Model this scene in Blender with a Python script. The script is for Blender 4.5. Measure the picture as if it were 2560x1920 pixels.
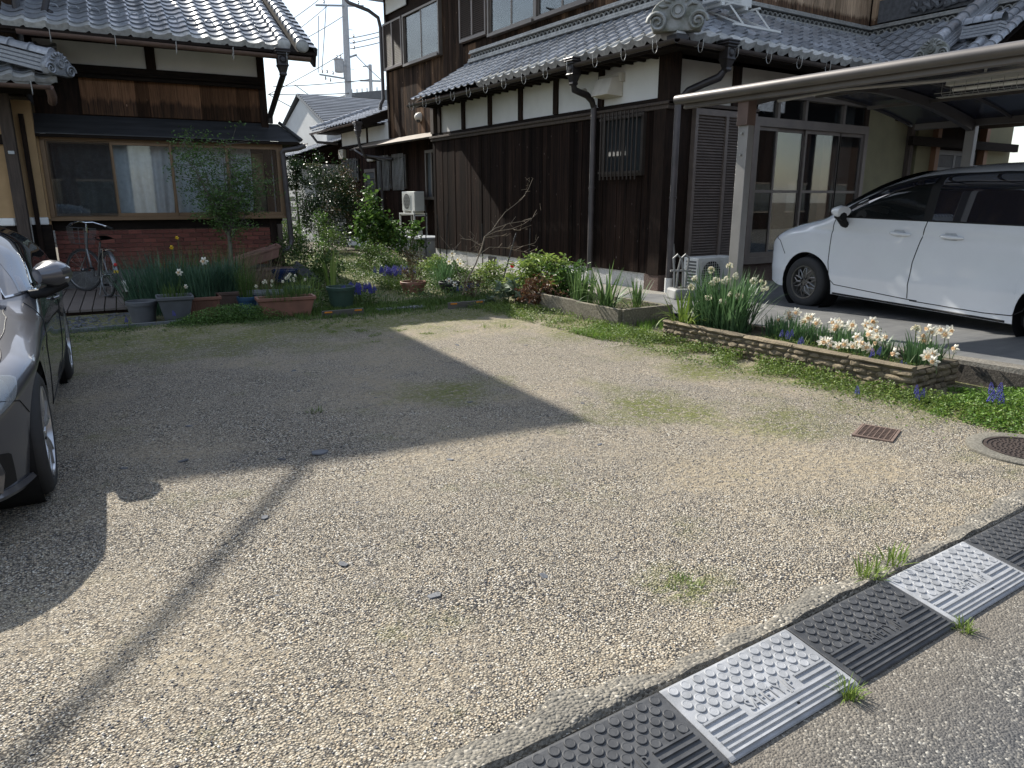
import bpy, bmesh, math, random
import numpy as np
from mathutils import Vector, Matrix, Euler
R=math.radians
for o in list(bpy.data.objects): bpy.data.objects.remove(o)
S=bpy.context.scene; COL=S.collection
random.seed(7); RNG=np.random.default_rng(11)

# ---------------------------------------------------------------- camera
cam_d=bpy.data.cameras.new('camera'); cam=bpy.data.objects.new('camera',cam_d); COL.objects.link(cam)
cam.location=(0,0,1.5); cam.rotation_euler=(R(90-14.425),0,R(-33))
cam_d.sensor_width=36; cam_d.lens=36*1800/2560; cam_d.clip_start=.05; cam_d.clip_end=900
S.camera=cam
# ---------------------------------------------------------------- sky and sun
SUN_AZ,SUN_EL=R(-9.6),R(38.5)      # azimuth from +Y towards +X
world=bpy.data.worlds.new('World'); S.world=world; world.use_nodes=True
nt=world.node_tree; N=nt.nodes; L=nt.links
bg=N['Background']; bg.inputs['Strength'].default_value=.14
sky=N.new('ShaderNodeTexSky'); sky.sky_type='NISHITA'; sky.sun_disc=False
sky.sun_elevation=SUN_EL; sky.sun_rotation=SUN_AZ; sky.air_density=1.2; sky.dust_density=.8; sky.ozone_density=1.0
tc=N.new('ShaderNodeTexCoord'); mp=N.new('ShaderNodeMapping'); mp.inputs['Scale'].default_value=(1,1,2.6)
nz=N.new('ShaderNodeTexNoise'); nz.inputs['Scale'].default_value=2.1; nz.inputs['Detail'].default_value=5; nz.inputs['Roughness'].default_value=.58
cr=N.new('ShaderNodeValToRGB'); cr.color_ramp.elements[0].position=.36; cr.color_ramp.elements[1].position=.64
mx=N.new('ShaderNodeMix'); mx.data_type='RGBA'; mx.inputs[7].default_value=(3.7,4.05,4.7,1)
L.new(tc.outputs['Generated'],mp.inputs['Vector']); L.new(mp.outputs[0],nz.inputs['Vector']); L.new(nz.outputs['Fac'],cr.inputs['Fac'])
L.new(cr.outputs[0],mx.inputs[0]); L.new(sky.outputs[0],mx.inputs[6]); L.new(mx.outputs[2],bg.inputs['Color'])
sd=bpy.data.lights.new('sun','SUN'); sun=bpy.data.objects.new('sun',sd); COL.objects.link(sun)
sd.energy=5.0; sd.angle=R(.6); sd.color=(1,.95,.86)
sv=Vector((math.sin(SUN_AZ)*math.cos(SUN_EL),math.cos(SUN_AZ)*math.cos(SUN_EL),math.sin(SUN_EL)))
sun.rotation_euler=sv.to_track_quat('Z','Y').to_euler(); sun.location=sv*60
vs=S.view_settings; vs.view_transform='Standard'; vs.look='None'; vs.gamma=1; vs.exposure=0.8; vs.use_curve_mapping=False

# ---------------------------------------------------------------- helpers
def world_of(p):
    m=p.matrix_basis.copy()
    return world_of(p.parent)@p.matrix_parent_inverse@m if p.parent else m
def link(o,parent=None,w=False):
    COL.objects.link(o)
    if parent is not None:
        o.parent=parent
        if w: o.matrix_parent_inverse=world_of(parent).inverted()
    return o
def tag(o,label=None,cat=None,group=None,kind=None):
    if label: o['label']=label
    if cat: o['category']=cat
    if group: o['group']=group
    if kind: o['kind']=kind
    return o
def thing(name,label,cat,loc=(0,0,0),rz=0,group=None):
    o=bpy.data.objects.new(name,None); o.empty_display_size=.1; COL.objects.link(o)
    o.location=loc; o.rotation_euler=(0,0,rz)
    return tag(o,label,cat,group)
class MB:
    def __init__(s): s.v=[]; s.f=[]
    def add(s,vs,fs):
        n=len(s.v); s.v+=[tuple(q) for q in vs]; s.f+=[tuple(i+n for i in q) for q in fs]; return s
    def box(s,x0,x1,y0,y1,z0,z1):
        return s.add([(x0,y0,z0),(x1,y0,z0),(x1,y1,z0),(x0,y1,z0),(x0,y0,z1),(x1,y0,z1),(x1,y1,z1),(x0,y1,z1)],
          [(0,3,2,1),(4,5,6,7),(0,1,5,4),(1,2,6,5),(2,3,7,6),(3,0,4,7)])
    def bar(s,a,b,w,h,up=(0,0,1)):
        a,b=Vector(a),Vector(b); d=(b-a).normalized(); u=Vector(up)
        if abs(d.dot(u))>.98: u=Vector((0,1,0))
        sx=d.cross(u).normalized()*w/2; sy=sx.cross(d).normalized()*h/2
        vs=[a-sx-sy,a+sx-sy,a+sx+sy,a-sx+sy,b-sx-sy,b+sx-sy,b+sx+sy,b-sx+sy]
        return s.add(vs,[(0,3,2,1),(4,5,6,7),(0,1,5,4),(1,2,6,5),(2,3,7,6),(3,0,4,7)])
    def tube(s,pts,r,n=8,caps=True,closed=False):
        pts=[Vector(p) for p in pts]; m=len(pts); rr=r if isinstance(r,(list,tuple)) else [r]*m
        vs=[]; fs=[]; prev=None
        for i,p in enumerate(pts):
            if closed: d=pts[(i+1)%m]-pts[i-1]
            else: d=pts[min(i+1,m-1)]-pts[max(i-1,0)]
            d.normalize()
            if prev is None:
                u=Vector((0,0,1)) if abs(d.z)<.9 else Vector((1,0,0)); a=d.cross(u).normalized()
            else:
                a=(prev-d*prev.dot(d)).normalized()
            prev=a; b=d.cross(a)
            for k in range(n):
                t=2*math.pi*k/n; vs.append(p+(a*math.cos(t)+b*math.sin(t))*rr[i])
        for i in range(m if closed else m-1):
            j=(i+1)%m
            for k in range(n):
                q=(k+1)%n; fs.append((i*n+k,i*n+q,j*n+q,j*n+k))
        if caps and not closed:
            fs.append(tuple(range(n-1,-1,-1))); fs.append(tuple((m-1)*n+k for k in range(n)))
        return s.add(vs,fs)
    def lathe(s,prof,n=20,c=(0,0,0),axis='z',a0=0,a1=2*math.pi):
        full=abs(a1-a0-2*math.pi)<1e-6; m=n if full else n+1; vs=[];fs=[]
        for r,z in prof:
            for k in range(m):
                t=a0+(a1-a0)*k/n; x,y=r*math.cos(t),r*math.sin(t)
                q=(x,y,z) if axis=='z' else ((z,x,y) if axis=='x' else (y,z,x))
                vs.append((q[0]+c[0],q[1]+c[1],q[2]+c[2]))
        for i in range(len(prof)-1):
            for k in range(n):
                q=(k+1)%m; fs.append((i*m+k,i*m+q,(i+1)*m+q,(i+1)*m+k))
        return s.add(vs,fs)
    def prism(s,poly,axis,a,b):
        n=len(poly)
        def q(p,t): return (t,p[0],p[1]) if axis=='x' else ((p[0],t,p[1]) if axis=='y' else (p[0],p[1],t))
        vs=[q(p,a) for p in poly]+[q(p,b) for p in poly]
        fs=[tuple(range(n-1,-1,-1)),tuple(range(n,2*n))]+[(i,(i+1)%n,n+(i+1)%n,n+i) for i in range(n)]
        return s.add(vs,fs)
    def grid(s,fn,nu,nv,closed_u=False):
        vs=[fn(i/nu,j/nv) for j in range(nv+1) for i in range(nu+1)]
        fs=[(j*(nu+1)+i,j*(nu+1)+i+1,(j+1)*(nu+1)+i+1,(j+1)*(nu+1)+i) for j in range(nv) for i in range(nu)]
        return s.add(vs,fs)
    def merge(s,o,M=None):
        return s.add([M@Vector(v) for v in o.v] if M else o.v,o.f)
    def mesh(s,name,mat=None,smooth=False,bevel=0,seg=2,angle=40):
        me=bpy.data.meshes.new(name); me.from_pydata([tuple(v) for v in s.v],[],s.f)
        bm=bmesh.new(); bm.from_mesh(me)
        bmesh.ops.recalc_face_normals(bm,faces=bm.faces)
        if bevel:
            es=[e for e in bm.edges if len(e.link_faces)==2 and e.calc_face_angle(0)>R(35)]
            bmesh.ops.bevel(bm,geom=es,offset=bevel,segments=seg,affect='EDGES',profile=.5,clamp_overlap=True)
        bm.to_mesh(me); bm.free()
        if mat: me.materials.append(mat)
        if smooth: smooth_mesh(me,angle)
        return me
    def build(s,name,mat,parent=None,w=False,smooth=False,bevel=0,seg=2,angle=40):
        o=bpy.data.objects.new(name,s.mesh(name,mat,smooth,bevel,seg,angle)); return link(o,parent,w)
def smooth_mesh(me,angle=40):
    for p in me.polygons: p.use_smooth=True
    try: me.set_sharp_from_angle(angle=R(angle))
    except Exception: pass
def npmesh(name,V,F,mat,smooth=False):
    """V (n,3) array, F (m,k) int array"""
    me=bpy.data.meshes.new(name); V=np.asarray(V,'f4'); F=np.asarray(F,'i4'); k=F.shape[1]
    me.vertices.add(len(V)); me.vertices.foreach_set('co',V.ravel())
    me.loops.add(F.size); me.loops.foreach_set('vertex_index',F.ravel())
    me.polygons.add(len(F)); me.polygons.foreach_set('loop_start',np.arange(0,F.size,k,dtype='i4'))
    me.polygons.foreach_set('loop_total',np.full(len(F),k,'i4'))
    me.update(calc_edges=True); me.validate()
    if mat: me.materials.append(mat)
    if smooth:
        for p in me.polygons: p.use_smooth=True
    return me
def inst(me,name,parent=None,loc=(0,0,0),rot=(0,0,0),scale=(1,1,1),w=False,mat4=None):
    o=bpy.data.objects.new(name,me)
    if mat4 is not None: o.matrix_basis=mat4
    else: o.location=loc; o.rotation_euler=rot; o.scale=scale
    return link(o,parent,w)
def copy_tree(o,parent=None):
    c=o.copy(); COL.objects.link(c)
    if parent: c.parent=parent
    for ch in o.children: copy_tree(ch,c)
    return c
# ---------------------------------------------------------------- materials
MAT={}
def newmat(name):
    m=bpy.data.materials.new(name); m.use_nodes=True; MAT[name]=m
    return m,m.node_tree.nodes,m.node_tree.links,m.node_tree.nodes['Principled BSDF']
def mathn(N,L,op,a,b=None,c=None,clamp=False):
    n=N.new('ShaderNodeMath'); n.operation=op; n.use_clamp=clamp
    for i,q in enumerate((a,b,c)):
        if q is None: continue
        if isinstance(q,(int,float)): n.inputs[i].default_value=q
        else: L.new(q,n.inputs[i])
    return n.outputs[0]
def mixc(N,L,f,a,b,blend='MIX'):
    n=N.new('ShaderNodeMix'); n.data_type='RGBA'; n.blend_type=blend
    for i,q in ((0,f),(6,a),(7,b)):
        if isinstance(q,(int,float)): n.inputs[i].default_value=q
        elif isinstance(q,tuple): n.inputs[i].default_value=(*q[:3],1)
        else: L.new(q,n.inputs[i])
    return n.outputs[2]
def ramp(N,L,f,stops,interp='LINEAR'):
    n=N.new('ShaderNodeValToRGB'); r=n.color_ramp; r.interpolation=interp
    while len(r.elements)<len(stops): r.elements.new(.5)
    for e,(p,c) in zip(r.elements,stops): e.position=p; e.color=(*(c if isinstance(c,tuple) else (c,c,c)),1)
    L.new(f,n.inputs[0]); return n.outputs[0]
def posvec(N,L,scale=(1,1,1),rand=True):
    g=N.new('ShaderNodeNewGeometry'); v=g.outputs['Position']
    if rand:
        oi=N.new('ShaderNodeObjectInfo'); k=mathn(N,L,'MULTIPLY',oi.outputs['Random'],37.0)
        a=N.new('ShaderNodeVectorMath'); a.operation='ADD'; L.new(v,a.inputs[0]); L.new(k,a.inputs[1]); v=a.outputs[0]
    m=N.new('ShaderNodeMapping'); m.inputs['Scale'].default_value=scale; L.new(v,m.inputs['Vector']); return m.outputs[0]
def noise(N,L,vec,scale,detail=5,rough=.55,dist=0):
    n=N.new('ShaderNodeTexNoise'); n.inputs['Scale'].default_value=scale; n.inputs['Detail'].default_value=detail
    n.inputs['Roughness'].default_value=rough; n.inputs['Distortion'].default_value=dist
    if vec is not None: L.new(vec,n.inputs['Vector'])
    return n.outputs['Fac']
def bumpn(N,L,b,h,strength=.3,dist=.01):
    n=N.new('ShaderNodeBump'); n.inputs['Strength'].default_value=strength; n.inputs['Distance'].default_value=dist
    L.new(h,n.inputs['Height']); L.new(n.outputs[0],b.inputs['Normal']); return n
def M(name,c1,c2=None,scale=9,rough=.65,bump=.15,bdist=.004,metal=0,rand=.18,stretch=(1,1,1),spec=.5,dirt=.25,detail=4,coat=0,fine=None):
    """general weathered surface: two tones by noise, broad dirt, per-object value shift, fine relief"""
    if name in MAT: return MAT[name]
    m,N,L,b=newmat(name); c2=c2 or tuple(x*.72 for x in c1)
    v=posvec(N,L,stretch); n1=noise(N,L,v,scale,detail)
    col=ramp(N,L,n1,[(.3,c2),(.7,c1)])
    if dirt:
        n2=noise(N,L,posvec(N,L,(1,1,.6)),1.7,3); d=mathn(N,L,'MULTIPLY',ramp(N,L,n2,[(.45,0.),(.8,1.)]),dirt)
        col=mixc(N,L,d,col,tuple(x*.45+.01 for x in c2))
    if rand:
        oi=N.new('ShaderNodeObjectInfo'); k=mathn(N,L,'MULTIPLY_ADD',oi.outputs['Random'],2*rand,1-rand)
        h=N.new('ShaderNodeHueSaturation'); L.new(k,h.inputs['Value']); L.new(col,h.inputs['Color']); col=h.outputs[0]
    L.new(col,b.inputs['Base Color']); b.inputs['Roughness'].default_value=rough; b.inputs['Metallic'].default_value=metal
    b.inputs['Specular IOR Level'].default_value=spec
    if coat: b.inputs['Coat Weight'].default_value=coat; b.inputs['Coat Roughness'].default_value=.04
    if rough>.12 and dirt:
        L.new(mathn(N,L,'MULTIPLY_ADD',n1,.3*rough,rough*.85,True),b.inputs['Roughness'])
    if bump: bumpn(N,L,b,noise(N,L,v,fine or scale*5,3,.6),bump,bdist)
    return m
def glass(name,tint=(.02,.025,.03),alpha_rough=.02,trans=.0,spec=.9,ior=1.5):
    m,N,L,b=newmat(name); b.inputs['Base Color'].default_value=(*tint,1); b.inputs['Roughness'].default_value=alpha_rough
    b.inputs['Specular IOR Level'].default_value=spec; b.inputs['IOR'].default_value=ior
    if trans:
        out=N['Material Output']; tr=N.new('ShaderNodeBsdfTransparent'); tr.inputs[0].default_value=(*[.75+.25*t for t in (.8,.9,.9)],1)
        gl=N.new('ShaderNodeBsdfGlossy'); gl.inputs['Roughness'].default_value=.015
        fr=N.new('ShaderNodeFresnel'); fr.inputs[0].default_value=1.45
        f=mathn(N,L,'MULTIPLY_ADD',fr.outputs[0],.9,.01,True)
        ms=N.new('ShaderNodeMixShader'); L.new(f,ms.inputs[0]); L.new(tr.outputs[0],ms.inputs[1]); L.new(gl.outputs[0],ms.inputs[2])
        ms2=N.new('ShaderNodeMixShader'); ms2.inputs[0].default_value=1-trans; L.new(ms.outputs[0],ms2.inputs[1]); L.new(b.outputs[0],ms2.inputs[2])
        L.new(ms2.outputs[0],out.inputs['Surface'])
    return m
def plant_mat(name,c1,c2,c3=None,trans=.25,rough=.5,scale=3):
    """leaf colour varies per leaf island and per clump"""
    m,N,L,b=newmat(name); g=N.new('ShaderNodeNewGeometry'); n=noise(N,L,posvec(N,L),scale,3)
    f=mathn(N,L,'MULTIPLY_ADD',g.outputs['Random Per Island'],.6,mathn(N,L,'MULTIPLY',n,.4))
    col=ramp(N,L,f,[(.15,c2),(.55,c1),(.92,c3 or tuple(x*1.5 for x in c1))])
    L.new(col,b.inputs['Base Color']); b.inputs['Roughness'].default_value=rough; b.inputs['Specular IOR Level'].default_value=.35
    if trans:
        out=N['Material Output']; t=N.new('ShaderNodeBsdfTranslucent'); L.new(col,t.inputs[0])
        ms=N.new('ShaderNodeMixShader'); ms.inputs[0].default_value=trans; L.new(b.outputs[0],ms.inputs[1]); L.new(t.outputs[0],ms.inputs[2]); L.new(ms.outputs[0],out.inputs['Surface'])
    return m
def charred_wood(name,char=(.022,.017,.014),brown=(.075,.043,.026),faded=(.20,.135,.085),zthr=None,fade=.0,axis='z',jag=.25,sat=1):
    """yakisugi boards: fine streaks along the board, worn brown above zthr, black below"""
    m,N,L,b=newmat(name)
    st={'z':(48,48,1.5),'x':(1.5,48,48),'y':(48,1.5,48)}[axis]
    v=posvec(N,L,st); n1=noise(N,L,v,1.0,4,.65,.3)
    v2=posvec(N,L,tuple(q*2.6 for q in st)); n2=noise(N,L,v2,1.0,3,.7)
    col=ramp(N,L,n1,[(.32,char),(.52,tuple((a*.5+c*.5) for a,c in zip(char,brown))),(.66,brown),(.80,tuple(min(1,q*2.4) for q in brown))])
    if fade:
        v3=posvec(N,L,tuple(q*.2 for q in st)); n3=noise(N,L,v3,1.0,3,.6)
        g=N.new('ShaderNodeNewGeometry'); sp=N.new('ShaderNodeSeparateXYZ'); L.new(g.outputs['Position'],sp.inputs[0])
        k=mathn(N,L,'MULTIPLY_ADD',n3,jag*2,-jag)
        zz=mathn(N,L,'ADD',sp.outputs['Z'],k)
        if zthr: f=mathn(N,L,'MULTIPLY',mathn(N,L,'SUBTRACT',zz,zthr),14,None,True)
        else: f=ramp(N,L,noise(N,L,posvec(N,L,(1.2,1.2,.35),False),1.3,4),[(.5,0.),(.68,1.)])
        f=mathn(N,L,'MULTIPLY',f,fade)
        f=mathn(N,L,'MULTIPLY',f,ramp(N,L,n2,[(.3,.35),(.6,1.)]))
        fc=ramp(N,L,n1,[(.3,tuple(q*.55 for q in faded)),(.7,faded)])
        col=mixc(N,L,f,col,fc)
    vk=N.new('ShaderNodeTexVoronoi'); vk.inputs['Scale'].default_value=1.0; L.new(posvec(N,L,(7,7,3.2)),vk.inputs['Vector'])   # knots and peeled flecks
    col=mixc(N,L,ramp(N,L,vk.outputs['Distance'],[(.045,.75),(.075,0.)]),col,tuple(q*1.1+.05 for q in faded))
    oi=N.new('ShaderNodeObjectInfo'); k=mathn(N,L,'MULTIPLY_ADD',oi.outputs['Random'],1.1,.5)
    h=N.new('ShaderNodeHueSaturation'); L.new(k,h.inputs['Value']); L.new(col,h.inputs['Color']); h.inputs['Saturation'].default_value=sat
    L.new(h.outputs[0],b.inputs['Base Color']); b.inputs['Roughness'].default_value=.9; b.inputs['Specular IOR Level'].default_value=.08
    bumpn(N,L,b,mathn(N,L,'ADD',n1,n2),.55,.006); return m
# ================================================================ ground
def gravel_material():
    m,N,L,b=newmat('gravel'); g=N.new('ShaderNodeNewGeometry'); P=g.outputs['Position']
    sp=N.new('ShaderNodeSeparateXYZ'); L.new(P,sp.inputs[0]); X,Y=sp.outputs['X'],sp.outputs['Y']
    wv=N.new('ShaderNodeMapping'); wv.inputs['Scale'].default_value=(1,1,.4); L.new(P,wv.inputs[0])
    def vor(scale,out='Color',feat='F1'):
        n=N.new('ShaderNodeTexVoronoi'); n.inputs['Scale'].default_value=scale; n.feature=feat; n.inputs['Randomness'].default_value=.95
        L.new(wv.outputs[0],n.inputs['Vector']); return n
    v1=vor(118); v2=vor(175)
    s1=N.new('ShaderNodeSeparateColor'); L.new(v1.outputs['Color'],s1.inputs[0])
    s2=N.new('ShaderNodeSeparateColor'); L.new(v2.outputs['Color'],s2.inputs[0])
    pal=[(0,(.022,.024,.031)),(.13,(.04,.043,.052)),(.26,(.10,.095,.09)),(.36,(.25,.22,.175)),(.48,(.43,.375,.285)),(.62,(.51,.455,.36)),(.78,(.40,.315,.215)),(.90,(.65,.60,.50)),(1,(.76,.73,.66))]
    c1=ramp(N,L,s1.outputs[0],pal); c2=ramp(N,L,s2.outputs[1],pal)
    blue=noise(N,L,wv.outputs[0],1.3,3); c1b=mixc(N,L,ramp(N,L,blue,[(.52,0.),(.72,.45)]),c1,ramp(N,L,s1.outputs[1],[(0,(.06,.065,.075)),(1,(.28,.28,.29))]))
    big=noise(N,L,wv.outputs[0],3.1,4)
    peb=mixc(N,L,ramp(N,L,big,[(.42,0.),(.58,1.)]),c1b,c2)
    # fine sand and dirt showing between the stones in worn places
    sandn=noise(N,L,wv.outputs[0],.62,5,.6)
    sgrain=noise(N,L,wv.outputs[0],240,3)
    sand=ramp(N,L,sgrain,[(.3,(.15,.12,.08)),(.5,(.30,.245,.165)),(.72,(.48,.41,.30))])
    reg=ramp(N,L,mathn(N,L,'MULTIPLY_ADD',X,.25,0),[(.35,0.),(.9,1.)])   # more worn on the far right of the lot
    sm=mathn(N,L,'ADD',ramp(N,L,sandn,[(.46,0.),(.62,1.)]),mathn(N,L,'ADD',mathn(N,L,'MULTIPLY',reg,.30),mathn(N,L,'MULTIPLY',mathn(N,L,'MULTIPLY_ADD',Y,.22,-.95,True),.28)))
    sm=mathn(N,L,'MULTIPLY',sm,.86,None,True)
    holes=ramp(N,L,noise(N,L,wv.outputs[0],26,4,.65),[(.42,1.),(.60,0.)])
    smask=mathn(N,L,'MULTIPLY',sm,mathn(N,L,'ADD',mathn(N,L,'MULTIPLY',holes,.65),.35,None,True))
    col=mixc(N,L,smask,peb,sand)
    gap=ramp(N,L,v1.outputs['Distance'],[(.38,0.),(.72,.8)]); col=mixc(N,L,mathn(N,L,'MULTIPLY',gap,mathn(N,L,'SUBTRACT',1,smask)),col,(.055,.045,.033))
    # moss where the cars do not roll
    mo=noise(N,L,wv.outputs[0],1.5,4,.65); mf=noise(N,L,wv.outputs[0],19,3,.7)
    far=mathn(N,L,'MULTIPLY',mathn(N,L,'SUBTRACT',Y,6.6),.60,None,True)
    side=mathn(N,L,'MULTIPLY',mathn(N,L,'SUBTRACT',X,4.25),.9,None,True)
    for cx_,cy_,r_ in ((3.75,3.75,.85),(4.2,2.9,.75),(1.98,1.80,.30),(4.9,4.4,.8),(2.7,4.9,.8),(3.4,8.0,1.1),(4.6,7.2,.7)):
        dx=mathn(N,L,'SUBTRACT',X,cx_); dy=mathn(N,L,'SUBTRACT',Y,cy_); dd=mathn(N,L,'SQRT',mathn(N,L,'ADD',mathn(N,L,'MULTIPLY',dx,dx),mathn(N,L,'MULTIPLY',dy,dy)))
        side=mathn(N,L,'MAXIMUM',side,mathn(N,L,'MULTIPLY_ADD',dd,-1.15/r_,1.15,True))
    rg=mathn(N,L,'MAXIMUM',far,mathn(N,L,'MULTIPLY',side,.88))
    mm=mathn(N,L,'ADD',mathn(N,L,'MULTIPLY_ADD',mo,3.2,-1.85),mathn(N,L,'MULTIPLY',rg,1.15),None,True)
    mm=mathn(N,L,'MULTIPLY',mm,ramp(N,L,mf,[(.38,0.),(.50,1.)])); mm=mathn(N,L,'MULTIPLY',mm,.88)
    moss=ramp(N,L,noise(N,L,wv.outputs[0],45,3),[(.3,(.075,.09,.020)),(.6,(.155,.17,.036)),(.8,(.27,.27,.07))])
    col=mixc(N,L,mm,col,moss)
    L.new(col,b.inputs['Base Color']); b.inputs['Roughness'].default_value=.85; b.inputs['Specular IOR Level'].default_value=.3
    h1=mathn(N,L,'SUBTRACT',1,mathn(N,L,'POWER',v1.outputs['Distance'],1.6)); h1=mathn(N,L,'ADD',h1,mathn(N,L,'MULTIPLY',s1.outputs[2],.5))
    h=mathn(N,L,'MULTIPLY',h1,mathn(N,L,'SUBTRACT',1.05,smask)); h=mathn(N,L,'ADD',h,mathn(N,L,'MULTIPLY',sgrain,.35))
    h=mathn(N,L,'ADD',h,mathn(N,L,'MULTIPLY',mm,.6))
    bumpn(N,L,b,h,1.0,.013); return m
def lot_z(x,y):
    z=.03*max(0,min(1,(2.6-y)/1.1))
    return z+.012*math.sin(x*1.3+y*.7)*math.sin(y*.9-x*.4)+.005*math.sin(3.1*x+1.7*y)
gm=gravel_material()
earth=M('earth',(.17,.135,.09),(.085,.07,.045),5,.9,.6,.02)
o=MB().box(-260,260,-60,460,-.6,-.10).build('ground',earth); tag(o,kind='structure')
b=MB(); nx,ny=110,110
b.grid(lambda u,v:(-9+u*20,1.36+v*19.5,lot_z(-9+u*20,1.36+v*19.5)),nx,ny)
o=b.build('gravel_lot',gm,smooth=True); tag(o,kind='structure')
# back garden soil
soil=M('garden_soil',(.13,.105,.07),(.06,.05,.033),14,.95,.7,.02)
b=MB(); b.grid(lambda u,v:(-8+u*16.8,20.8+v*22,.0+.02*math.sin(9*u)*math.cos(13*v)),20,20); o=b.build('garden_ground',soil); tag(o,kind='structure')
def asphalt():
    m,N,L,b=newmat('asphalt'); g=N.new('ShaderNodeNewGeometry'); P=g.outputs['Position']
    v=N.new('ShaderNodeTexVoronoi'); v.inputs['Scale'].default_value=135; L.new(P,v.inputs['Vector'])
    s=N.new('ShaderNodeSeparateColor'); L.new(v.outputs['Color'],s.inputs[0])
    col=ramp(N,L,s.outputs[0],[(0,(.035,.035,.035)),(.45,(.075,.073,.069)),(.75,(.125,.119,.108)),(.92,(.23,.21,.175)),(1,(.42,.40,.35))])
    n=noise(N,L,P,1.6,6,.65); col=mixc(N,L,ramp(N,L,n,[(.42,0.),(.66,.75)]),col,(.055,.056,.06))
    sp=N.new('ShaderNodeSeparateXYZ'); L.new(P,sp.inputs[0])
    edge=mathn(N,L,'MULTIPLY_ADD',mathn(N,L,'ADD',sp.outputs['Y'],mathn(N,L,'MULTIPLY',n,.5)),3.2,-3.1,True)
    col=mixc(N,L,mathn(N,L,'MULTIPLY',edge,.4),col,ramp(N,L,noise(N,L,P,120,4),[(.3,(.09,.07,.045)),(.7,(.30,.25,.18))]))
    wn=noise(N,L,P,5.5,4,.7); col=mixc(N,L,ramp(N,L,wn,[(.66,0.),(.72,.6)]),col,(.36,.35,.33))
    L.new(col,b.inputs['Base Color']); b.inputs['Roughness'].default_value=.8
    bumpn(N,L,b,mathn(N,L,'SUBTRACT',1,v.outputs['Distance']),.8,.006); return m
o=MB().box(-40,60,-30,1.35,-.09,0).build('road',asphalt()); tag(o,kind='structure')
# rough mortar edge between the lot and the ramps
def rough_concrete(name,c1,c2,sc=40):
    m,N,L,b=newmat(name); P=posvec(N,L,rand=False); n=noise(N,L,P,sc,7,.7); n2=noise(N,L,P,3,5)
    col=ramp(N,L,n,[(.28,tuple(q*.5 for q in c2)),(.5,c2),(.7,c1)]); col=mixc(N,L,ramp(N,L,n2,[(.4,0.),(.75,.6)]),col,tuple(q*.5 for q in c2))
    L.new(col,b.inputs['Base Color']); b.inputs['Roughness'].default_value=.9; bumpn(N,L,b,n,.8,.012); return m
def pebbly_mortar():
    m,N,L,b=newmat('edge_mortar'); P=posvec(N,L,rand=False); v=N.new('ShaderNodeTexVoronoi'); v.inputs['Scale'].default_value=85; L.new(P,v.inputs['Vector']); s=N.new('ShaderNodeSeparateColor'); L.new(v.outputs['Color'],s.inputs[0])
    c1=ramp(N,L,s.outputs[0],[(0,(.07,.066,.058)),(.5,(.17,.155,.125)),(.85,(.27,.24,.19)),(1,(.5,.46,.39))]); n=noise(N,L,P,7,4,.65); c=mixc(N,L,ramp(N,L,n,[(.40,0.),(.62,1.)]),c1,ramp(N,L,noise(N,L,P,60,3),[(.3,(.08,.074,.063)),(.7,(.19,.175,.145))]))
    L.new(c,b.inputs['Base Color']); b.inputs['Roughness'].default_value=.92; bumpn(N,L,b,mathn(N,L,'ADD',mathn(N,L,'SUBTRACT',1,v.outputs['Distance']),noise(N,L,P,22,4,.7)),.9,.012); return m
rc=pebbly_mortar()
b=MB(); b.grid(lambda u,v:(-8+u*19+.0,(1.343+v*(.125+.03*math.sin(31*u)+.02*math.sin(83*u)+.018*math.sin(211*u)+.012*math.sin(487*u))),(.0 if v==0 else .053+.004*math.sin(140*u+3*v)-.022*v**2+.003*math.sin(47*u)+.004*math.sin(611*u+9*v))),420,6)
o=b.build('kerb_edge',rc,smooth=True,angle=60); tag(o,kind='structure')
# ---------------------------------------------------------------- kerb ramps
dark_rub=M('ramp_dark_rubber',(.075,.076,.078),(.032,.033,.035),16,.6,.3,.003,rand=.08,dirt=.3)
light_rub=M('ramp_grey_plastic',(.37,.375,.385),(.24,.245,.25),14,.6,.3,.003,rand=.05,dirt=.55)
def ramp_body():
    W=.601; D=.285; T=.052; b=MB()
    # cross-section: lip at the street, straight slope, flat top at the kerb
    prof=[(0,.0),(0,.006),(.012,.012),(D-.012,T),(D,T-.001),(D,0)]
    b.prism(prof,'x',0,W); return b
def slope_z(v): return .012+(v-.012)/(.285-.024)*(.052-.012)
SL=math.atan2(.04,.261)
def stud_mesh(mat):
    return MB().lathe([(.0172,-.004),(.0168,.0034),(.0156,.0044),(.0125,.0044),(.0118,.0038),(.0,.0038)],16).mesh('stud',mat,True,angle=28)
def text_mesh(txt,size,extr,mat,align='CENTER'):
    c=bpy.data.curves.new('lettering','FONT'); c.body=txt; c.size=size; c.extrude=extr; c.align_x=align; c.align_y='CENTER'; c.resolution_u=3
    o=bpy.data.objects.new('tmp',c); COL.objects.link(o); dg=bpy.context.evaluated_depsgraph_get()
    me=bpy.data.meshes.new_from_object(o.evaluated_get(dg)); bpy.data.objects.remove(o); bpy.data.curves.remove(c)
    me.materials.clear()
    if mat: me.materials.append(mat)
    return me
rb=ramp_body(); X0=.795
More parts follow.
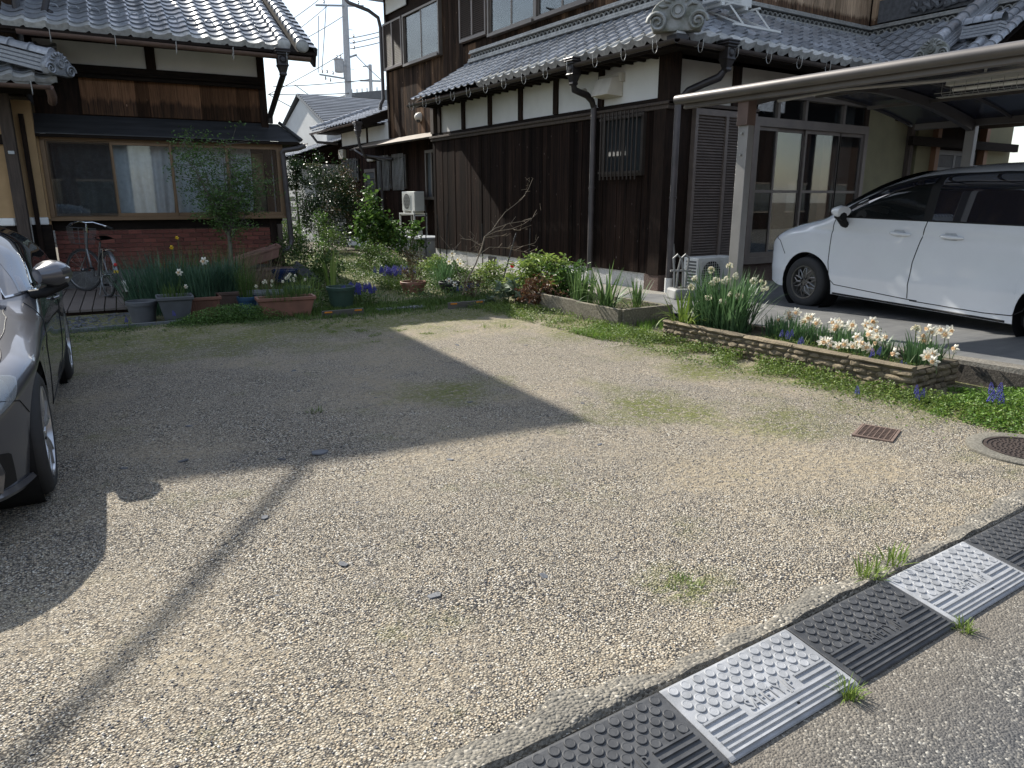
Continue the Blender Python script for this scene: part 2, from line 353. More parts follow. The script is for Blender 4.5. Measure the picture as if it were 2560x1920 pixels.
for i in range(5):
    mt=dark_rub if i%2==0 else light_rub
    if i<2:
        pass
    lab=['black rubber kerb ramp with studs at the street end before the grey ramp','light grey kerb ramp between two black ones, grass tuft at its lower edge','black rubber kerb ramp flanked by two light grey ramps','light grey kerb ramp with weeds growing over its upper corner','black rubber kerb ramp below the manhole, last of the row'][i]
    t=thing('kerb_ramp',lab,'kerb ramp',(X0+i*.606,1.055,.001),0,'kerb ramps along the street edge')
    rb.build('body',mt,t,bevel=.003,seg=1)
    sm=stud_mesh(mt); nr=0
    for r in range(5):
        v=.258-r*.0285; n=11 if r%2==0 else 10
        for k in range(n):
            u=.035+k*.053+(0 if r%2==0 else .0265)
            inst(sm,'stud',t,(u,v,slope_z(v)),(SL,0,0))
    for v,u0,u1 in ((.122,.02,.17),(.122,.43,.58),(.098,.02,.17),(.098,.43,.58),(.073,.02,.58),(.052,.02,.58),(.033,.02,.58),(.015,.02,.58)):
        q=MB().prism([(-.0055,-.004),(.0055,-.004),(.0035,.006),(-.0035,.006)],'x',u0,u1)
        o=q.build('rib',mt,t); o.location=(0,v,slope_z(v)); o.rotation_euler=(SL,0,0)
    me=text_mesh('SAFETY.JP',.056,.0022,mt); o=inst(me,'lettering',t,(.30,.108,slope_z(.108)+.0018),(SL,0,0),(.88,1,1))
    hole=MB().lathe([(.0,0),(.006,0)],10); h=hole.build('bolt_hole',M('hole_dark',(.01,.01,.01),rand=0,bump=0),t); h.location=(.35,.0435,slope_z(.0435)+.0012); h.rotation_euler=(SL,0,0)
# ---------------------------------------------------------------- manhole and drain grate
iron=M('cast_iron',(.085,.062,.052),(.045,.036,.032),40,.6,.5,.004,metal=.35,rand=0)
conc=rough_concrete('concrete_ring',(.27,.25,.21),(.14,.13,.105),60)
MH=.70
t=thing('manhole','round iron manhole cover set in a concrete ring','manhole',(4.87,1.76,.016))
MB().lathe([(.46,-.05),(.46,.012),(.45,.018),(.335,.018),(.33,.008),(.33,-.05)],56).build('concrete_ring',conc,t,smooth=True)
MB().lathe([(0,.014),(.325,.014),(.325,-.03)],48).build('cover',iron,t,smooth=True)
MB().lathe([(.322,.013),(.322,.020),(.300,.020),(.298,.013)],48).build('rim',iron,t,smooth=True)
b=MB()
for r in range(1,8):
    for k in range(6*r):
        a=2*math.pi*k/(6*r)+.2*r; x,y=.038*r*math.cos(a),.038*r*math.sin(a); b.lathe([(.011,.013),(.009,.020),(0,.0205)],8,(x,y,0))
b.build('stud_pattern',iron,t,smooth=True)
bpy.data.objects['manhole'].scale=(MH,MH,1)
t=thing('drain_grate','small rusty rectangular grate sunk in the gravel','drain grate',(4.46,2.47,-.006),R(20)); t.scale=(.80,.80,1)
b=MB()
for k in range(9): b.box(-.16+.04*k-.004,-.16+.04*k+.004,-.13,.13,.004,.024)
iron2=M('rusty_grate',(.20,.135,.105),(.11,.078,.062),40,.8,.5,.004,rand=0); b.build('bearing_bar',iron2,t)
b=MB()
for k in range(7): b.box(-.166,.166,-.12+.04*k-.003,-.12+.04*k+.003,.008,.0225)
b.build('cross_bar',iron2,t)
MB().box(-.185,.185,-.15,-.131,-.02,.022).box(-.185,.185,.131,.15,-.02,.022).box(-.185,-.167,-.13,.13,-.02,.022).box(.167,.185,-.13,.13,-.02,.022).build('frame',iron2,t)
MB().box(-.166,.166,-.13,.13,-.03,.004).build('sump_bottom',soil,t)
# ---------------------------------------------------------------- driveway, apron strip and its kerb
def drive_z(x,y): return .185-.105*max(0,min(1,(y-2.4)/5.6))
def smooth_concrete():
    m,N,L,b=newmat('driveway_concrete'); P=posvec(N,L,(1,1,1),False); n=noise(N,L,P,2.2,6,.62); st=noise(N,L,posvec(N,L,(.6,14,1),False),1.3,5)
    col=ramp(N,L,n,[(.3,(.085,.088,.092)),(.7,(.165,.165,.16))]); col=mixc(N,L,ramp(N,L,st,[(.45,0.),(.7,.5)]),col,(.07,.073,.078))
    L.new(col,b.inputs['Base Color']); b.inputs['Roughness'].default_value=.7; bumpn(N,L,b,noise(N,L,P,90,5),.25,.003); return m
dc=smooth_concrete()
b=MB(); b.grid(lambda u,v:(6.58+u*12,-.2+v*8.53,drive_z(0,-.2+v*8.53)),16,16); o=b.build('driveway',dc,smooth=True); tag(o,kind='structure')
kc=rough_concrete('kerb_concrete',(.33,.31,.27),(.17,.155,.13),50)
kd=rough_concrete('kerb_face_dark',(.14,.12,.095),(.06,.05,.04),45)
t=thing('driveway_kerb','concrete kerb with drain holes holding up the driveway slab','kerb',(6.42,1,0))
b=MB(); n=18
for i in range(n):
    y0=-.2+i*6.0/n; y1=-.2+(i+1)*6.0/n
    z0,z1=drive_z(0,y0)+.006,drive_z(0,y1)+.006
    b.add([(6.40,y0,-.05),(6.58,y0,-.05),(6.58,y1,-.05),(6.40,y1,-.05),(6.42,y0,z0),(6.60,y0,z0),(6.60,y1,z1),(6.42,y1,z1)],[(4,5,6,7),(0,4,7,3),(1,2,6,5),(0,1,5,4),(2,3,7,6)])
o=b.build('kerb_body',kc,t,w=True)
o=MB().prism([(6.393,-.05),(6.399,-.05),(6.405,.15),(6.397,.15)],'y',-.1,4.2).build('dark_face',kd,t,w=True)  # darker concrete sheet covering the kerb face
for y in (2.35,2.72,2.05):
    MB().lathe([(0,0),(.018,0),(.018,.03)],14,(6.391,y,.10),'x').build('drain_hole',MAT['hole_dark'],t,w=True)
b=MB(); ap=rough_concrete('apron_concrete',(.36,.34,.30),(.23,.215,.185),70)
b.prism([(6.62,0),(6.66,.065),(8.13,.085),(8.13,-.05),(6.62,-.05)],'y',5.85,9.6); b.prism([(7.55,-.05),(7.55,.03),(8.13,.05),(8.13,-.05)],'y',9.62,16.2)
o=b.build('concrete_apron',ap,bevel=.008,seg=1); tag(o,kind='structure')
# ================================================================ roofs
tile_g=M('kawara_tile',(.33,.345,.37),(.20,.21,.23),22,.34,.25,.003,metal=.15,rand=.30,spec=.7,dirt=.45)
tile_lit=M('kawara_eave_tile',(.46,.455,.43),(.25,.25,.235),16,.5,.35,.004,rand=.25,dirt=.7)  # eave and course tiles lightened, their sunlit look put into the colour
plaster=M('white_plaster',(.84,.83,.80),(.76,.75,.71),2.2,.85,.15,.003,rand=.05,dirt=.18)
ochre=M('ochre_plaster',(.46,.30,.155),(.38,.245,.12),5,.9,.2,.003,rand=.03,dirt=.1)
timber=M('dark_timber',(.036,.022,.016),(.014,.010,.008),3,.85,.5,.006,spec=.12,rand=.15,stretch=(9,9,1.2))
timber_h=M('dark_timber_beam',(.025,.018,.014),(.011,.008,.007),3,.85,.5,.006,spec=.12,rand=.15,stretch=(1.5,1.5,9))
greywood=M('weathered_post',(.105,.078,.062),(.045,.033,.026),3,.85,.7,.008,rand=.1,stretch=(14,14,1.1))
brown_al=M('bronze_aluminium',(.21,.135,.075),(.17,.108,.06),3,.42,.06,.002,metal=.35,rand=.03,dirt=.15)
gutter_m=M('brown_gutter',(.15,.095,.075),(.095,.062,.05),6,.45,.15,.003,rand=.04,dirt=.3)
copper=M('dark_copper',(.04,.034,.034),(.02,.018,.019),9,.42,.25,.003,metal=.3,rand=.06)
wire_m=M('steel_hook',(.42,.42,.40),(.28,.27,.25),9,.45,.1,.002,metal=.6,rand=.05)
black_pipe=M('dark_pipe',(.085,.072,.072),(.05,.044,.045),6,.45,.1,.002,rand=.05)
TU=[0,.07,.16,.28,.42,.55,.66,.76,.86,.94,1.0]; TZ=[.030,.014,.003,-.004,-.005,.001,.012,.027,.038,.040,.030]
def tile_mesh(name,cw,rl,mat,eave=False):
    b=MB(); th=.016; L_=rl+.035; n=len(TU)
    rows=[(-.0,.026),(L_,.0)]
    for y,dz in rows:
        for u,z in zip(TU,TZ): b.v.append((u*(cw+.018),y,z+dz))
    for y,dz in rows:
        for u,z in zip(TU,TZ): b.v.append((u*(cw+.018),y,z+dz-th-(.062+.03*math.sin(math.pi*u) if (eave and y<=0) else 0)))
    for k in range(n-1):
        b.f.append((k,k+1,n+k+1,n+k)); b.f.append((2*n+k,k*1+0,0,0)[:0] or (2*n+k,2*n+k+1,k+1,k))
    b.f.append((n-1,3*n-1,4*n-1,2*n-1)); b.f.append((0,n,3*n,2*n))
    return b.mesh(name,mat,True,angle=50)
def tile_roof(parent,org,along,up,cols,rows,cw,rl,w=True,skip=None,mat=None,emat=None,name='roof_tile',keep=None,stuffname='roof_tile_field'):
    """org: eave corner; along/up unit vectors (world or local). every tile is one object, those failing keep() are joined"""
    along=Vector(along).normalized(); up=Vector(up).normalized(); nn=along.cross(up).normalized()
    me=tile_mesh('roof_tile',cw,rl,mat or tile_g); mee=tile_mesh('eave_tile',cw,rl,emat or tile_lit,True)
    rest=MB(); tb=None
    for r in range(rows):
        for c in range(cols):
            if skip and skip(c,r): continue
            p=Vector(org)+along*(c*cw)+up*(r*rl)+nn*random.uniform(-.002,.002)
            a2=(along+up*random.uniform(-.008,.008)).normalized(); n2=(nn+along*random.uniform(-.01,.01)).normalized(); u2=n2.cross(a2)
            m4=Matrix((( a2.x,u2.x,n2.x,p.x),(a2.y,u2.y,n2.y,p.y),(a2.z,u2.z,n2.z,p.z),(0,0,0,1)))
            if keep is None or keep(c,r): inst(mee if r==0 else me,'eave_tile' if r==0 else name,parent,w=w,mat4=m4)
            else:
                src=me; rest.add([m4@v.co for v in src.vertices],[tuple(q.vertices) for q in src.polygons])
    if rest.v: tag(rest.build(stuffname,mat or tile_g,parent,w=w,smooth=True),kind='stuff')
def half_round(parent,p0,p1,r,nseg,w,mat,up=(0,0,1),name='ridge_tile'):
    """a course of half-round cover tiles with a collar at each joint"""
    p0,p1=Vector(p0),Vector(p1); d=(p1-p0)/nseg; dn=d.normalized(); sx=dn.cross(Vector(up)).normalized(); sz=sx.cross(dn)
    L_=d.length; b=MB()
    prof=[(r*1.16,0),(r*1.16,L_*.1),(r*1.0,L_*.12),(r*.93,L_*1.04)]
    vs=[];n=10
    for rr,y in prof:
        for k in range(n+1):
            a=math.pi*k/n; vs.append((rr*math.cos(a),y,rr*math.sin(a)))
    fs=[(i*(n+1)+k,i*(n+1)+k+1,(i+1)*(n+1)+k+1,(i+1)*(n+1)+k) for i in range(3) for k in range(n)]
    fs.append(tuple(range(n+1)))
    me=b.add(vs,fs).mesh(name,mat,True,angle=50)
    for i in range(nseg):
        p=p0+d*i
        inst(me,name,parent,w=w,mat4=Matrix(((sx.x,dn.x,sz.x,p.x),(sx.y,dn.y,sz.y,p.y),(sx.z,dn.z,sz.z,p.z),(0,0,0,1))))
UNIT=None
def plank_mesh(mat,key):
    b=MB().box(0,1,0,1,0,1); return b.mesh('plank_'+key,mat)
def planks(parent,x0,x1,y0,y1,z0,z1,horiz,width,mat,w,name='plank',jit=.004,gap=.004):
    """vertical boards; horiz 'x' or 'y' is the direction they are laid along"""
    me=plank_mesh(mat,name); a,b_=(x0,x1) if horiz=='x' else (y0,y1); n=max(1,round((b_-a)/width)); s=(b_-a)/n; a0=a
    for i in range(n):
        ww=s-gap; j=random.uniform(0,jit)
        if horiz=='y': inst(me,name,parent,(x0-j,a+i*s+gap/2,z0),(0,0,0),(x1-x0+j,ww,z1-z0),w=w)
        else: inst(me,name,parent,(a+i*s+gap/2,y0-j,z0),(0,0,0),(ww,y1-y0+j,z1-z0),w=w)
def gutter(parent,p0,p1,r,mat,w,hooks=0,hookmat=None,name='gutter'):
    p0,p1=Vector(p0),Vector(p1); d=(p1-p0); dn=d.normalized(); sx=dn.cross(Vector((0,0,1))).normalized()
    b=MB(); n=9; vs=[]; fs=[]
    for p in (p0,p1):
        for rr in (r,r*.9):
            for k in range(n+1):
                a=math.pi+math.pi*k/n; vs.append(p+sx*rr*math.cos(a)+Vector((0,0,rr*math.sin(a))))
    m=n+1
    for k in range(n): fs+= [(k,k+1,2*m+k+1,2*m+k),(m+k,3*m+k,3*m+k+1,m+k+1),(k,m+k,m+k+1,k+1),(2*m+k,2*m+k+1,3*m+k+1,3*m+k)]
    fs+=[(0,2*m,3*m,m),(n,m+n,3*m+n,2*m+n)]
    b.add(vs,fs)
    for q in (p0,p1,): b.tube([q-sx*r,q+sx*r],.001,4)
    o=b.build(name,mat,parent,w=w,smooth=True,angle=50)
    for i in range(hooks):
        c=p0+d*((i+.5)/hooks); pts=[]
        for k in range(9):
            a=math.pi+math.pi*k/8; pts.append(c+sx*(r*1.06)*math.cos(a)+Vector((0,0,r*1.06*math.sin(a))))
        for s_ in (-1,1): pass
        back=pts[-1]; pts=pts+[back+Vector((0,0,.03))]
        lo=c+Vector((0,0,-r*1.02)); loop=[c+sx*(r*.75)+Vector((0,0,-r*.6))]+[c+sx*(r*.75+.045-.045*math.cos(t))+Vector((0,0,-r*.6-.09*math.sin(t)-.02)) for t in [math.pi*q/8 for q in range(9)]]+[c+sx*(r*.75+.09)+Vector((0,0,.03))]
        MB().tube(pts,.004,5).tube(loop,.0045,5).build('gutter_hook',hookmat or wire_m,parent,w=w,smooth=True)
    return o
def rain_head(parent,top,mat,w,face=(-1,0)):
    """ornate hopper under the gutter: flared crown, waisted body with an oval boss"""
    x,y,z=top; t=[(.115,0),(.125,-.02),(.11,-.03),(.12,-.055),(.095,-.07),(.10,-.09),(.082,-.105),(.08,-.23),(.09,-.25),(.075,-.275),(.05,-.36),(.055,-.39),(.042,-.41)]
    b=MB(); vs=[];fs=[]
    for r,dz in t: vs+= [(x-r,y-r,z+dz),(x+r,y-r,z+dz),(x+r,y+r,z+dz),(x-r,y+r,z+dz)]
    for i in range(len(t)-1):
        for k in range(4): fs.append((i*4+k,i*4+(k+1)%4,i*4+4+(k+1)%4,i*4+4+k))
    fs+=[(0,1,2,3),tuple(len(vs)-4+k for k in (3,2,1,0))]; b.add(vs,fs)
    o=b.build('rain_head',mat,parent,w=w,bevel=.004,seg=1)
    fx,fy=face
    MB().lathe([(0,.012),(.035,.01),(.048,0),(.055,.008),(.06,0)],18,(0,0,0),'x').build('boss',mat,o).matrix_basis=(world_of(o).inverted()@Matrix.Identity(4)) if False else Matrix.Translation((x+fx*.083,y+fy*.083,z-.165))@(Matrix.Rotation(math.pi,4,'Z') if fx<0 else Matrix.Rotation(-math.pi/2,4,'Z'))
    return o
def onigawara(parent,c,yaw,s,mat,w):
    """end ornament of a ridge: domed slab with scroll feet, ring boss and carved ribs"""
    Mx=Matrix.Translation(c)@Matrix.Rotation(yaw,4,'Z')@Matrix.Scale(s,4)
    out=[]
    for k in range(25):
        a=math.pi*(-.12+1.24*k/24); r=.5*(1+.10*abs(math.cos(2.5*(a-math.pi/2)))-.04); out.append((r*math.cos(a)*1.05,.12+r*math.sin(a)*1.05))
    b=MB().prism(out,'y',-.12,.14)
    o=b.build('ridge_end_ornament',mat,parent,w=w,bevel=.03,seg=2,smooth=True); 
    def put(bb,nm): 
        q=bb.build(nm,mat,o,smooth=True,angle=60); return q
    # transform all verts
    for v in o.data.vertices: v.co=Mx@v.co
    for sx in (-1,1):
        bb=MB(); pts=[]
        for k in range(26):
            t=k/25; a=t*3.6*math.pi; r=.20*(1-t*.85); pts.append((sx*(.40+r*math.cos(a)*1.0),-.15,.10+r*math.sin(a)))
        bb.tube(pts,[.045*(1-.5*k/25) for k in range(26)],6)
        q=put(bb,'scroll')
        for v in q.data.vertices: v.co=Mx@v.co
    bb=MB().lathe([(.0,-.20),(.06,-.20),(.07,-.17),(.10,-.17),(.115,-.20),(.14,-.20),(.16,-.12)],24,(0,0,.30),'y')
    for k in range(7):
        a=math.pi*(.1+.8*k/6); bb.tube([(.2*math.cos(a),-.13,.33+.2*math.sin(a)),(.3*math.cos(a+.12),-.16,.33+.28*math.sin(a+.12)),(.40*math.cos(a),-.13,.30+.37*math.sin(a))],[.02,.035,.015],6)
    q=put(bb,'carved_boss')
    for v in q.data.vertices: v.co=Mx@v.co
    return o
# ================================================================ left house
LH=thing('tiled_house','old house with brown bay window, brick base and bright tiled roof','house',(.36,14.1,0),R(-5))
def lb(name,mat,*boxes,par=None,**k):
    b=MB()
    for q in boxes: b.box(*q)
    return b.build(name,mat,par or LH,**k)
lb('foundation',rough_concrete('left_foundation',(.26,.25,.235),(.16,.155,.15),60),(-.12,3.42,.0,.3,-.05,.325))
# brick-faced apron under the window
mort=M('brick_mortar',(.30,.24,.20),(.2,.15,.125),30,.9,.3,.003,rand=0)
lb('bay_end_wall',ochre,(-.135,-.102,-.12,.3,1.0,2.6)); wl=lb('brick_wall',mort,(-.08,3.40,.012,.25,.326,1.02))
brk=M('red_brick',(.20,.062,.042),(.13,.042,.032),25,.8,.4,.003,rand=.28)
bme=MB().box(0,.204,-.012,.03,0,.064).mesh('brick',brk,bevel=.002,seg=1)
ROWH=.0735
for r in range(9):
    x=-.08-(.105 if r%2 else 0)
    while x<3.40:
        x0=max(x,-.08); x1=min(x+.204,3.40)
        if x1-x0>.03: inst(bme,'brick',wl,(x0,0,.335+r*ROWH),(0,0,0),((x1-x0)/.204,1,1))
        x+=.2115
lb('window_apron',timber_h,(-.12,3.50,-.02,.2,1.0,1.165))
# body of the house behind
lb('side_wall',timber,(3.32,3.40,.26,5.5,.3,3.9))
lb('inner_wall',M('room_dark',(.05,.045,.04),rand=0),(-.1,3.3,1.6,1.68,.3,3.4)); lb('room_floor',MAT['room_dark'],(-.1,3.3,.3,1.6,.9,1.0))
# ---- bay window: aluminium frame, four sashes
fr=lb('window_frame',brown_al,(-.10,3.62,-.10,.06,1.165,1.215),(-.10,3.62,-.10,.06,2.40,2.45),(-.10,-.03,-.10,.06,1.215,2.40),(3.55,3.62,-.10,.06,1.215,2.40),bevel=.004,seg=1)
lb('window_sill',brown_al,(-.13,3.65,-.145,-.101,1.155,1.185),par=fr)
wglass=glass('window_glass',(.03,.035,.04),.015,trans=.93)
sash_x=[(-.03,.90,-.045),(.86,1.79,-.08),(1.75,2.68,-.045),(2.64,3.55,-.08)]
for i,(a,c,yo) in enumerate(sash_x):
    o=lb('sash',brown_al,(a,a+.045,yo-.015,yo+.015,1.215,2.40),(c-.045,c,yo-.015,yo+.015,1.215,2.40),(a+.045,c-.045,yo-.015,yo+.015,1.215,1.27),(a+.045,c-.045,yo-.015,yo+.015,2.352,2.40),bevel=.003,seg=1)
    lb('pane',wglass,(a+.045,c-.045,yo-.003,yo+.003,1.27,2.352),par=o)
    if i==0:
        lb('insect_screen',glass('screen_mesh',(.035,.037,.04),.6,trans=.72,spec=.1),(a+.02,c-.02,yo-.05,yo-.047,1.23,2.385),par=o)
# return of the bay at its right end
lb('bay_side_sash',brown_al,(3.565,3.615,.06,.10,1.215,2.40),(3.565,3.615,.50,.54,1.215,2.40),(3.565,3.615,.10,.50,1.215,1.26),(3.565,3.615,.10,.50,2.36,2.40))
lb('bay_side_pane',wglass,(3.585,3.592,.10,.50,1.26,2.36)); lb('bay_side_post',timber,(3.5,3.62,.545,.62,.32,2.45)); lb('bay_floor',timber_h,(-.1,3.55,.06,.62,1.1,1.16))
# curtains: pleated sheets
cur=M('lace_curtain',(.74,.75,.78),(.60,.61,.64),14,.85,.1,.002,rand=.05,dirt=.1)
cur2=M('dim_curtain',(.36,.36,.37),(.22,.22,.23),14,.9,.1,.002,rand=.05,dirt=.1)
def curtain(x0,x1,y,z0,z1,mat,ple=.055,amp=.028,name='curtain',par=None):
    b=MB(); n=int((x1-x0)/ple*6)
    def fn(u,v):
        x=x0+u*(x1-x0); ph=2*math.pi*x/ple*.5; dr=.04*(1-v)*math.sin(5*x+2)
        return (x+dr*(1-v),y+amp*(.5+.5*(1-v))*math.sin(ph+1.3*math.sin(x*4))+.012*math.sin(ph*.37),z0+v*(z1-z0))
    b.grid(fn,n,6); return b.build(name,mat,par or LH,smooth=True,angle=80)
curtain(.02,.86,.22,1.2,2.42,cur2,.11,.045); curtain(.90,1.78,.16,1.2,2.42,cur,.12,.05); curtain(1.80,2.72,.18,1.2,2.42,cur,.15,.05); curtain(2.74,3.1,.20,1.2,2.42,cur,.12,.05)
lb('interior_chest',M('tan_furniture',(.34,.24,.13),rand=0),(3.12,3.32,.25,.5,1.165,2.30)); lb('interior_curtain',cur,(3.36,3.48,.2,.26,1.17,2.4))
# blind seen through the first sash
b=MB()
for k in range(16): b.box(.18,.86,.34,.36,1.3+k*.033,1.322+k*.033)
b.build('window_blind',M('beige_blind',(.40,.33,.25),rand=0),LH)
# ---- lean-to roof of dark sheet above the window
metal_roof=M('dark_sheet_roof',(.055,.056,.06),(.035,.036,.039),4,.5,.2,.003,metal=.2,rand=.15,dirt=.3,stretch=(.6,4,4))
lt=lb('window_roof',metal_roof,(-.15,3.56,-.18,.02,2.46,2.475))
def lrow(k,n=6):
    t0,t1=k/n,(k+1.08)/n; y0,z0=-.26+t0*.30,2.50+t0*.30; y1,z1=-.26+t1*.30,2.50+t1*.30
    xr0,xr1=3.92-.27*t0*1.2,3.92-.27*t1*1.2
    MB().add([(-.16,y0,z0),(xr0,y0,z0),(xr1,y1,z1),(-.16,y1,z1),(-.16,y0,z0-.015),(xr0,y0,z0-.015),(xr1,y1,z1-.015),(-.16,y1,z1-.015)],[(0,1,2,3),(0,4,5,1),(1,5,6,2),(7,6,5,4),(0,3,7,4)]).build('roof_sheet',metal_roof,lt)
    xs0,xs1=3.92-.3*t0*1.0,3.92-.3*t1
    MB().add([(xr0+.003,y0,z0),(xr0+.003,1.3,z0),(xr1+.003,1.3,z1),(xr1+.003,y1,z1)],[(0,1,2,3)]).build('side_roof_sheet',metal_roof,lt)
for k in range(6): lrow(k)
lb('roof_fascia',timber_h,(-.16,3.90,-.245,-.22,2.44,2.484),(3.88,3.90,-.219,1.3,2.44,2.484)); lb('roof_soffit',timber_h,(-.15,3.87,-.219,1.2,2.452,2.462))
MB().tube([(3.93,-.27,2.52),(3.62,.06,2.83)],.03,8).build('hip_cap',metal_roof,lt,smooth=True)
# ---- plank band, beam, white plaster band
wood_l=charred_wood('left_boards',faded=(.24,.125,.07),brown=(.11,.058,.034),zthr=3.02,fade=1.0,jag=.16)
lb('wall_backing',timber,(-.1,3.40,.05,.3,2.6,4.2))
planks(LH,.55,3.33,.012,.05,2.82,3.37,'x',.205,wood_l,False)
lb('corner_post',timber,(3.30,3.42,-.03,.12,.32,3.9)); lb('beam',timber_h,(-.1,3.36,-.05,.05,3.38,3.56))
MB().tube([(.55,-.09,3.385),(3.35,-.09,3.385)],.028,8).tube([(.55,-.075,3.45),(3.35,-.075,3.45)],.022,8).build('cable_conduit',timber_h,LH,smooth=True)
lb('plaster_panel',plaster,(.0,1.55,.02,.05,3.562,3.90)); lb('plaster_panel',plaster,(1.70,3.30,.02,.05,3.562,3.90)); lb('strut_post',timber,(1.551,1.699,-.02,.05,3.562,3.90))
# ---- main tiled roof (pitch 27 deg) with double verge of round tiles
PT=R(27); eo=Vector((-.28,-1.02,3.90)); upv=Vector((0,math.cos(PT),math.sin(PT)))
rf=lb('roof',timber_h,(-.3,4.05,-.95,-.90,3.78,3.86))
MB().add([(-.5,-1.0,3.86),(4.10,-1.0,3.86),(4.10,4.9,3.86+5.9*math.tan(PT)),(-.5,4.9,3.86+5.9*math.tan(PT)),(-.5,-1.0,3.82),(4.10,-1.0,3.82),(4.10,4.9,3.82+5.9*math.tan(PT)),(-.5,4.9,3.82+5.9*math.tan(PT))],[(0,1,2,3),(7,6,5,4),(0,4,5,1),(1,5,6,2),(3,7,4,0),(2,6,7,3)]).build('roof_deck',timber_h,rf)
tile_roof(rf,eo,(1,0,0),upv,14,20,.272,.235,w=False,keep=lambda c,r:r<18)
for xx in (3.58,3.88): half_round(rf,Vector((xx,-1.03,3.94)),Vector((xx,-1.03,3.94))+upv*4.7,.085,20,False,tile_g,up=(0,-math.sin(PT),math.cos(PT)),name='round_tile')
for xx in (3.58,3.88): MB().lathe([(0,-.03),(.07,-.03),(.10,-.01),(.105,.0),(.105,.04)],20,(xx,-1.04,3.95),'y').build('round_tile_end',tile_lit,rf,smooth=True)
vt=MB().add([(0,0,0),(.14,0,-.01),(.16,0,-.03),(.16,.27,-.055),(.14,.27,-.035),(0,.27,-.025),(.16,0,-.15),(.16,.27,-.17)],[(0,1,4,5),(1,2,3,4),(2,6,7,3)])
vme=vt.mesh('verge_tile',tile_g)
for k in range(20):
    p=Vector((3.97,-1.03,3.95))+upv*(k*.235); m4=Matrix(((1,0,0,p.x),(0,upv.y,-upv.z,p.y),(0,upv.z,upv.y,p.z),(0,0,0,1))); inst(vme,'verge_tile',rf,mat4=m4)
# loop-shaped snow guards standing on the fourth course
lme=MB().tube([(.07*math.cos(a)*1.0,0,.075*math.sin(a)) for a in [math.pi*k/10 for k in range(11)]],.011,6).mesh('snow_guard',tile_g,True)
for c in range(2,13):
    p=eo+Vector((c*.272+.10,0,0))+upv*(3*.235+.06); inst(lme,'snow_guard',rf,mat4=Matrix(((1,0,0,p.x),(0,upv.y,-upv.z*.6,p.y-.0),(0,upv.z,upv.y,p.z+.02),(0,0,0,1))))
MB().bar((4.08,-.98,3.74),(4.08,4.2,3.74+5.18*math.tan(PT)),.045,.20).build('barge_board',timber_h,rf)
gutter(LH,(-.10,-1.10,3.80),(3.98,-1.10,3.76),.062,gutter_m,False,hooks=5)
rain_head(LH,(3.52,-1.10,3.86),copper,False,(0,-1))
MB().tube([(3.52,-1.08,3.46),(3.50,-.75,3.30),(3.44,-.40,3.02),(3.44,-.12,2.92),(3.44,-.09,2.8)],.048,10).build('rain_elbow',copper,LH,smooth=True)
gutter(LH,(3.98,-.30,2.47),(3.98,1.3,2.47),.05,black_pipe,False)
MB().tube([(3.98,-.28,2.43),(3.86,-.28,2.38),(3.62,-.18,2.34),(3.58,-.16,2.28)],.045,8).build('downpipe_elbow',black_pipe,LH,smooth=True)
MB().tube([(3.60,-.16,2.32),(3.64,-.16,.72)],.045,10).tube([(3.64,-.16,.75),(3.60,-.2,.62),(3.28,-.24,.50),(3.24,-.24,.42),(3.24,-.24,.02)],.047,10).build('downpipe',black_pipe,LH,smooth=True)
lb('stair_post',greywood,(3.42,3.50,-.14,-.06,.02,1.05))
# ---- upper storey to the left of the roof (mostly above the picture)
wood_up=charred_wood('left_upper_boards',fade=.6)
lb('upper_storey_wall',wood_up,(-6.5,-.16,-.35,6.5,3.0,7.1))
MB().add([(-7.2,-.75,7.1),(1.30,-1.30,7.1),(1.30,6.9,7.1),(-7.2,6.9,7.1),(-7.2,-.75,7.27),(1.30,-1.30,7.27),(1.30,6.9,7.27),(-7.2,6.9,7.27),(-3.4,2.4,8.6),(-3.4,5.0,8.6)],[(3,2,1,0),(0,1,5,4),(1,2,6,5),(2,3,7,6),(3,0,4,7),(4,5,8),(5,6,9,8),(6,7,9),(7,4,8,9)]).build('upper_roof',tile_g,LH)  # unseen roof; eave corner and skewed front edge shaped to cast the lot's shadow
MB().tube([(-.12,-.42,4.9),(-.1,-.46,4.2),(-.02,-.5,4.0),(.25,-.55,4.05),(.32,-.5,4.2)],.05,8).tube([(.30,-.52,4.35),(.2,-.6,4.0),(.18,-.66,3.95)],.045,8).build('black_hose',copper,LH,smooth=True)
# ---- entrance wing at the left: ochre walls, post, hip-ended roof
lb('entrance_wall',ochre,(-5,-.52,-.62,-.30,1.22,3.05),(-.40,-.13,-.299,-.1,1.22,2.95)); lb('entrance_post',greywood,(-.515,-.36,-.70,-.45,.02,2.99))
lb('entrance_post',timber,(-.30,-.235,-.36,-.301,.02,2.75)); lb('entrance_lower_wall',timber_h,(-5,-.52,-.60,-.30,0,1.10),(-.36,-.1,-.298,-.12,0,1.10)); lb('entrance_beam',timber_h,(-5,-.516,-.67,-.55,2.28,2.42))
lb('entrance_trim',timber_h,(-5,-.516,-.645,-.60,.72,.86))
lb('sill_band',plaster,(-5,-.53,-.66,-.601,1.10,1.215),(-.36,-.12,-.34,-.25,1.10,1.215),bevel=.02)
lb('wall_badge',M('badge_white',(.6,.62,.62),rand=0),(-.47,-.39,-.72,-.702,2.14,2.19),bevel=.02)
ep=lb('entrance_roof',timber_h,(-5,.25,-1.35,-.4,3.02,3.06)); PE=R(25); ue=Vector((0,math.cos(PE),math.sin(PE)))
tile_roof(ep,(-2.05,-1.5,3.10),(1,0,0),ue,9,7,.262,.235,w=False)
b=MB(); q0=Vector((.30,-1.42,3.22)); q1=Vector((-1.6,-.45,3.75))
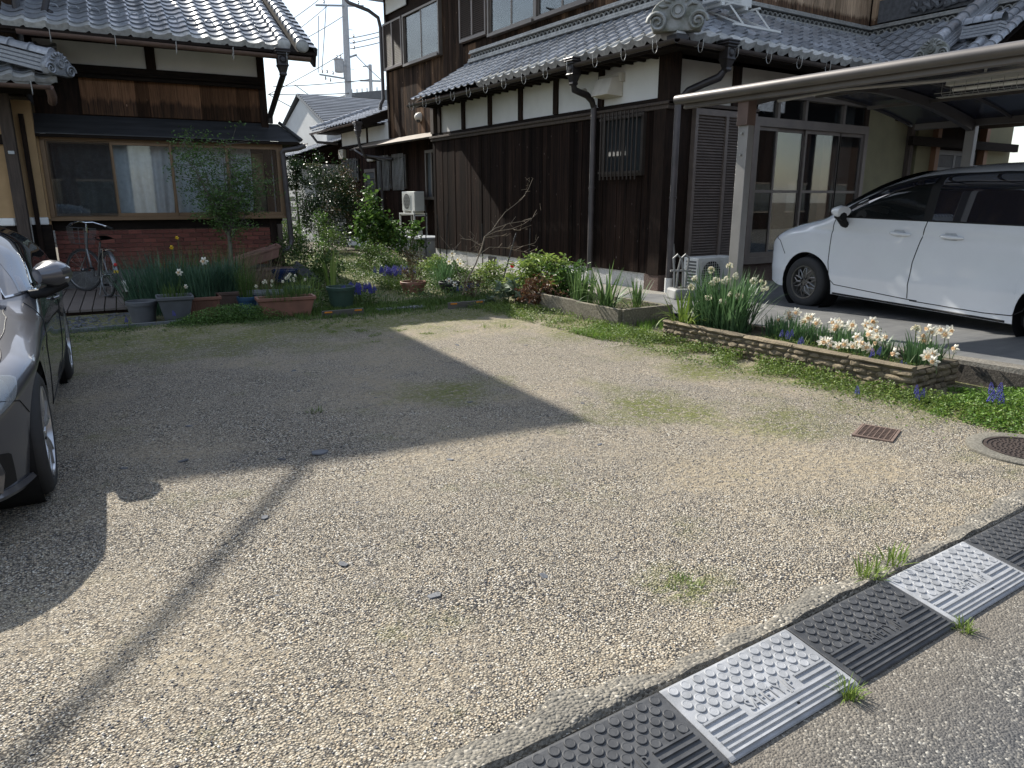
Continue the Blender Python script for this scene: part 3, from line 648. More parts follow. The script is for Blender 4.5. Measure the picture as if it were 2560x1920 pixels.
for k in range(4):
    z=.055*k; b.bar(q0+Vector((0,0,z)),q1+Vector((0,0,z)),.26-.03*k,.048)
b.build('ridge_course',tile_g,ep,bevel=.006,seg=1)
half_round(ep,q0+Vector((0,0,.21)),q1+Vector((0,0,.21)),.10,8,False,tile_g)
onigawara(ep,q0+Vector((.05,-.06,-.02)),R(48),.42,tile_g,False)
gutter(LH,(-5,-1.6,3.03),(.24,-1.6,3.02),.055,gutter_m,False,hooks=12); MB().tube([(.22,-1.58,3.0),(.24,-1.5,2.9),(.22,-1.3,2.84)],.06,8).build('gutter_outlet',gutter_m,LH,smooth=True)
b=MB().add([(-2.1,-1.5,3.07),(.33,-1.5,3.07),(.33,.0,3.3),(-2.1,.0,3.77)],[(0,1,2,3)]); b.build('entrance_roof_deck',timber_h,ep)
# ================================================================ right house
RH=thing('charred_board_house','two-storey dark board house with grey tiled skirt roof beside the driveway','house',(8.15,8.3,0))
def rb_(name,mat,*boxes,par=None,**k):
    b=MB()
    for q in boxes: b.box(*q)
    return b.build(name,mat,par or RH,w=True,**k)
wood_r=charred_wood('charred_boards',char=(.006,.0048,.0045),brown=(.026,.0145,.0105),faded=(.055,.032,.022),fade=.35)
wood_u=charred_wood('charred_boards_upper',char=(.010,.0085,.008),brown=(.06,.035,.022),faded=(.26,.155,.09),fade=.8)
wood_f=charred_wood('faded_front_boards',char=(.02,.017,.015),brown=(.20,.12,.075),faded=(.52,.38,.26),zthr=4.93,fade=1.0,jag=.13)
wood_c=charred_wood('rear_wall_boards',char=(.010,.007,.006),brown=(.036,.018,.013),fade=0)
stucco=rough_concrete('white_stucco',(.78,.77,.74),(.62,.61,.58),55)
granite=rough_concrete('pebbled_plinth',(.25,.17,.14),(.12,.08,.065),120)
alum=M('dark_bronze_alu',(.085,.07,.06),(.06,.05,.043),5,.4,.05,.002,metal=.4,rand=.03,dirt=.15)
alum_l=M('taupe_alu',(.17,.142,.122),(.13,.11,.095),5,.45,.05,.002,metal=.25,rand=.03,dirt=.15)
louvre=M('taupe_louvre',(.17,.135,.115),(.125,.10,.086),7,.5,.05,.002,rand=.03,dirt=.2)
# ---- ground floor wall facing the lot
rb_('foundation',stucco,(8.17,8.5,8.62,16.0,-.05,.335)); rb_('corner_plinth',granite,(8.13,8.5,8.30,8.619,-.05,.33))
rb_('wall_backing',timber,(8.20,8.5,8.40,16.02,.33,3.6))
for y in (13.35,11.05): 
    rb_('foundation_vent',M('vent_dark',(.02,.018,.017),rand=0),(8.155,8.169,y-.16,y+.16,.08,.30))
planks(RH,8.155,8.185,8.55,15.98,.34,2.84,'y',.118,wood_r,True,jit=.010)
rb_('corner_board',timber,(8.12,8.30,8.30,8.545,.335,2.86))
sb=rb_('belt_rail',greywood,(8.08,8.30,8.22,16.03,2.862,2.905),(8.11,8.30,8.25,16.01,2.80,2.861),bevel=.006,seg=1)
rb_('corner_post',timber,(8.10,8.32,8.22,8.47,2.906,3.62)); rb_('sill_beam',timber_h,(8.14,8.30,8.471,16.0,2.906,2.97))
pp=[8.47,9.84,11.1,12.24,13.37,14.48,15.6]
for k in range(len(pp)-1):
    rb_('plaster_panel',plaster,(8.165,8.19,pp[k]+(.06 if k else 0),pp[k+1]-.06,2.971,3.55))
    rb_('strut_post',timber,(8.12,8.21,pp[k+1]-.06,pp[k+1]+.06,2.972,3.56))
rb_('eave_beam',timber_h,(8.10,8.30,8.25,16.0,3.551,3.70)); rb_('end_post',greywood,(8.11,8.25,15.85,16.0,2.973,3.56))
# ---- barred window
wy0,wy1,wz0,wz1=8.74,9.72,1.86,2.79
wf=rb_('barred_window',alum,(8.09,8.16,wy0,wy0+.05,wz0,wz1),(8.09,8.16,wy1-.05,wy1,wz0,wz1),(8.09,8.16,wy0+.05,wy1-.05,wz0,wz0+.05),(8.09,8.16,wy0+.05,wy1-.05,wz1-.05,wz1),(8.11,8.15,9.20,9.26,wz0+.05,wz1-.05))
dglass=glass('dark_glass',(.03,.035,.038),.03)
rb_('pane',dglass,(8.125,8.131,wy0+.05,9.20,wz0+.05,wz1-.05),(8.135,8.141,9.26,wy1-.05,wz0+.05,wz1-.05),par=wf)
for k in range(10):
    y=wy0+.06+k*.095; rb_('window_bar',alum,(8.00,8.018,y-.009,y+.009,wz0-.06,wz1+.05),par=wf)
rb_('bar_rail',alum,(8.019,8.035,wy0,wy1,wz0+.04,wz0+.07),(8.019,8.035,wy0,wy1,wz1-.06,wz1-.03),par=wf)
# ---- vent hood and small vents
cream=M('cream_metal',(.62,.58,.50),(.52,.48,.41),6,.5,.08,.002,rand=.03,dirt=.2)
MB().add([(8.16,9.32,3.08),(8.16,9.80,3.08),(8.16,9.80,3.40),(8.16,9.32,3.40),(7.86,9.36,3.10),(7.86,9.76,3.10),(7.95,9.76,3.36),(7.95,9.36,3.36)],[(0,1,2,3),(4,7,6,5),(0,4,5,1),(1,5,6,2),(2,6,7,3),(3,7,4,0)]).build('vent_hood',cream,RH,w=True,bevel=.012)
rb_('vent_collar',cream,(8.08,8.16,9.28,9.84,3.30,3.43))
MB().lathe([(0,-.06),(.06,-.05),(.075,0),(.075,.05)],16,(8.15,10.3,3.24),'x').build('round_vent',cream,RH,w=True,smooth=True)
# ---- skirt roof
gutter_d=M('dark_brown_gutter',(.075,.058,.05),(.045,.036,.032),6,.45,.12,.003,rand=.04,dirt=.25)
P28=R(30.5); T28=math.tan(P28); up1=Vector((math.cos(P28),0,math.sin(P28))); up2=Vector((0,math.cos(P28),math.sin(P28)))
EX,EY,EZ=7.62,7.68,3.665
rf=rb_('roof',timber_h,(7.66,8.1,7.75,15.85,3.55,3.58))
def rquad(name,mat,*pts,par=None): return MB().add(pts,[tuple(range(len(pts)))]).build(name,mat,par or RH,w=True)
rquad('roof_deck',timber_h,(EX+.02,15.85,EZ-.045),(EX+.02,EY+.02,EZ-.045),(9.12,EY+.02+9.12-EX-.02,EZ-.045+(9.10-EX)*T28),(9.12,15.85,EZ-.045+(9.10-EX)*T28),par=rf)
rquad('roof_deck',timber_h,(EX+.02,EY+.02,EZ-.045),(14.6,EY+.02,EZ-.045),(14.6,9.32,EZ-.045+(9.30-EY)*T28),(9.12,9.22,EZ-.045+(9.22-EY)*T28),par=rf)
def skA(c,r):
    y=15.9-(c+.5)*.265; x=EX+(r+.3)*.232*math.cos(P28); return y<EY+(x-EX)-.02
tile_roof(rf,(EX-.02,15.9,EZ),(0,-1,0),up1,32,8,.265,.232,skip=skA,keep=lambda c,r:c>10)
def skB(c,r):
    x=EX+(c+.5)*.265; y=EY+(r+.3)*.232*math.cos(P28); return x<EX+(y-EY)-.05 or x>12.82+(y-EY)*1.0+.1
tile_roof(rf,(EX,EY-.02,EZ),(1,0,0),up2,27,8,.265,.232,skip=skB,keep=lambda c,r:True)
# hip ridge and its ornament
h0=Vector((EX+.08,EY+.06,EZ+.08)); h1=Vector((9.1,9.2,4.66)); b=MB()
for k in range(4): b.bar(h0+Vector((0,0,.055*k)),h1+Vector((0,0,.055*k)),.24-.03*k,.047)
b.build('hip_course',tile_g,rf,w=True,bevel=.006,seg=1); half_round(rf,h0+Vector((.0,0,.21)),h1+Vector((0,0,.21)),.085,9,True,tile_g,name='hip_tile')
oni=M('mossy_ornament',(.34,.345,.34),(.10,.105,.075),7,.6,.4,.006,rand=.05,dirt=.5)
onigawara(rf,h0+Vector((-.05,-.05,-.02)),R(-45),.66,oni,True)
MB().add([(EX-.04,EY-.06,EZ-.02),(EX+.08,EY-.12,EZ-.02),(EX+.08,EY+.02,EZ-.02),(EX-.02,EY+.04,EZ-.02),(EX+.03,EY-.02,EZ+.14)],[(0,1,4),(1,2,4),(2,3,4),(3,0,4),(3,2,1,0)]).build('corner_finial',tile_lit,rf,w=True)
MB().prism([(EX-.09,EY-.12),(EX+.12,EY-.14),(EX+.16,EY+.08),(EX-.07,EY+.10)],'z',EZ-.10,EZ-.022).build('corner_cap',copper,rf,w=True,bevel=.012)
rb_('fascia',timber_h,(EX+.02,EX+.06,EY,15.85,3.50,3.60),par=rf); rb_('fascia',timber_h,(EX+.07,14.4,EY,EY+.04,3.50,3.60),par=rf)
rb_('soffit',timber_h,(EX+.07,8.15,EY+.05,15.85,3.585,3.60),par=rf); rb_('soffit',timber_h,(8.16,14.4,EY+.05,8.35,3.585,3.60),par=rf)
for k in range(27): rb_('rafter_tail',timber_h,(EX+.08,8.12,8.5+k*.275,8.545+k*.275,3.51,3.584),par=rf)
gutter(RH,(EX-.07,15.95,3.56),(EX-.07,EY-.10,3.575),.055,gutter_d,True,hooks=13); gutter(RH,(EX-.04,EY-.08,3.575),(14.0,EY-.08,3.53),.055,gutter_d,True,hooks=9)
# noshi courses against the upper wall with the wave band
def noshi(p0,p1,out,name='wall_course'):
    p0,p1,out=Vector(p0),Vector(p1),Vector(out); d=(p1-p0).normalized(); L_=(p1-p0).length; b=MB()
    for z,w_,h in ((.0,.17,.04),(.045,.15,.04),(.19,.14,.035),(.228,.12,.035)): b.bar(p0+out*w_/2+Vector((0,0,z)),p1+out*w_/2+Vector((0,0,z)),w_,h)
    b.build(name,tile_lit,rf,w=True,bevel=.005,seg=1)
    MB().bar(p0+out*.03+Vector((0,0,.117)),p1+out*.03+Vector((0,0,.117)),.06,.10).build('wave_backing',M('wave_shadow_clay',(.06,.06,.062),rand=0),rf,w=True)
    n=int(L_/.13); b=MB()
    for k in range(n):
        c=p0+d*((k+.5)*L_/n)+out*.075+Vector((0,0,.075)); pts=[c+d*(.065*math.cos(math.pi*q/7))+Vector((0,0,.075*math.sin(math.pi*q/7))) for q in range(8)]
        b.tube(pts,.016,5)
    tag(b.build('wave_tiles',tile_lit,rf,w=True,smooth=True),kind='stuff')
noshi((9.1,15.65,4.56),(9.1,9.3,4.56),(-1,0,0)); noshi((9.1,9.3,4.555),(14.55,9.3,4.555),(0,-1,0)); noshi((14.55,9.3,4.56),(14.55,5.6,4.56),(-1,0,0))
# ---- upper storey walls
rb_('upper_backing',timber,(9.16,14.4,9.36,20.55,3.0,7.1),(9.16,9.5,9.36,20.55,.05,3.0))
WIN=[(17.22,19.28),(11.3,14.86)]; SHUT=[(19.33,20.6),(14.92,16.18)]
me=plank_mesh(wood_u,'upper'); y=9.32
while y<20.5:
    wd=.118; yc=y+wd/2; zb=4.60 if yc<15.62 else 3.16
    segs=[(zb,7.0)]
    for a,c in WIN+SHUT:
        if a-.03<yc<c+.03: segs=[(zb,4.99)]
    for z0,z1 in segs: j=random.uniform(0,.008); inst(me,'plank',RH,(9.115-j,y+.002,z0),(0,0,0),(.045+j,wd-.004,z1-z0),w=True)
    y+=wd
me=plank_mesh(wood_f,'front'); x=9.12
while x<14.5:
    wd=.165; inst(me,'plank',RH,(x+.003,9.315-random.uniform(0,.008),4.6),(0,0,0),(wd-.006,.045,2.4),w=True); x+=wd
me=plank_mesh(wood_f,'side'); y=5.65
while y<9.25:
    inst(me,'plank',RH,(14.565,y+.003,4.85),(0,0,0),(.045,.159,2.0),w=True); y+=.165
rb_('upper_backing',timber,(14.61,18,5.5,9.8,3.0,7.0))
rb_('corner_board',timber,(9.07,9.17,9.20,9.314,4.6,7.0),(9.07,9.17,20.5,20.6,3.2,7.0))
rb_('front_window',alum,(13.4,14.4,9.27,9.31,5.32,5.40),(13.4,13.45,9.27,9.31,5.401,6.3),(14.35,14.4,9.27,9.31,5.401,6.3)); rb_('front_pane',dglass,(13.45,14.35,9.285,9.292,5.40,6.3))
# ---- upper windows and louvred shutters
frost=M('pale_curtain',(.60,.63,.68),(.46,.49,.55),.5,.8,.05,.002,rand=.04,dirt=.1,stretch=(12,12,.6)); mesh_scr=M('grey_screen',(.075,.08,.088),(.06,.065,.07),3,.7,0,.002,rand=.03,dirt=.05)
def sash_window(y0,y1,z0,z1,x=9.1,n=2):
    f=rb_('window_frame',alum_l,(x-.09,x+.02,y0-.05,y0,z0-.05,z1),(x-.09,x+.02,y1,y1+.05,z0-.05,z1),(x-.13,x+.02,y0,y1,z0-.06,z0),(x-.09,x+.02,y0,y1,z1-.05,z1))
    s=(y1-y0)/n
    for i in range(n):
        a=y0+i*s; xx=x-.04 if i%2 else x-.065
        q=rb_('sash',alum_l,(xx,xx+.022,a,a+.04,z0,z1-.05),(xx,xx+.022,a+s-.04,a+s,z0,z1-.05),(xx,xx+.022,a+.04,a+s-.04,z0,z0+.05))
        rb_('pane',wglass,(xx+.008,xx+.013,a+.04,a+s-.04,z0+.05,z1-.05),par=q)
        rb_('curtain' if i%2==0 else 'insect_screen',frost if i%2==0 else mesh_scr,(x+.0,x+.012,a+.02,a+s-.02,z0,z1),par=q)
    return f
sash_window(17.25,19.25,5.02,6.25); sash_window(13.1,14.84,5.02,6.6); sash_window(11.35,13.0,5.02,6.6)
def shutter(y0,y1,z0,z1,x):
    b=MB().box(x-.12,x,y0,y1,z0,z0+.07).box(x-.12,x,y0,y1,z1-.05,z1).box(x-.12,x,y0,y0+.05,z0+.07,z1-.05).box(x-.12,x,y1-.05,y1,z0+.07,z1-.05).box(x-.125,x-.10,(y0+y1)/2-.03,(y0+y1)/2+.03,z0+.07,z1-.05).box(x-.06,x-.02,y0+.05,y1-.05,z0+.07,z1-.05)
    o=b.build('shutter_box',louvre,RH,w=True); s=MB(); n=int((z1-z0-.12)/.042)
    for k in range(n):
        z=z0+.08+k*.042; s.add([(x-.112,y0+.05,z),(x-.112,y1-.05,z),(x-.075,y1-.05,z+.034),(x-.075,y0+.05,z+.034)],[(0,1,2,3)])
    tag(s.build('louvre_slats',louvre,o,w=True),kind='stuff')
shutter(19.36,20.58,5.03,6.25,9.12); shutter(14.95,16.15,5.05,6.7,9.12)
# ---- upper roof (above the picture; shades the wall)
MB().add([(8.28,8.5,7.02),(18,8.5,7.02),(18,21.35,7.02),(8.28,21.35,7.02),(8.28,8.5,7.17),(18,8.5,7.17),(18,21.35,7.17),(8.28,21.35,7.17),(13,12.5,9.6),(13,17.5,9.6)],[(0,1,2,3),(4,7,9,8),(4,8,5),(5,8,9,6),(6,9,7),(0,4,5,1),(1,5,6,2),(2,6,7,3),(3,7,4,0)]).build('upper_roof',tile_g,RH,w=True)
MB().tube([(8.2,21.3,6.98),(8.25,21.1,6.82),(8.7,20.8,6.62),(8.95,20.72,6.45),(9.0,20.7,6.2),(9.0,20.7,4.3),(8.92,20.72,4.15),(8.9,20.74,4.0)],.05,10).build('upper_downpipe',black_pipe,RH,w=True,smooth=True)
rb_('white_eave_panel',plaster,(9.09,9.115,19.2,20.5,6.5,6.95))
# ---- downpipes with ornate rain heads
rain_head(RH,(7.57,9.85,3.67),copper,True,(-1,0))
MB().tube([(7.57,9.85,3.29),(7.60,9.86,3.20),(7.72,9.87,3.17),(7.88,9.88,3.14),(8.0,9.90,3.06),(8.045,9.90,2.95)],[.045,.055,.05,.055,.05,.045],10).build('rain_elbow',copper,RH,w=True,smooth=True)
MB().tube([(8.045,9.90,3.0),(8.045,9.90,.30)],.048,12).lathe([(.055,0),(.056,.03),(.049,.035)],12,(8.045,9.90,1.66)).build('downpipe',black_pipe,RH,w=True,smooth=True)
white_pvc=M('white_pvc',(.66,.66,.64),(.55,.55,.53),9,.45,.05,.002,rand=0); MB().tube([(8.045,9.90,.06),(8.045,9.90,.30)],.058,12).build('downpipe_sleeve',white_pvc,RH,w=True,smooth=True)
rain_head(RH,(8.55,7.58,3.66),copper,True,(0,-1))
MB().tube([(8.55,7.60,3.28),(8.50,7.66,3.18),(8.36,7.82,3.10),(8.24,7.98,3.02),(8.16,8.08,2.88)],[.045,.06,.055,.055,.048],10).build('rain_elbow',copper,RH,w=True,smooth=True)
MB().tube([(8.15,8.09,2.92),(8.15,8.09,.3)],.05,12).lathe([(.057,0),(.058,.03),(.05,.035)],12,(8.15,8.09,1.5)).build('downpipe',black_pipe,RH,w=True,smooth=True); MB().tube([(8.15,8.09,.07),(8.15,8.09,.31)],.06,12).build('downpipe_sleeve',white_pvc,RH,w=True,smooth=True)
# ---- front wall under the skirt roof
rb_('front_backing',timber,(8.35,10.1,8.42,8.6,0,3.5)); rb_('front_backing',timber,(13.25,18.5,8.75,8.9,0,3.6))
rb_('front_board',timber,(8.31,8.70,8.34,8.42,.33,2.86)); rb_('front_rail',greywood,(8.10,10.12,8.22,8.40,2.862,2.91)); rb_('front_foundation',granite,(8.40,13.4,8.36,8.6,-.05,.40))
rb_('front_plaster',M('grey_plaster',(.52,.49,.43),(.44,.41,.35),2.5,.85,.1,.003,rand=.03,dirt=.25),(8.33,9.60,8.37,8.41,2.911,3.53),(9.78,13.3,8.37,8.41,3.2,3.53)); rb_('front_strut',timber,(9.601,9.779,8.33,8.42,2.911,3.53))
b=MB().box(8.70,10.12,8.24,8.33,.42,.50).box(8.70,10.12,8.24,8.33,2.75,2.84).box(8.70,8.76,8.24,8.33,.50,2.75).box(10.06,10.12,8.24,8.33,.50,2.75).box(9.38,9.44,8.235,8.33,.50,2.75).box(8.76,10.06,8.29,8.33,.5,2.75)
o=b.build('front_shutter_box',louvre,RH,w=True); s=MB()
for k in range(52):
    z=.51+k*.043; s.add([(8.76,8.25,z),(10.06,8.25,z),(10.06,8.285,z+.036),(8.76,8.285,z+.036)],[(0,1,2,3)])
tag(s.build('louvre_slats',louvre,o,w=True),kind='stuff')
df=rb_('glass_door_frame',alum_l,(10.14,13.3,8.26,8.40,.41,.52),(10.14,13.3,8.26,8.40,2.66,2.80),(10.14,10.22,8.26,8.40,.52,2.66),(13.2,13.3,8.26,8.40,.52,2.66),(10.14,13.3,8.26,8.40,3.13,3.2),(10.67,10.73,8.28,8.40,2.80,3.13),(11.4,11.46,8.28,8.40,2.80,3.13),(12.5,12.56,8.28,8.40,2.80,3.13))
for a,c,yy in ((10.22,10.74,8.30),(10.70,11.52,8.34),(11.49,12.52,8.30),(12.48,13.2,8.30)):
    q=rb_('sliding_door',alum_l,(a,a+.045,yy,yy+.03,.52,2.66),(c-.045,c,yy,yy+.03,.52,2.66),(a+.045,c-.045,yy,yy+.03,.52,.60),(a+.045,c-.045,yy,yy+.03,2.60,2.66),(a+.045,c-.045,yy,yy+.03,1.60,1.645))
    rb_('pane',wglass,(a+.045,c-.045,yy+.012,yy+.018,.60,1.60),par=q); rb_('pane',wglass,(a+.045,c-.045,yy+.012,yy+.018,1.645,2.60),par=q)
rb_('transom_pane',wglass,(10.22,13.2,8.33,8.336,2.80,3.13))
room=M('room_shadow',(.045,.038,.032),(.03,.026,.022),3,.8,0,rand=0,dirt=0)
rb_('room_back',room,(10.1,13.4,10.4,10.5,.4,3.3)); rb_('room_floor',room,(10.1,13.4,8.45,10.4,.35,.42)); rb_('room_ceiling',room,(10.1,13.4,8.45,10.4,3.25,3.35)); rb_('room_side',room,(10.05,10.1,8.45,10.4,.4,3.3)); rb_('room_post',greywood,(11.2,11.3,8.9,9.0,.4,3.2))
b=MB(); b.grid(lambda u,v:(12.62+u*.62,8.52+.03*math.sin(u*40+1.2*math.sin(u*9)),.46+v*2.7),60,2); b.build('white_curtain',M('white_curtain_cloth',(.62,.62,.60),rand=0,rough=.85,bump=.05),RH,w=True,smooth=True)
b=MB(); b.grid(lambda u,v:(11.9+u*.3,8.6+.02*math.sin(u*30),.46+v*2.2),30,2); b.build('curtain',cur2,RH,w=True,smooth=True)
olive=M('olive_plaster',(.23,.21,.12),(.19,.17,.098),4,.9,.15,.003,rand=0,dirt=.1)
rb_('entrance_wall',olive,(13.3,15.1,8.55,8.74,0,3.4)); rb_('entrance_wall',olive,(15.55,16.1,8.56,8.74,0,3.4)); rb_('entrance_wall',olive,(18.3,19.6,8.56,8.74,0,3.4)); rb_('entrance_post',timber,(13.21,13.33,8.3,8.54,0,3.2)); rb_('entrance_post',greywood,(15.1,15.22,8.45,8.55,0,3.3)); rb_('entrance_post',M('new_timber',(.27,.135,.07),rand=.05,stretch=(8,8,1)),(16.1,16.25,8.45,8.6,0,3.3)); rb_('entrance_post',MAT['new_timber'],(18.15,18.3,8.45,8.6,0,3.3))
rb_('entrance_beam',timber_h,(15.0,19.5,8.35,8.448,2.55,2.72)); 
ent=rb_('lattice_door',M('dark_lattice',(.12,.12,.125),(.09,.09,.095),6,.5,.05,.002,rand=0),(16.3,18.1,8.60,8.64,.3,.40),(16.3,18.1,8.60,8.64,2.06,2.16),(16.3,18.1,8.60,8.64,2.42,2.52),(16.3,16.38,8.60,8.64,.4,2.42),(18.02,18.1,8.60,8.64,.4,2.42),(17.15,17.25,8.60,8.64,.4,2.42))
lm=MAT['dark_lattice']; lme2=MB().box(0,.022,0,.022,0,1).mesh('lattice_bar',lm)
for k in range(36):
    x=16.42+k*.046
    if x<18.0: inst(lme2,'lattice_bar',ent,(x,8.61,.4),(0,0,0),(1,1,1.66),w=True); inst(lme2,'lattice_bar',ent,(x,8.61,2.17),(0,0,0),(1,1,.24),w=True)
rb_('lattice_backing',M('paper_pane',(.16,.16,.16),rand=0),(16.38,18.02,8.66,8.67,.4,2.42),par=ent)
rb_('letter_box',M('silver_box',(.55,.56,.58),(.45,.46,.48),6,.4,.05,.002,metal=.4,rand=0),(18.35,18.85,8.44,8.55,1.55,2.0),bevel=.01)
# ---- right wing roof slope facing the lot, with descending ridge
def skC(c,r):
    y=9.35-(c+.5)*.265; x=12.82+(r+.3)*.232*math.cos(P28); return y>EY+(x-12.82)+.12
tile_roof(rf,(12.80,9.35,EZ),(0,-1,0),up1,12,8,.265,.232,skip=skC,keep=lambda c,r:True)
rquad('roof_deck',timber_h,(12.84,EY+.02,EZ-.045),(12.84,6.15,EZ-.045),(14.56,6.15,EZ-.045+1.72*T28),(14.56,9.35,EZ-.045+1.72*T28),par=rf)
k0=Vector((12.84,6.98,3.80)); k1=k0+Vector((1.72,0,1.72*T28)); b=MB()
for k in range(4): b.bar(k0+Vector((0,0,.055*k)),k1+Vector((0,0,.055*k)),.24-.03*k,.047)
b.build('descending_ridge',tile_g,rf,w=True,bevel=.006,seg=1); half_round(rf,k0+Vector((0,0,.21)),k1+Vector((0,0,.21)),.10,7,True,tile_g); onigawara(rf,k0+Vector((-.06,0,-.06)),R(-90),.45,oni,True)
for yy in (6.45,6.22): half_round(rf,Vector((12.82,yy,3.72)),Vector((14.5,yy,3.72+1.68*T28)),.085,9,True,tile_g,name='round_tile')
b=MB(); q0=Vector((13.3,6.78,4.05)); q1=Vector((13.3,6.2,4.05))
for k in range(4): b.bar(q0+Vector((0,0,.05*k)),q1+Vector((0,0,.05*k)),.3-.03*k,.043)
b.build('short_ridge',tile_g,rf,w=True,bevel=.005,seg=1); half_round(rf,q0+Vector((0,0,.2)),q1+Vector((0,0,.2)),.12,4,True,tile_g)
# carved frieze on the wing wall
fz=M('frieze_clay',(.13,.135,.145),(.07,.073,.08),14,.55,.5,.008,rand=0)
rb_('frieze_panel',fz,(14.50,14.56,5.9,9.1,4.85,5.25)); b=MB()
for s in range(3):
    b.tube([(14.46,8.4-.045*k,5.03+.10*math.sin(k*.62+s*2)+.02*math.sin(k*2.1)) for k in range(46)],[.05+.02*math.sin(k*1.3+s) for k in range(46)],6)
b.build('frieze_carving',fz,RH,w=True,smooth=True)
# ================================================================ rear wing behind (single storey)
rb_('rear_wall',timber,(9.14,9.6,20.6,24.7,0,3.7)); planks(RH,9.105,9.135,15.98,24.6,.25,3.12,'y',.13,wood_c,True,name='rear_plank'); rb_('rear_plinth',stucco,(9.12,9.3,16.02,24.6,-.05,.249))
rb_('rear_plaster',plaster,(9.09,9.12,20.62,22.2,3.2,3.68),(9.09,9.12,22.32,24.5,3.2,3.68)); rb_('rear_strut',timber,(9.07,9.13,22.2,22.32,3.15,3.7)); rb_('rear_rail',timber_h,(9.06,9.13,20.6,24.65,3.121,3.199))
bar_silver=M('silver_bars',(.40,.40,.40),(.32,.32,.32),4,.4,0,metal=.5,rand=.03)
def bars(y0,y1,z0,z1,x=9.1,n=10):
    f=rb_('barred_window',alum,(x-.05,x,y0,y0+.05,z0,z1),(x-.05,x,y1-.05,y1,z0,z1),(x-.05,x,y0+.05,y1-.05,z0,z0+.05),(x-.05,x,y0+.05,y1-.05,z1-.05,z1)); rb_('pane',dglass,(x-.03,x-.02,y0+.05,y1-.05,z0+.05,z1-.05),par=f)
    for k in range(n):
        y=y0+.05+(y1-y0-.1)*(k+.5)/n; rb_('window_bar',bar_silver,(x-.10,x-.085,y-.011,y+.011,z0-.04,z1+.03),par=f)
bars(23.05,24.5,2.05,2.75); bars(20.48,21.48,1.78,2.72,n=9); bars(19.45,20.36,1.78,2.72,n=9)
d=rb_('rear_door',alum_l,(9.03,9.1,21.65,21.72,.5,2.4),(9.03,9.1,22.45,22.52,.5,2.4),(9.03,9.1,21.72,22.45,2.3,2.4),(9.03,9.1,21.72,22.45,.5,.6)); rb_('pane',mesh_scr,(9.06,9.07,21.72,22.45,.6,2.3),par=d)
for k in range(10): rb_('door_slat',alum_l,(9.035,9.06,21.72,22.45,.75+k*.15,.775+k*.15),par=d)
rb_('door_lamp',cream,(9.0,9.1,21.7,22.2,2.62,2.72),bevel=.02); rb_('meter_box',cream,(8.98,9.1,24.2,24.62,2.80,3.1),bevel=.01)
tw=rb_('tall_window',alum_l,(9.02,9.1,17.5,17.56,1.55,2.75),(9.02,9.1,18.12,18.18,1.55,2.75),(9.02,9.1,17.56,18.12,2.68,2.75),(8.98,9.1,17.5,18.18,1.48,1.55),(9.04,9.08,17.82,17.87,1.55,2.68)); rb_('pane',wglass,(9.06,9.065,17.56,17.82,1.55,2.68),par=tw); rb_('curtain',frost,(9.085,9.095,17.56,17.8,1.55,2.68),par=tw); rb_('pane',mesh_scr,(9.07,9.08,17.87,18.12,1.55,2.68),par=tw)
can=M('canopy_sheet',(.27,.22,.175),(.2,.165,.13),5,.5,.1,.003,rand=0)
MB().add([(9.1,16.5,3.2),(9.1,22.0,3.2),(8.45,22.0,2.98),(8.45,16.5,2.98),(9.1,16.5,3.17),(9.1,22.0,3.17),(8.45,22.0,2.95),(8.45,16.5,2.95)],[(0,1,2,3),(7,6,5,4),(3,2,6,7),(2,1,5,6),(3,7,4,0)]).build('canopy',can,RH,w=True)
gutter(RH,(8.42,22.0,2.96),(8.42,16.4,2.97),.04,black_pipe,True); MB().tube([(8.40,21.6,2.92),(8.5,21.2,2.75),(8.9,20.0,2.6)],.04,8).build('canopy_downpipe',black_pipe,RH,w=True,smooth=True)
rr=rb_('rear_roof',timber_h,(8.5,9.2,20.9,25.3,3.62,3.66)); tile_roof(rr,(8.35,25.3,3.70),(0,-1,0),Vector((math.cos(R(20)),0,math.sin(R(20)))),16,9,.27,.235,keep=lambda c,r:False)
rquad('roof_deck',timber_h,(8.4,25.3,3.66),(8.4,20.9,3.66),(10.6,20.9,4.5),(10.6,25.3,4.5),par=rr); MB().bar((8.4,20.88,3.62),(10.4,20.88,4.36),.05,.24).build('barge_board',timber_h,rr,w=True)
gutter(RH,(8.29,25.3,3.64),(8.29,20.9,3.66),.055,gutter_m,True); rain_head(RH,(8.29,21.0,3.66),black_pipe,True,(-1,0)); MB().tube([(8.29,21.0,3.25),(8.32,21.0,3.0),(8.5,21.05,2.7),(9.0,21.1,2.6),(9.02,21.1,.1)],.045,8).build('rear_downpipe',black_pipe,RH,w=True,smooth=True)
half_round(rr,Vector((8.35,25.4,3.78)),Vector((10.5,25.4,4.56)),.09,9,True,tile_g); MB().tube([(8.29,25.2,3.6),(8.4,25.0,3.35),(9.0,24.7,3.3)],.045,8).build('rear_elbow',black_pipe,RH,w=True,smooth=True)
dome=thing('dome_camera','white dome security camera on the dark upper wall beside the plaster panels','security camera',(9.1,18.54,3.62))
MB().lathe([(0,-.16),(.05,-.15),(.10,-.10),(.125,-.04),(.125,.0)],20,(0,0,0),'x').build('housing',cream,dome,smooth=True); MB().lathe([(0,-.075),(.05,-.06),(.07,0)],16,(-.06,-.02,-.07)).build('lens_dome',MAT['dark_glass'],dome,smooth=True)
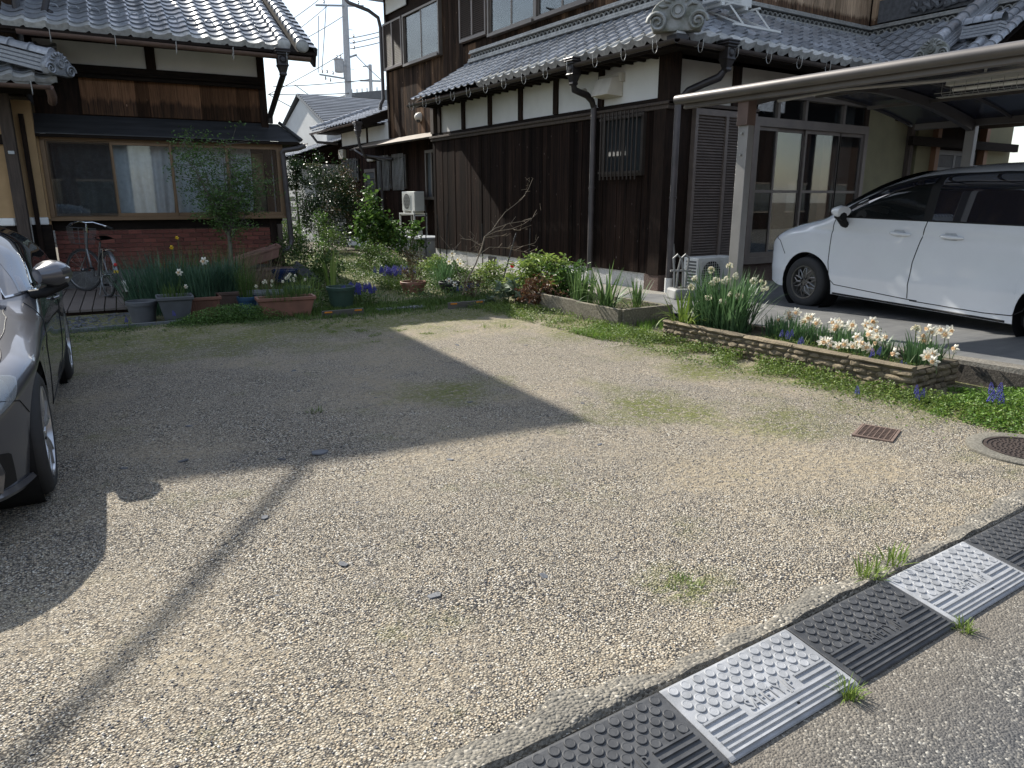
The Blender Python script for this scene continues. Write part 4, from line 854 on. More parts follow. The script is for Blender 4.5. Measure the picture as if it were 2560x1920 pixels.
# ================================================================ carport
cpm=M('carport_aluminium',(.15,.135,.125),(.12,.108,.10),4,.48,.05,.002,metal=.35,rand=.03,dirt=.15)
cpl=M('carport_post_face',(.30,.285,.27),(.24,.23,.22),4,.42,.05,.002,metal=.35,rand=.03,dirt=.2)
CP=thing('carport','grey aluminium carport with arched smoky roof over the white van','carport',(6.55,5.5,0))
def cz(x): return 2.56+.30*(1-((x-8.9)/2.55)**2)
def cb(name,mat,*boxes,par=None,**k):
    b=MB()
    for q in boxes: b.box(*q)
    return b.build(name,mat,par or CP,w=True,**k)
CY0,CY1=.9,6.38
for px_,py_ in ((6.58,5.5),(11.36,5.5),(11.36,1.5),(6.58,1.5)):
    cb('post',cpl,(px_-.05,px_+.05,py_-.065,py_+.065,.05,2.50),bevel=.006)
cb('post_cap',gutter_m,(6.50,6.64,5.43,5.57,2.26,2.545),bevel=.006)
for z in (2.17,1.95): cb('post_bolt',wire_m,(6.505,6.53,5.49,5.51,z,z+.02))
MB().tube([(6.40,CY1,2.60),(6.40,CY0,2.60)],.052,16).build('front_gutter_pipe',cpm,CP,w=True,smooth=True)
cb('front_beam',cpm,(6.455,6.51,CY0,CY1-.06,2.50,2.61),bevel=.01); cb('rear_beam',cpm,(11.33,11.40,CY0,CY1-.06,2.50,2.62),bevel=.01)
for yy in (5.5,1.5):
    b=MB(); n=28; vs=[]
    for k in range(n+1):
        x=6.52+(11.35-6.52)*k/n; h=.09+.06*abs(2*k/n-1); zt=cz(x)-.012
        vs+=[(x,yy-.04,zt-h),(x,yy+.04,zt-h),(x,yy+.04,zt),(x,yy-.04,zt)]
    fs=[(4*k+j,4*k+(j+1)%4,4*k+4+(j+1)%4,4*k+4+j) for k in range(n) for j in range(4)]+[(3,2,1,0),(4*n,4*n+1,4*n+2,4*n+3)]
    b.add(vs,fs).build('arch_beam',cpm,CP,w=True,smooth=True,angle=30)
poly=glass('smoky_polycarbonate',(.010,.014,.034),.25,trans=.08,spec=.4)
ys=[CY0+k*(CY1-CY0)/8 for k in range(9)]
for k in range(8):
    b=MB(); b.grid(lambda u,v:(6.46+u*4.9,ys[k]+.012+v*(ys[1]-ys[0]-.024),cz(6.46+u*4.9)),24,1); b.build('roof_panel',poly,CP,w=True,smooth=True)
for y in ys:
    b=MB(); vs=[]; n=24
    for k in range(n+1):
        x=6.46+4.9*k/n; vs+=[(x,y-.012,cz(x)-.03),(x,y+.012,cz(x)-.03),(x,y+.012,cz(x)+.015),(x,y-.012,cz(x)+.015)]
    fs=[(4*k+j,4*k+(j+1)%4,4*k+4+(j+1)%4,4*k+4+j) for k in range(n) for j in range(4)]
    b.add(vs,fs).build('roof_rib',cpm,CP,w=True)
for x in (7.7,8.9,10.1): cb('purlin',cpm,(x-.02,x+.02,CY0,CY1-.05,cz(x)-.075,cz(x)-.031))
MB().tube([(6.56,5.1,2.47),(6.57,4.4,2.50),(6.62,3.5,2.47),(6.7,2.7,2.50)],.016,8).build('cable_conduit',cpl,CP,w=True,smooth=True)
# strip light with a wire cage under the roof
fl=thing('strip_light','white strip light in a wire cage hung under the carport roof','light fixture',(7.0,3.35,2.40))
lm_=M('fitting_white',(.62,.61,.57),(.52,.51,.47),6,.5,.05,.002,rand=0); MB().add([(8.40,2.6,2.70),(8.50,2.6,2.70),(8.50,4.05,2.70),(8.40,4.05,2.70),(8.42,2.6,2.77),(8.48,2.6,2.77),(8.48,4.05,2.77),(8.42,4.05,2.77)],[(0,3,2,1),(4,5,6,7),(0,1,5,4),(1,2,6,5),(2,3,7,6),(3,0,4,7)]).build('fitting_body',lm_,fl,w=True,bevel=.008)
MB().tube([(8.45,2.65,2.665),(8.45,4.0,2.665)],.017,10).build('tube',M('lamp_tube',(.8,.8,.78),rand=0,bump=0,rough=.3),fl,w=True,smooth=True)
b=MB()
for k in range(15):
    y=2.66+k*.10; b.tube([(8.38,y,2.72),(8.375,y,2.64),(8.41,y,2.61),(8.49,y,2.61),(8.525,y,2.64),(8.52,y,2.72)],.0025,4)
for x,z in ((8.375,2.64),(8.41,2.61),(8.45,2.608),(8.49,2.61),(8.525,2.64)): b.tube([(x,2.6,z),(x,4.12,z)],.0025,4)
b.build('wire_cage',wire_m,fl,w=True); b=MB()
for y in (2.9,3.75): b.tube([(8.45,y,2.77),(8.45,y,cz(7.0)+.21)],.012,6)
b.build('hanger',lm_,fl,w=True)
for ch in list(fl.children):
    ch.location=Vector((-1.45,-.40,-.23))
# ================================================================ cars
class Car:
    """body from stations: half width W(x), top line T(x), sill; x runs from the nose (0) to the tail"""
    def __init__(s,L_,sill,top,width,axles,rw,arch,lean,crown):
        s.L=L_; s.sill=sill; s.top=top; s.width=width; s.ax=axles; s.rw=rw; s.arch=arch; s.lean=lean; s.crown=crown
    def interp(s,tab,x):
        # monotone smooth interpolation of a table
        if x<=tab[0][0]: return tab[0][1]
        for i in range(len(tab)-1):
            x0,y0=tab[i]; x1,y1=tab[i+1]
            if x<=x1:
                def sl(j):
                    if j<=0 or j>=len(tab)-1: return 0 if j>0 else (tab[1][1]-tab[0][1])/(tab[1][0]-tab[0][0])
                    a=(tab[j][1]-tab[j-1][1])/(tab[j][0]-tab[j-1][0]); b=(tab[j+1][1]-tab[j][1])/(tab[j+1][0]-tab[j][0])
                    return 0 if a*b<=0 else 2*a*b/(a+b)
                h=x1-x0; t=(x-x0)/h; m0,m1=sl(i)*h,sl(i+1)*h
                return (2*t**3-3*t*t+1)*y0+(t**3-2*t*t+t)*m0+(-2*t**3+3*t*t)*y1+(t**3-t*t)*m1
        return tab[-1][1]
    def low(s,x):
        z=s.interp(s.sill,x)
        for a in s.ax:
            d=abs(x-a)
            if d<s.arch: z=max(z,s.rw+math.sqrt(max(0,s.arch**2-d*d)))
        return z
    def half(s,x,z):
        """half width at station x and height z"""
        T=s.interp(s.top,x); W=s.interp(s.width,x); w=W*s.lean(x,z)
        Rr=s.crown(x); zc=T-Rr
        if z>zc:
            t=min(1,(z-zc)/Rr); w*=max(0,1-t**2.6)**(1/2.2)
        return w
    def body(s,nx=150):
        xs=set()
        for k in range(nx+1): xs.add(s.L*k/nx)
        for a in s.ax:
            for k in range(13):
                t=math.cos(math.pi*k/12); xs.add(a+s.arch*t*.9995)
            xs.add(a+s.arch*1.003); xs.add(a-s.arch*1.003)
        for k in range(8): xs.add(s.L*.0007*k*k); xs.add(s.L*(1-.0005*k*k))
        xs=sorted(x for x in xs if 0<=x<=s.L); nz=40; b=MB(); vs=[]
        for x in xs:
            T=s.interp(s.top,x); lo=min(s.low(x),T-.02); Rr=s.crown(x); row=[]
            for j in range(nz+1):
                t=j/nz
                if t<.6: z=lo+(max(T-Rr,lo)-lo)*(t/.6)
                else: z=max(T-Rr,lo)+(T-max(T-Rr,lo))*math.sin((t-.6)/.4*math.pi/2)
                row.append((x,s.half(x,z),z))
            vs+=row
        m=nz+1; n=len(xs)
        fs=[(i*m+j,(i+1)*m+j,(i+1)*m+j+1,i*m+j+1) for i in range(n-1) for j in range(nz)]
        b.add(vs,fs); b.add([(x,-y,z) for x,y,z in vs],[tuple(reversed(f)) for f in fs])
        # inner return of the arches and floor
        return b
    def patch(s,poly,off,side=-1,n=30):
        """panel following the body side inside a polygon given in (x,z)"""
        zs=[p[1] for p in poly]; b=MB()
        def span(z):
            xs=[]
            for i in range(len(poly)):
                (x0,z0),(x1,z1)=poly[i],poly[(i+1)%len(poly)]
                if (z0-z)*(z1-z)<=0 and z0!=z1: xs.append(x0+(z-z0)/(z1-z0)*(x1-x0))
            return (min(xs),max(xs)) if xs else (poly[0][0],poly[0][0])
        z0,z1=min(zs),max(zs); rows=[]
        for j in range(n+1):
            z=z0+(z1-z0)*(j/n); a,c=span(min(max(z,z0+1e-4),z1-1e-4)); rows.append((z,a,c))
        b.grid(lambda u,v:(lambda r:(r[1]+u*(r[2]-r[1]),side*(s.half(r[1]+u*(r[2]-r[1]),r[0])+off),r[0]))(rows[round(v*n)]),24,n); return b
    def line(s,pts,off,r,side=-1,sub=8):
        q=[]
        for (x0,z0),(x1,z1) in zip(pts[:-1],pts[1:]):
            for k in range(sub): x,z=x0+(x1-x0)*k/sub,z0+(z1-z0)*k/sub; q.append((x,side*(s.half(x,z)+off),z))
        x,z=pts[-1]; q.append((x,side*(s.half(x,z)+off),z)); return MB().tube(q,r,5)
tyre_m=M('tyre_rubber',(.028,.028,.029),(.018,.018,.019),30,.75,.2,.003,rand=.03); black_trim=M('black_plastic',(.014,.014,.015),(.010,.010,.011),20,.65,.1,.002,rand=0,dirt=.1,spec=.25)
rim_dark=M('gunmetal_rim',(.20,.195,.19),(.15,.147,.145),8,.3,.05,.001,metal=.8,rand=0,dirt=.1); rim_sil=M('silver_rim',(.52,.53,.55),(.45,.46,.48),8,.28,.05,.001,metal=.8,rand=0,dirt=.15); chrome=M('chrome',(.75,.75,.76),(.7,.7,.72),5,.1,0,metal=1,rand=0,dirt=0)
def wheel(par,c,Rw,wd,side,style,rim_r):
    """side -1: outer face towards -y (local)"""
    t=bpy.data.objects.new('wheel',None); link(t,par); t.location=c; t.rotation_euler=(0,0,0 if side<0 else math.pi)
    h=wd/2
    prof=[(rim_r,-h*.9),(rim_r+.012,-h),(Rw-.045,-h*1.02),(Rw-.012,-h*.86),(Rw,-h*.62),(Rw,h*.62),(Rw-.012,h*.86),(Rw-.045,h),(rim_r,h)]
    MB().lathe(prof,48,(0,0,0),'y').build('tyre',tyre_m,t,smooth=True,angle=60)
    rm=rim_dark if style=='mesh' else rim_sil
    o=MB().lathe([(rim_r+.002,-h*.93),(rim_r+.002,-h*.99),(rim_r-.012,-h*.99),(rim_r-.022,-h*.80),(rim_r-.025,h*.5)],48,(0,0,0),'y').build('rim',rm,t,smooth=True,angle=50)
    b=MB(); y0=-h*.80; hub=.055
    if style=='mesh':
        for k in range(10):
            a=2*math.pi*k/10
            for da in (-.20,.20):
                p=[(hub*math.cos(a),y0-.004,hub*math.sin(a)),(rim_r*.55*math.cos(a+da*.25),y0-.012,rim_r*.55*math.sin(a+da*.25)),((rim_r-.012)*math.cos(a+da*1.35),y0+.012,(rim_r-.012)*math.sin(a+da*1.35))]
                b.tube(p,[.012,.009,.009],6)
    else:
        for k in range(5):
            a=2*math.pi*k/5+.31
            for da in (-.22,.22):
                p=[(hub*.8*math.cos(a+da*.6),y0+.01,hub*.8*math.sin(a+da*.6)),(rim_r*.5*math.cos(a+da*.8),y0-.006,rim_r*.5*math.sin(a+da*.8)),((rim_r-.01)*math.cos(a+da),y0-.004,(rim_r-.01)*math.sin(a+da))]
                b.tube(p,[.018,.014,.017],6)
    b.build('spokes',rm,o,smooth=True)
    MB().lathe([(0,y0-.012),(.025,y0-.012),(.03,y0-.004),(.06,y0+.002),(.062,y0+.02)],24,(0,0,0),'y').build('hub_cap',rm,o,smooth=True)
    b=MB()
    for k in range(5):
        a=2*math.pi*k/5; b.lathe([(0,y0-.008),(.009,y0-.008),(.01,y0+.01)],8,(.044*math.cos(a),0,.044*math.sin(a)),'y')
    b.build('wheel_nuts',black_trim,o)
    MB().lathe([(.03,h*.1),(rim_r*.82,h*.1),(rim_r*.82,h*.2)],32,(0,0,0),'y').build('brake_disc',wire_m,t,smooth=True); MB().lathe([(0,h*.35),(rim_r,h*.35)],24,(0,0,0),'y').build('inner_shadow_disc',black_trim,t)
    return t
def paint(name,c,flake=.0,rough=.25,coat=1.0,met=0):
    m,N,L,b=newmat(name); v=posvec(N,L,rand=False); n=noise(N,L,v,2.5,4); col=ramp(N,L,n,[(.3,tuple(q*.95 for q in c)),(.7,c)])
    d=noise(N,L,v,35,5,.7); col=mixc(N,L,mathn(N,L,'MULTIPLY',ramp(N,L,d,[(.55,0.),(.8,1.)]),.10),col,tuple(q*.6+.03 for q in c))
    L.new(col,b.inputs['Base Color']); b.inputs['Roughness'].default_value=rough; b.inputs['Metallic'].default_value=met
    b.inputs['Coat Weight'].default_value=coat; b.inputs['Coat Roughness'].default_value=.03; bumpn(N,L,b,noise(N,L,v,1.6,2),.04,.01); return m
car_glass=glass('car_glass',(.012,.014,.017),.01,spec=1.0,ior=1.9); tint_glass=glass('tinted_car_glass',(.008,.010,.018),.01,spec=1.0,ior=2.1)
front_glass=glass('front_door_glass',(.012,.016,.016),.01,trans=.72,spec=1.0)
# ---- white minivan (length along local x from nose, left side is -y when heading -x ... placed below)
def vlean(x,z):
    t=(z-.30)/.55
    w=1-.035*max(0,1-t)**2 if z<.85 else 1
    if z>1.02: w-=.075*((z-1.02)/.72)**1.15*1.6
    w-=.014*math.exp(-((z-.975)/.028)**2)-.010*math.exp(-((z-.44-.05*max(0,x-1.6))/.06)**2)-.006*math.exp(-((z-1.06)/.03)**2)
    return w
van=Car(4.28,[(0,.30),(.35,.22),(.9,.22),(3.3,.22),(3.9,.26),(4.28,.34)],
  [(0,.52),(.012,.70),(.035,.82),(.09,.915),(.17,.965),(.40,1.045),(.72,1.12),(.86,1.165),(1.2,1.375),(1.55,1.555),(1.85,1.655),(2.15,1.705),(2.7,1.73),(3.4,1.72),(3.9,1.69),(4.12,1.62),(4.22,1.40),(4.26,1.0),(4.28,.7)],
  [(0,.50),(.01,.58),(.05,.68),(.14,.755),(.30,.81),(.55,.84),(.9,.848),(3.4,.848),(3.9,.83),(4.15,.78),(4.24,.72),(4.28,.62)],
  [.80,3.54],.315,.375,vlean,lambda x:.20 if x<.75 else (.20+.10*min(1,(x-.75)/.6) if x<3.9 else .30))
vpaint=paint('pearl_white_paint',(.78,.80,.83),rough=.2)
# heading: local +x (nose to tail) runs along -Y of the world, tilted 9 deg; local -y side faces the lot
VD=R(-9.5); fw=Vector((8.22,5.80,0))
def place_car(root,nosedir_deg,pitch,wheel_local,wheel_world,zg):
    """nosedir: world angle (from +Y, clockwise) of the driving direction; local x points to the tail"""
    d=R(nosedir_deg); tail=Vector((-math.sin(d),-math.cos(d),0)); rz=math.atan2(tail.y,tail.x)
    root.rotation_euler=(0,pitch,rz); Mx=Euler((0,pitch,rz)).to_matrix()
    p=Mx@Vector(wheel_local); root.location=(wheel_world[0]-p.x,wheel_world[1]-p.y,zg-p.z)
V=thing('white_minivan','white minivan parked nose-in under the carport beside the daffodil planter','van'); 
# with tail along -Y, local +y is world +X... left flank (towards the lot, -X) is local -y
body=van.body(); bo=body.build('body',vpaint,V,smooth=True,angle=50)
def cp(name,mb,mat,par=bo,sm=True): return mb.build(name,mat,par,smooth=sm,angle=50)
for sd_ in (-1,1):
    g0=[(1.22,1.145),(1.46,1.30),(1.75,1.44),(2.02,1.53),(2.20,1.56),(2.19,1.145)]
    g1=[(2.29,1.145),(2.30,1.565),(2.8,1.585),(3.36,1.575),(3.34,1.145)]
    g2=[(3.44,1.145),(3.46,1.57),(3.95,1.53),(4.02,1.145)]
    q=[(1.0,1.13),(1.22,1.30),(1.60,1.47),(1.98,1.585),(2.26,1.615),(2.8,1.63),(3.4,1.62),(3.95,1.575),(4.05,1.13)]
    cp('window_surround',van.patch(q,.004,sd_,40),black_trim)
    cp('front_door_window',van.patch(g0,.009,sd_),front_glass if sd_<0 else car_glass); cp('sliding_door_window',van.patch(g1,.009,sd_),tint_glass); cp('quarter_window',van.patch(g2,.009,sd_),tint_glass)
    # rain visors over the side windows
    cp('rain_visor',van.patch([(1.50,1.36),(1.78,1.475),(2.05,1.555),(2.22,1.585),(2.22,1.52),(2.02,1.485),(1.75,1.40),(1.55,1.30)],.022,sd_),tint_glass); cp('rain_visor',van.patch([(2.30,1.525),(2.30,1.592),(2.8,1.612),(3.36,1.60),(3.36,1.535),(2.8,1.545)],.022,sd_),tint_glass)
    for nm,pts in (('front_door_gap',[(1.16,1.12),(1.13,.95),(1.12,.60),(1.15,.40),(1.22,.34),(2.12,.30),(2.24,.30)]),('door_gap',[(2.24,1.13),(2.225,1.02),(2.15,.70),(2.13,.45),(2.13,.31)]),('sliding_door_gap',[(2.16,.29),(2.9,.285),(3.15,.30),(3.24,.36),(3.30,.52),(3.36,.64)]),('fender_gap',[(.60,1.06),(.80,1.10),(1.0,1.125)]),('bumper_gap',[(.16,.86),(.30,.80),(.42,.64)])):
        cp(nm,van.line(pts,.0002,.0048,sd_),black_trim)
    for x in (1.86,2.40):
        def hb(x=x):
            b=MB(); y=sd_*(van.half(x+.1,.985)); b.tube([(x,y+sd_*.006,.992),(x+.03,y+sd_*.03,.99),(x+.11,y+sd_*.036,.988),(x+.19,y+sd_*.03,.986),(x+.225,y+sd_*.006,.985)],[.012,.017,.019,.017,.012],10); return b
        cp('door_handle',hb(),vpaint)
        cp('handle_recess',van.patch([(x+.045,.955),(x+.16,.955),(x+.18,.99),(x+.15,1.03),(x+.05,1.03),(x+.025,.99)],.0012,sd_,10),M('recess_shade',(.60,.62,.65),rand=0,bump=0,rough=.35))  # flat greyed patch, the handle hollow's shade put into its colour
    cp('head_lamp',van.patch([(.05,.74),(.06,.84),(.13,.93),(.26,.975),(.30,.965),(.20,.86)],.004,sd_,14),tint_glass)
    cp('sill_trim',van.line([(1.20,.235),(3.1,.235)],-.012,.02,sd_,20),black_trim)
    # mirror
    b=MB(); y=sd_*(van.half(1.28,1.15)); b.tube([(1.26,y+sd_*.11,1.19),(1.285,y+sd_*.13,1.20),(1.33,y+sd_*.14,1.205),(1.37,y+sd_*.145,1.20)],[.03,.085,.098,.085],14)
    mo=cp('door_mirror',b,vpaint)
    for v_ in mo.data.vertices: v_.co.z=1.20+(v_.co.z-1.20)*.72; v_.co.y=y+sd_*.14+(v_.co.y-y-sd_*.14)*1.05
    b=MB().tube([(1.30,y-sd_*.02,1.05),(1.30,y+sd_*.04,1.06),(1.30,y+sd_*.10,1.13)],[.045,.042,.05],8); cp('mirror_stalk',b,black_trim,mo); b=MB().tube([(1.26,y+sd_*.13,1.145),(1.37,y+sd_*.145,1.145)],[.03,.05],8); cp('mirror_base',b,black_trim,mo)
    for i,ax in enumerate(van.ax):
        wheel(V,(ax,sd_*.75,.315),.315,.19,sd_,'mesh',.205)
        b=MB().lathe([(.374,-.20),(.374,.0)],28,(ax,sd_*.83 if sd_<0 else .83-.0,.315),'y',0,2*math.pi)
        o=b.build('wheel_well',black_trim,V,smooth=True); o.location=(0,0 if sd_>0 else .20,0)
for nm,x0,x1 in (('windscreen',.90,1.86),):
    b=MB(); b.grid(lambda u,v:(x0+v*(x1-x0),(2*u-1)*(van.interp(van.width,x0+v*(x1-x0))*(.74-.10*v)),van.interp(van.top,x0+v*(x1-x0))+.004-.03*abs(2*u-1)**3),20,14); cp(nm,b,car_glass)
b=MB().box(.5,3.9,-.70,.70,.20,.30); cp('underbody',b,black_trim,V,False)
b=MB().box(1.7,1.95,-.66,-.2,.55,1.2).box(1.7,1.95,.2,.66,.55,1.2); cp('seat_back',b,M('seat_cloth',(.10,.095,.09),rand=0),V,False)
V.scale=(1.05,1.05,1.05)
def stretch(o):
    if o.type=='MESH':
        for v_ in o.data.vertices:
            if v_.co.x>.80: v_.co.x=.80+(v_.co.x-.80)*1.10
    for ch in o.children: stretch(ch)
for ch in list(V.children):
    if ch.name.startswith('wheel') and ch.type=='EMPTY':
        if ch.location.x>2: ch.location.x=.80+(ch.location.x-.80)*1.10
    else: stretch(ch)
place_car(V,9.5,R(.9),(.80*1.05,-.84*1.05,0),(8.48,5.95),.098)
# ---- dark grey coupe at the left
def clean(x,z):
    w=1-.05*max(0,(.55-z)/.4)**2
    if z>.80: w-=.16*((z-.80)/.55)**1.1
    w+=.008*math.exp(-((z-.72)/.04)**2)
    return w
car=Car(4.64,[(0,.24),(.3,.19),(1,.18),(3.7,.19),(4.64,.34)],
  [(0,.46),(.012,.58),(.05,.655),(.14,.70),(.5,.80),(.95,.875),(1.35,.925),(1.50,.955),(1.9,1.16),(2.25,1.32),(2.6,1.385),(3.0,1.385),(3.5,1.29),(4.0,1.10),(4.35,1.05),(4.55,1.0),(4.62,.8),(4.64,.55)],
  [(0,.42),(.01,.54),(.06,.68),(.18,.78),(.40,.855),(.72,.905),(1.2,.90),(2.6,.895),(3.5,.91),(4.1,.86),(4.5,.74),(4.64,.58)],
  [.78,3.59],.325,.37,clean,lambda x:.16 if x<1.3 else (.16+.12*min(1,(x-1.3)/.8) if x<4 else .2))
cpaint=paint('mineral_grey_paint',(.105,.105,.115),rough=.3,met=.5)
A=thing('grey_coupe','dark grey coupe parked at the lot edge beside the entrance','car')
bo2=car.body().build('body',cpaint,A,smooth=True,angle=50)
def ca(name,mb,mat,par=bo2,sm=True): return mb.build(name,mat,par,smooth=sm,angle=50)
lamp_glass=glass('headlamp_glass',(.30,.32,.33),.03,trans=.45); 
for s_ in (-1,1):
    ca('side_window',car.patch([(1.72,.955),(2.0,1.12),(2.35,1.265),(2.65,1.315),(3.0,1.31),(3.4,1.22),(3.75,1.06),(3.70,.965)],.003,s_),car_glass)
    ca('window_trim',car.line([(1.62,.935),(1.72,.948),(2.6,.955),(3.72,.965),(3.80,1.06),(3.4,1.235),(3.0,1.325),(2.65,1.33),(2.3,1.265),(1.95,1.12),(1.62,.935)],.004,.010,s_),chrome)
    ca('door_gap',car.line([(1.62,.90),(1.52,.75),(1.50,.42),(1.60,.27),(2.75,.25),(2.92,.40),(2.98,.70),(2.95,.93)],.0002,.0035,s_),black_trim)
    ca('door_handle',MB().tube([(2.62,s_*car.half(2.7,.80)+s_*.004,.80),(2.66,s_*car.half(2.7,.80)+s_*.03,.805),(2.80,s_*car.half(2.7,.80)+s_*.03,.81),(2.86,s_*car.half(2.8,.80)+s_*.004,.81)],.012,8),cpaint)
    ca('bumper_gap',car.line([(.20,.64),(.36,.60),(.45,.52)],.0002,.0035,s_),black_trim); ca('fender_gap',car.line([(.42,.72),(.8,.80),(1.3,.86),(1.5,.89)],.0002,.0035,s_),black_trim)
    ca('head_lamp',car.patch([(.05,.56),(.07,.635),(.20,.685),(.40,.725),(.46,.70),(.32,.62),(.15,.57)],.004,s_,16),lamp_glass); ca('lamp_reflector',car.patch([(.06,.57),(.08,.63),(.20,.675),(.38,.715),(.40,.70),(.28,.62),(.15,.58)],.001,s_,16),rim_sil)
    ca('air_intake',car.patch([(.06,.25),(.05,.40),(.10,.43),(.22,.40),(.26,.25)],.004,s_,14),black_trim); ca('intake_fin',car.line([(.10,.43),(.14,.33),(.13,.25)],.012,.018,s_),cpaint); ca('front_splitter',car.line([(.03,.235),(.12,.23),(.30,.215),(.42,.21)],.006,.022,s_),cpaint)
    ca('side_vent',car.patch([(1.16,.55),(1.17,.66),(1.215,.67),(1.21,.55)],.004,s_,8),chrome); ca('side_badge',car.patch([(1.12,.68),(1.12,.705),(1.24,.705),(1.24,.68)],.003,s_,4),rim_sil)
    y=s_*car.half(1.78,.93); b=MB().tube([(1.72,y+s_*.10,1.0),(1.745,y+s_*.15,1.005),(1.80,y+s_*.16,1.005),(1.845,y+s_*.16,1.0)],[.045,.075,.088,.085],16); mo=ca('door_mirror',b,cpaint)
    for v_ in mo.data.vertices: v_.co.y=y+s_*.115+(v_.co.y-y-s_*.16)*1.25; v_.co.z=1.045+(v_.co.z-1.0)*.95
    ca('mirror_lower',MB().tube([(1.74,y-s_*.02,.93),(1.77,y+s_*.06,.935),(1.80,y+s_*.12,.965),(1.80,y+s_*.19,.985)],[.03,.03,.035,.02],8),black_trim,mo); ca('indicator_strip',MB().tube([(1.725,y+s_*.06,1.02),(1.712,y+s_*.12,1.02),(1.735,y+s_*.20,1.025)],.008,6),rim_sil,mo)
    for ax in car.ax:
        wheel(A,(ax,s_*.79,.325),.325,.22,s_,'spoke',.235)
        o=MB().lathe([(.369,-.26),(.369,.0)],28,(ax,s_*.86,.325),'y').build('wheel_well',black_trim,A,smooth=True); o.location=(0,0 if s_>0 else .26,0)
b=MB(); b.grid(lambda u,v:(1.52+v*.85,(2*u-1)*(car.interp(car.width,1.52+v*.85)*(.80-.10*v)),car.interp(car.top,1.52+v*.85)+.004-.03*abs(2*u-1)**3),20,12); ca('windscreen',b,car_glass)
for k in (-1,1):
    b=MB(); b.grid(lambda u,v:(-.006+.03*u*u,k*(.06+.17*u),.40+.17*v-.02*u),8,4); ca('kidney_grille',b,black_trim)
ca('bonnet_crease',MB().tube([(.3+.1*k,.42-.008*k,car.interp(car.top,.3+.1*k)-.012) for k in range(12)],.008,5),cpaint)
ca('underbody',MB().box(.4,4.2,-.72,.72,.17,.28),black_trim,A,False)
# the car faces the camera: its tail points away; right flank (towards the lot) faces +X
A.rotation_euler=(0,0,R(90-4)); Mx=Euler((0,0,R(86))).to_matrix(); pw=Mx@Vector((.78,-.90,0)); A.location=(-.08-pw.x,4.33-pw.y,0)
# ================================================================ air-conditioner units
acw=M('ac_white',(.66,.66,.63),(.58,.58,.55),7,.5,.05,.002,rand=.03,dirt=.2)
def ac_unit(label,loc,rz,grille=True,w_=.80,h_=.56,d_=.29,tilt=0):
    t=thing('air_conditioner',label,'air conditioner',loc,rz,'outdoor air-conditioner units'); 
    MB().box(-w_/2,w_/2,-d_/2,d_/2,.05,h_).build('casing',acw,t,bevel=.015)
    MB().lathe([(.0,-.004),(.20,-.004),(.215,.012)],32,(-.10,-d_/2-.002,h_/2+.02),'y').build('fan_opening',black_trim,t,smooth=True)
    b=MB()
    for k in range(12): b.box(-.33,.13,-d_/2-.018,-d_/2-.013,.09+k*.037,.094+k*.037)
    for k in range(11): b.box(-.335+.0465*k,-.331+.0465*k,-d_/2-.013,-d_/2-.009,.085,.51)
    b.build('grille',acw,t)
    for k in range(3):
        a=2*math.pi*k/3; MB().add([(-.10+.03*math.cos(a),-d_/2+.0,h_/2+.02+.03*math.sin(a)),(-.10+.17*math.cos(a-.3),-d_/2-.006,h_/2+.02+.17*math.sin(a-.3)),(-.10+.18*math.cos(a+.5),-d_/2-.006,h_/2+.02+.18*math.sin(a+.5))],[(0,1,2)]).build('fan_blade',alum,t)
    b=MB()
    for k in range(9): b.box(-w_/2-.004,-w_/2+.002,-d_/2+.03,d_/2-.06,.10+k*.048,.128+k*.048)
    b.build('side_louvres',M('louvre_grey',(.12,.12,.12),rand=0),t)
    for x in (-w_*.33,w_*.33): MB().box(x-.03,x+.03,-d_/2-.02,d_/2+.02,0,.05).build('foot',acw,t)
    return t
ac_unit('white air-conditioner unit on the ground beside the carport post',(8.62,7.72,.085),0)
u2=ac_unit('white air-conditioner unit on a stand behind the hydrangea',(8.72,18.35,1.13),R(-90))
u3=ac_unit('white air-conditioner unit low on the ground under another unit',(8.72,18.5,.10),R(-90))
st=thing('unit_stand','white steel stand carrying an air-conditioner beside the dark wall','stand',(8.72,18.4,0)); b=MB()
for x in (8.55,8.9):
    for y in (17.95,18.85): b.bar((x,y,0),(x,y,1.10),.035,.035)
for x in (8.55,8.9): b.bar((x,17.93,1.11),(x,18.87,1.11),.04,.04)
for y in (17.95,18.85): b.bar((8.53,y,1.07),(8.92,y,1.07),.035,.035)
b.build('stand_frame',acw,st,w=True)
u4=ac_unit('white air-conditioner unit on a bracket above the skirt roof',(9.45,8.45,4.33),0)
br=thing('roof_bracket','white steel bracket standing on the skirt roof under a unit','bracket',(9.55,8.5,4.0)); b=MB()
for x in (9.25,9.85):
    b.bar((x,8.15,4.345),(x,8.95,4.345),.04,.025); b.bar((x,8.22,4.34),(x+.10,8.0,4.02),.04,.02); b.bar((x,8.7,4.34),(x,8.78,4.42),.03,.02)
    b.bar((x+.10,8.0,4.02),(x+.06,8.85,4.42),.04,.02)
b.bar((9.1,7.98,4.01),(10.15,7.98,4.01),.05,.03); b.build('bracket_frame',acw,br,w=True)
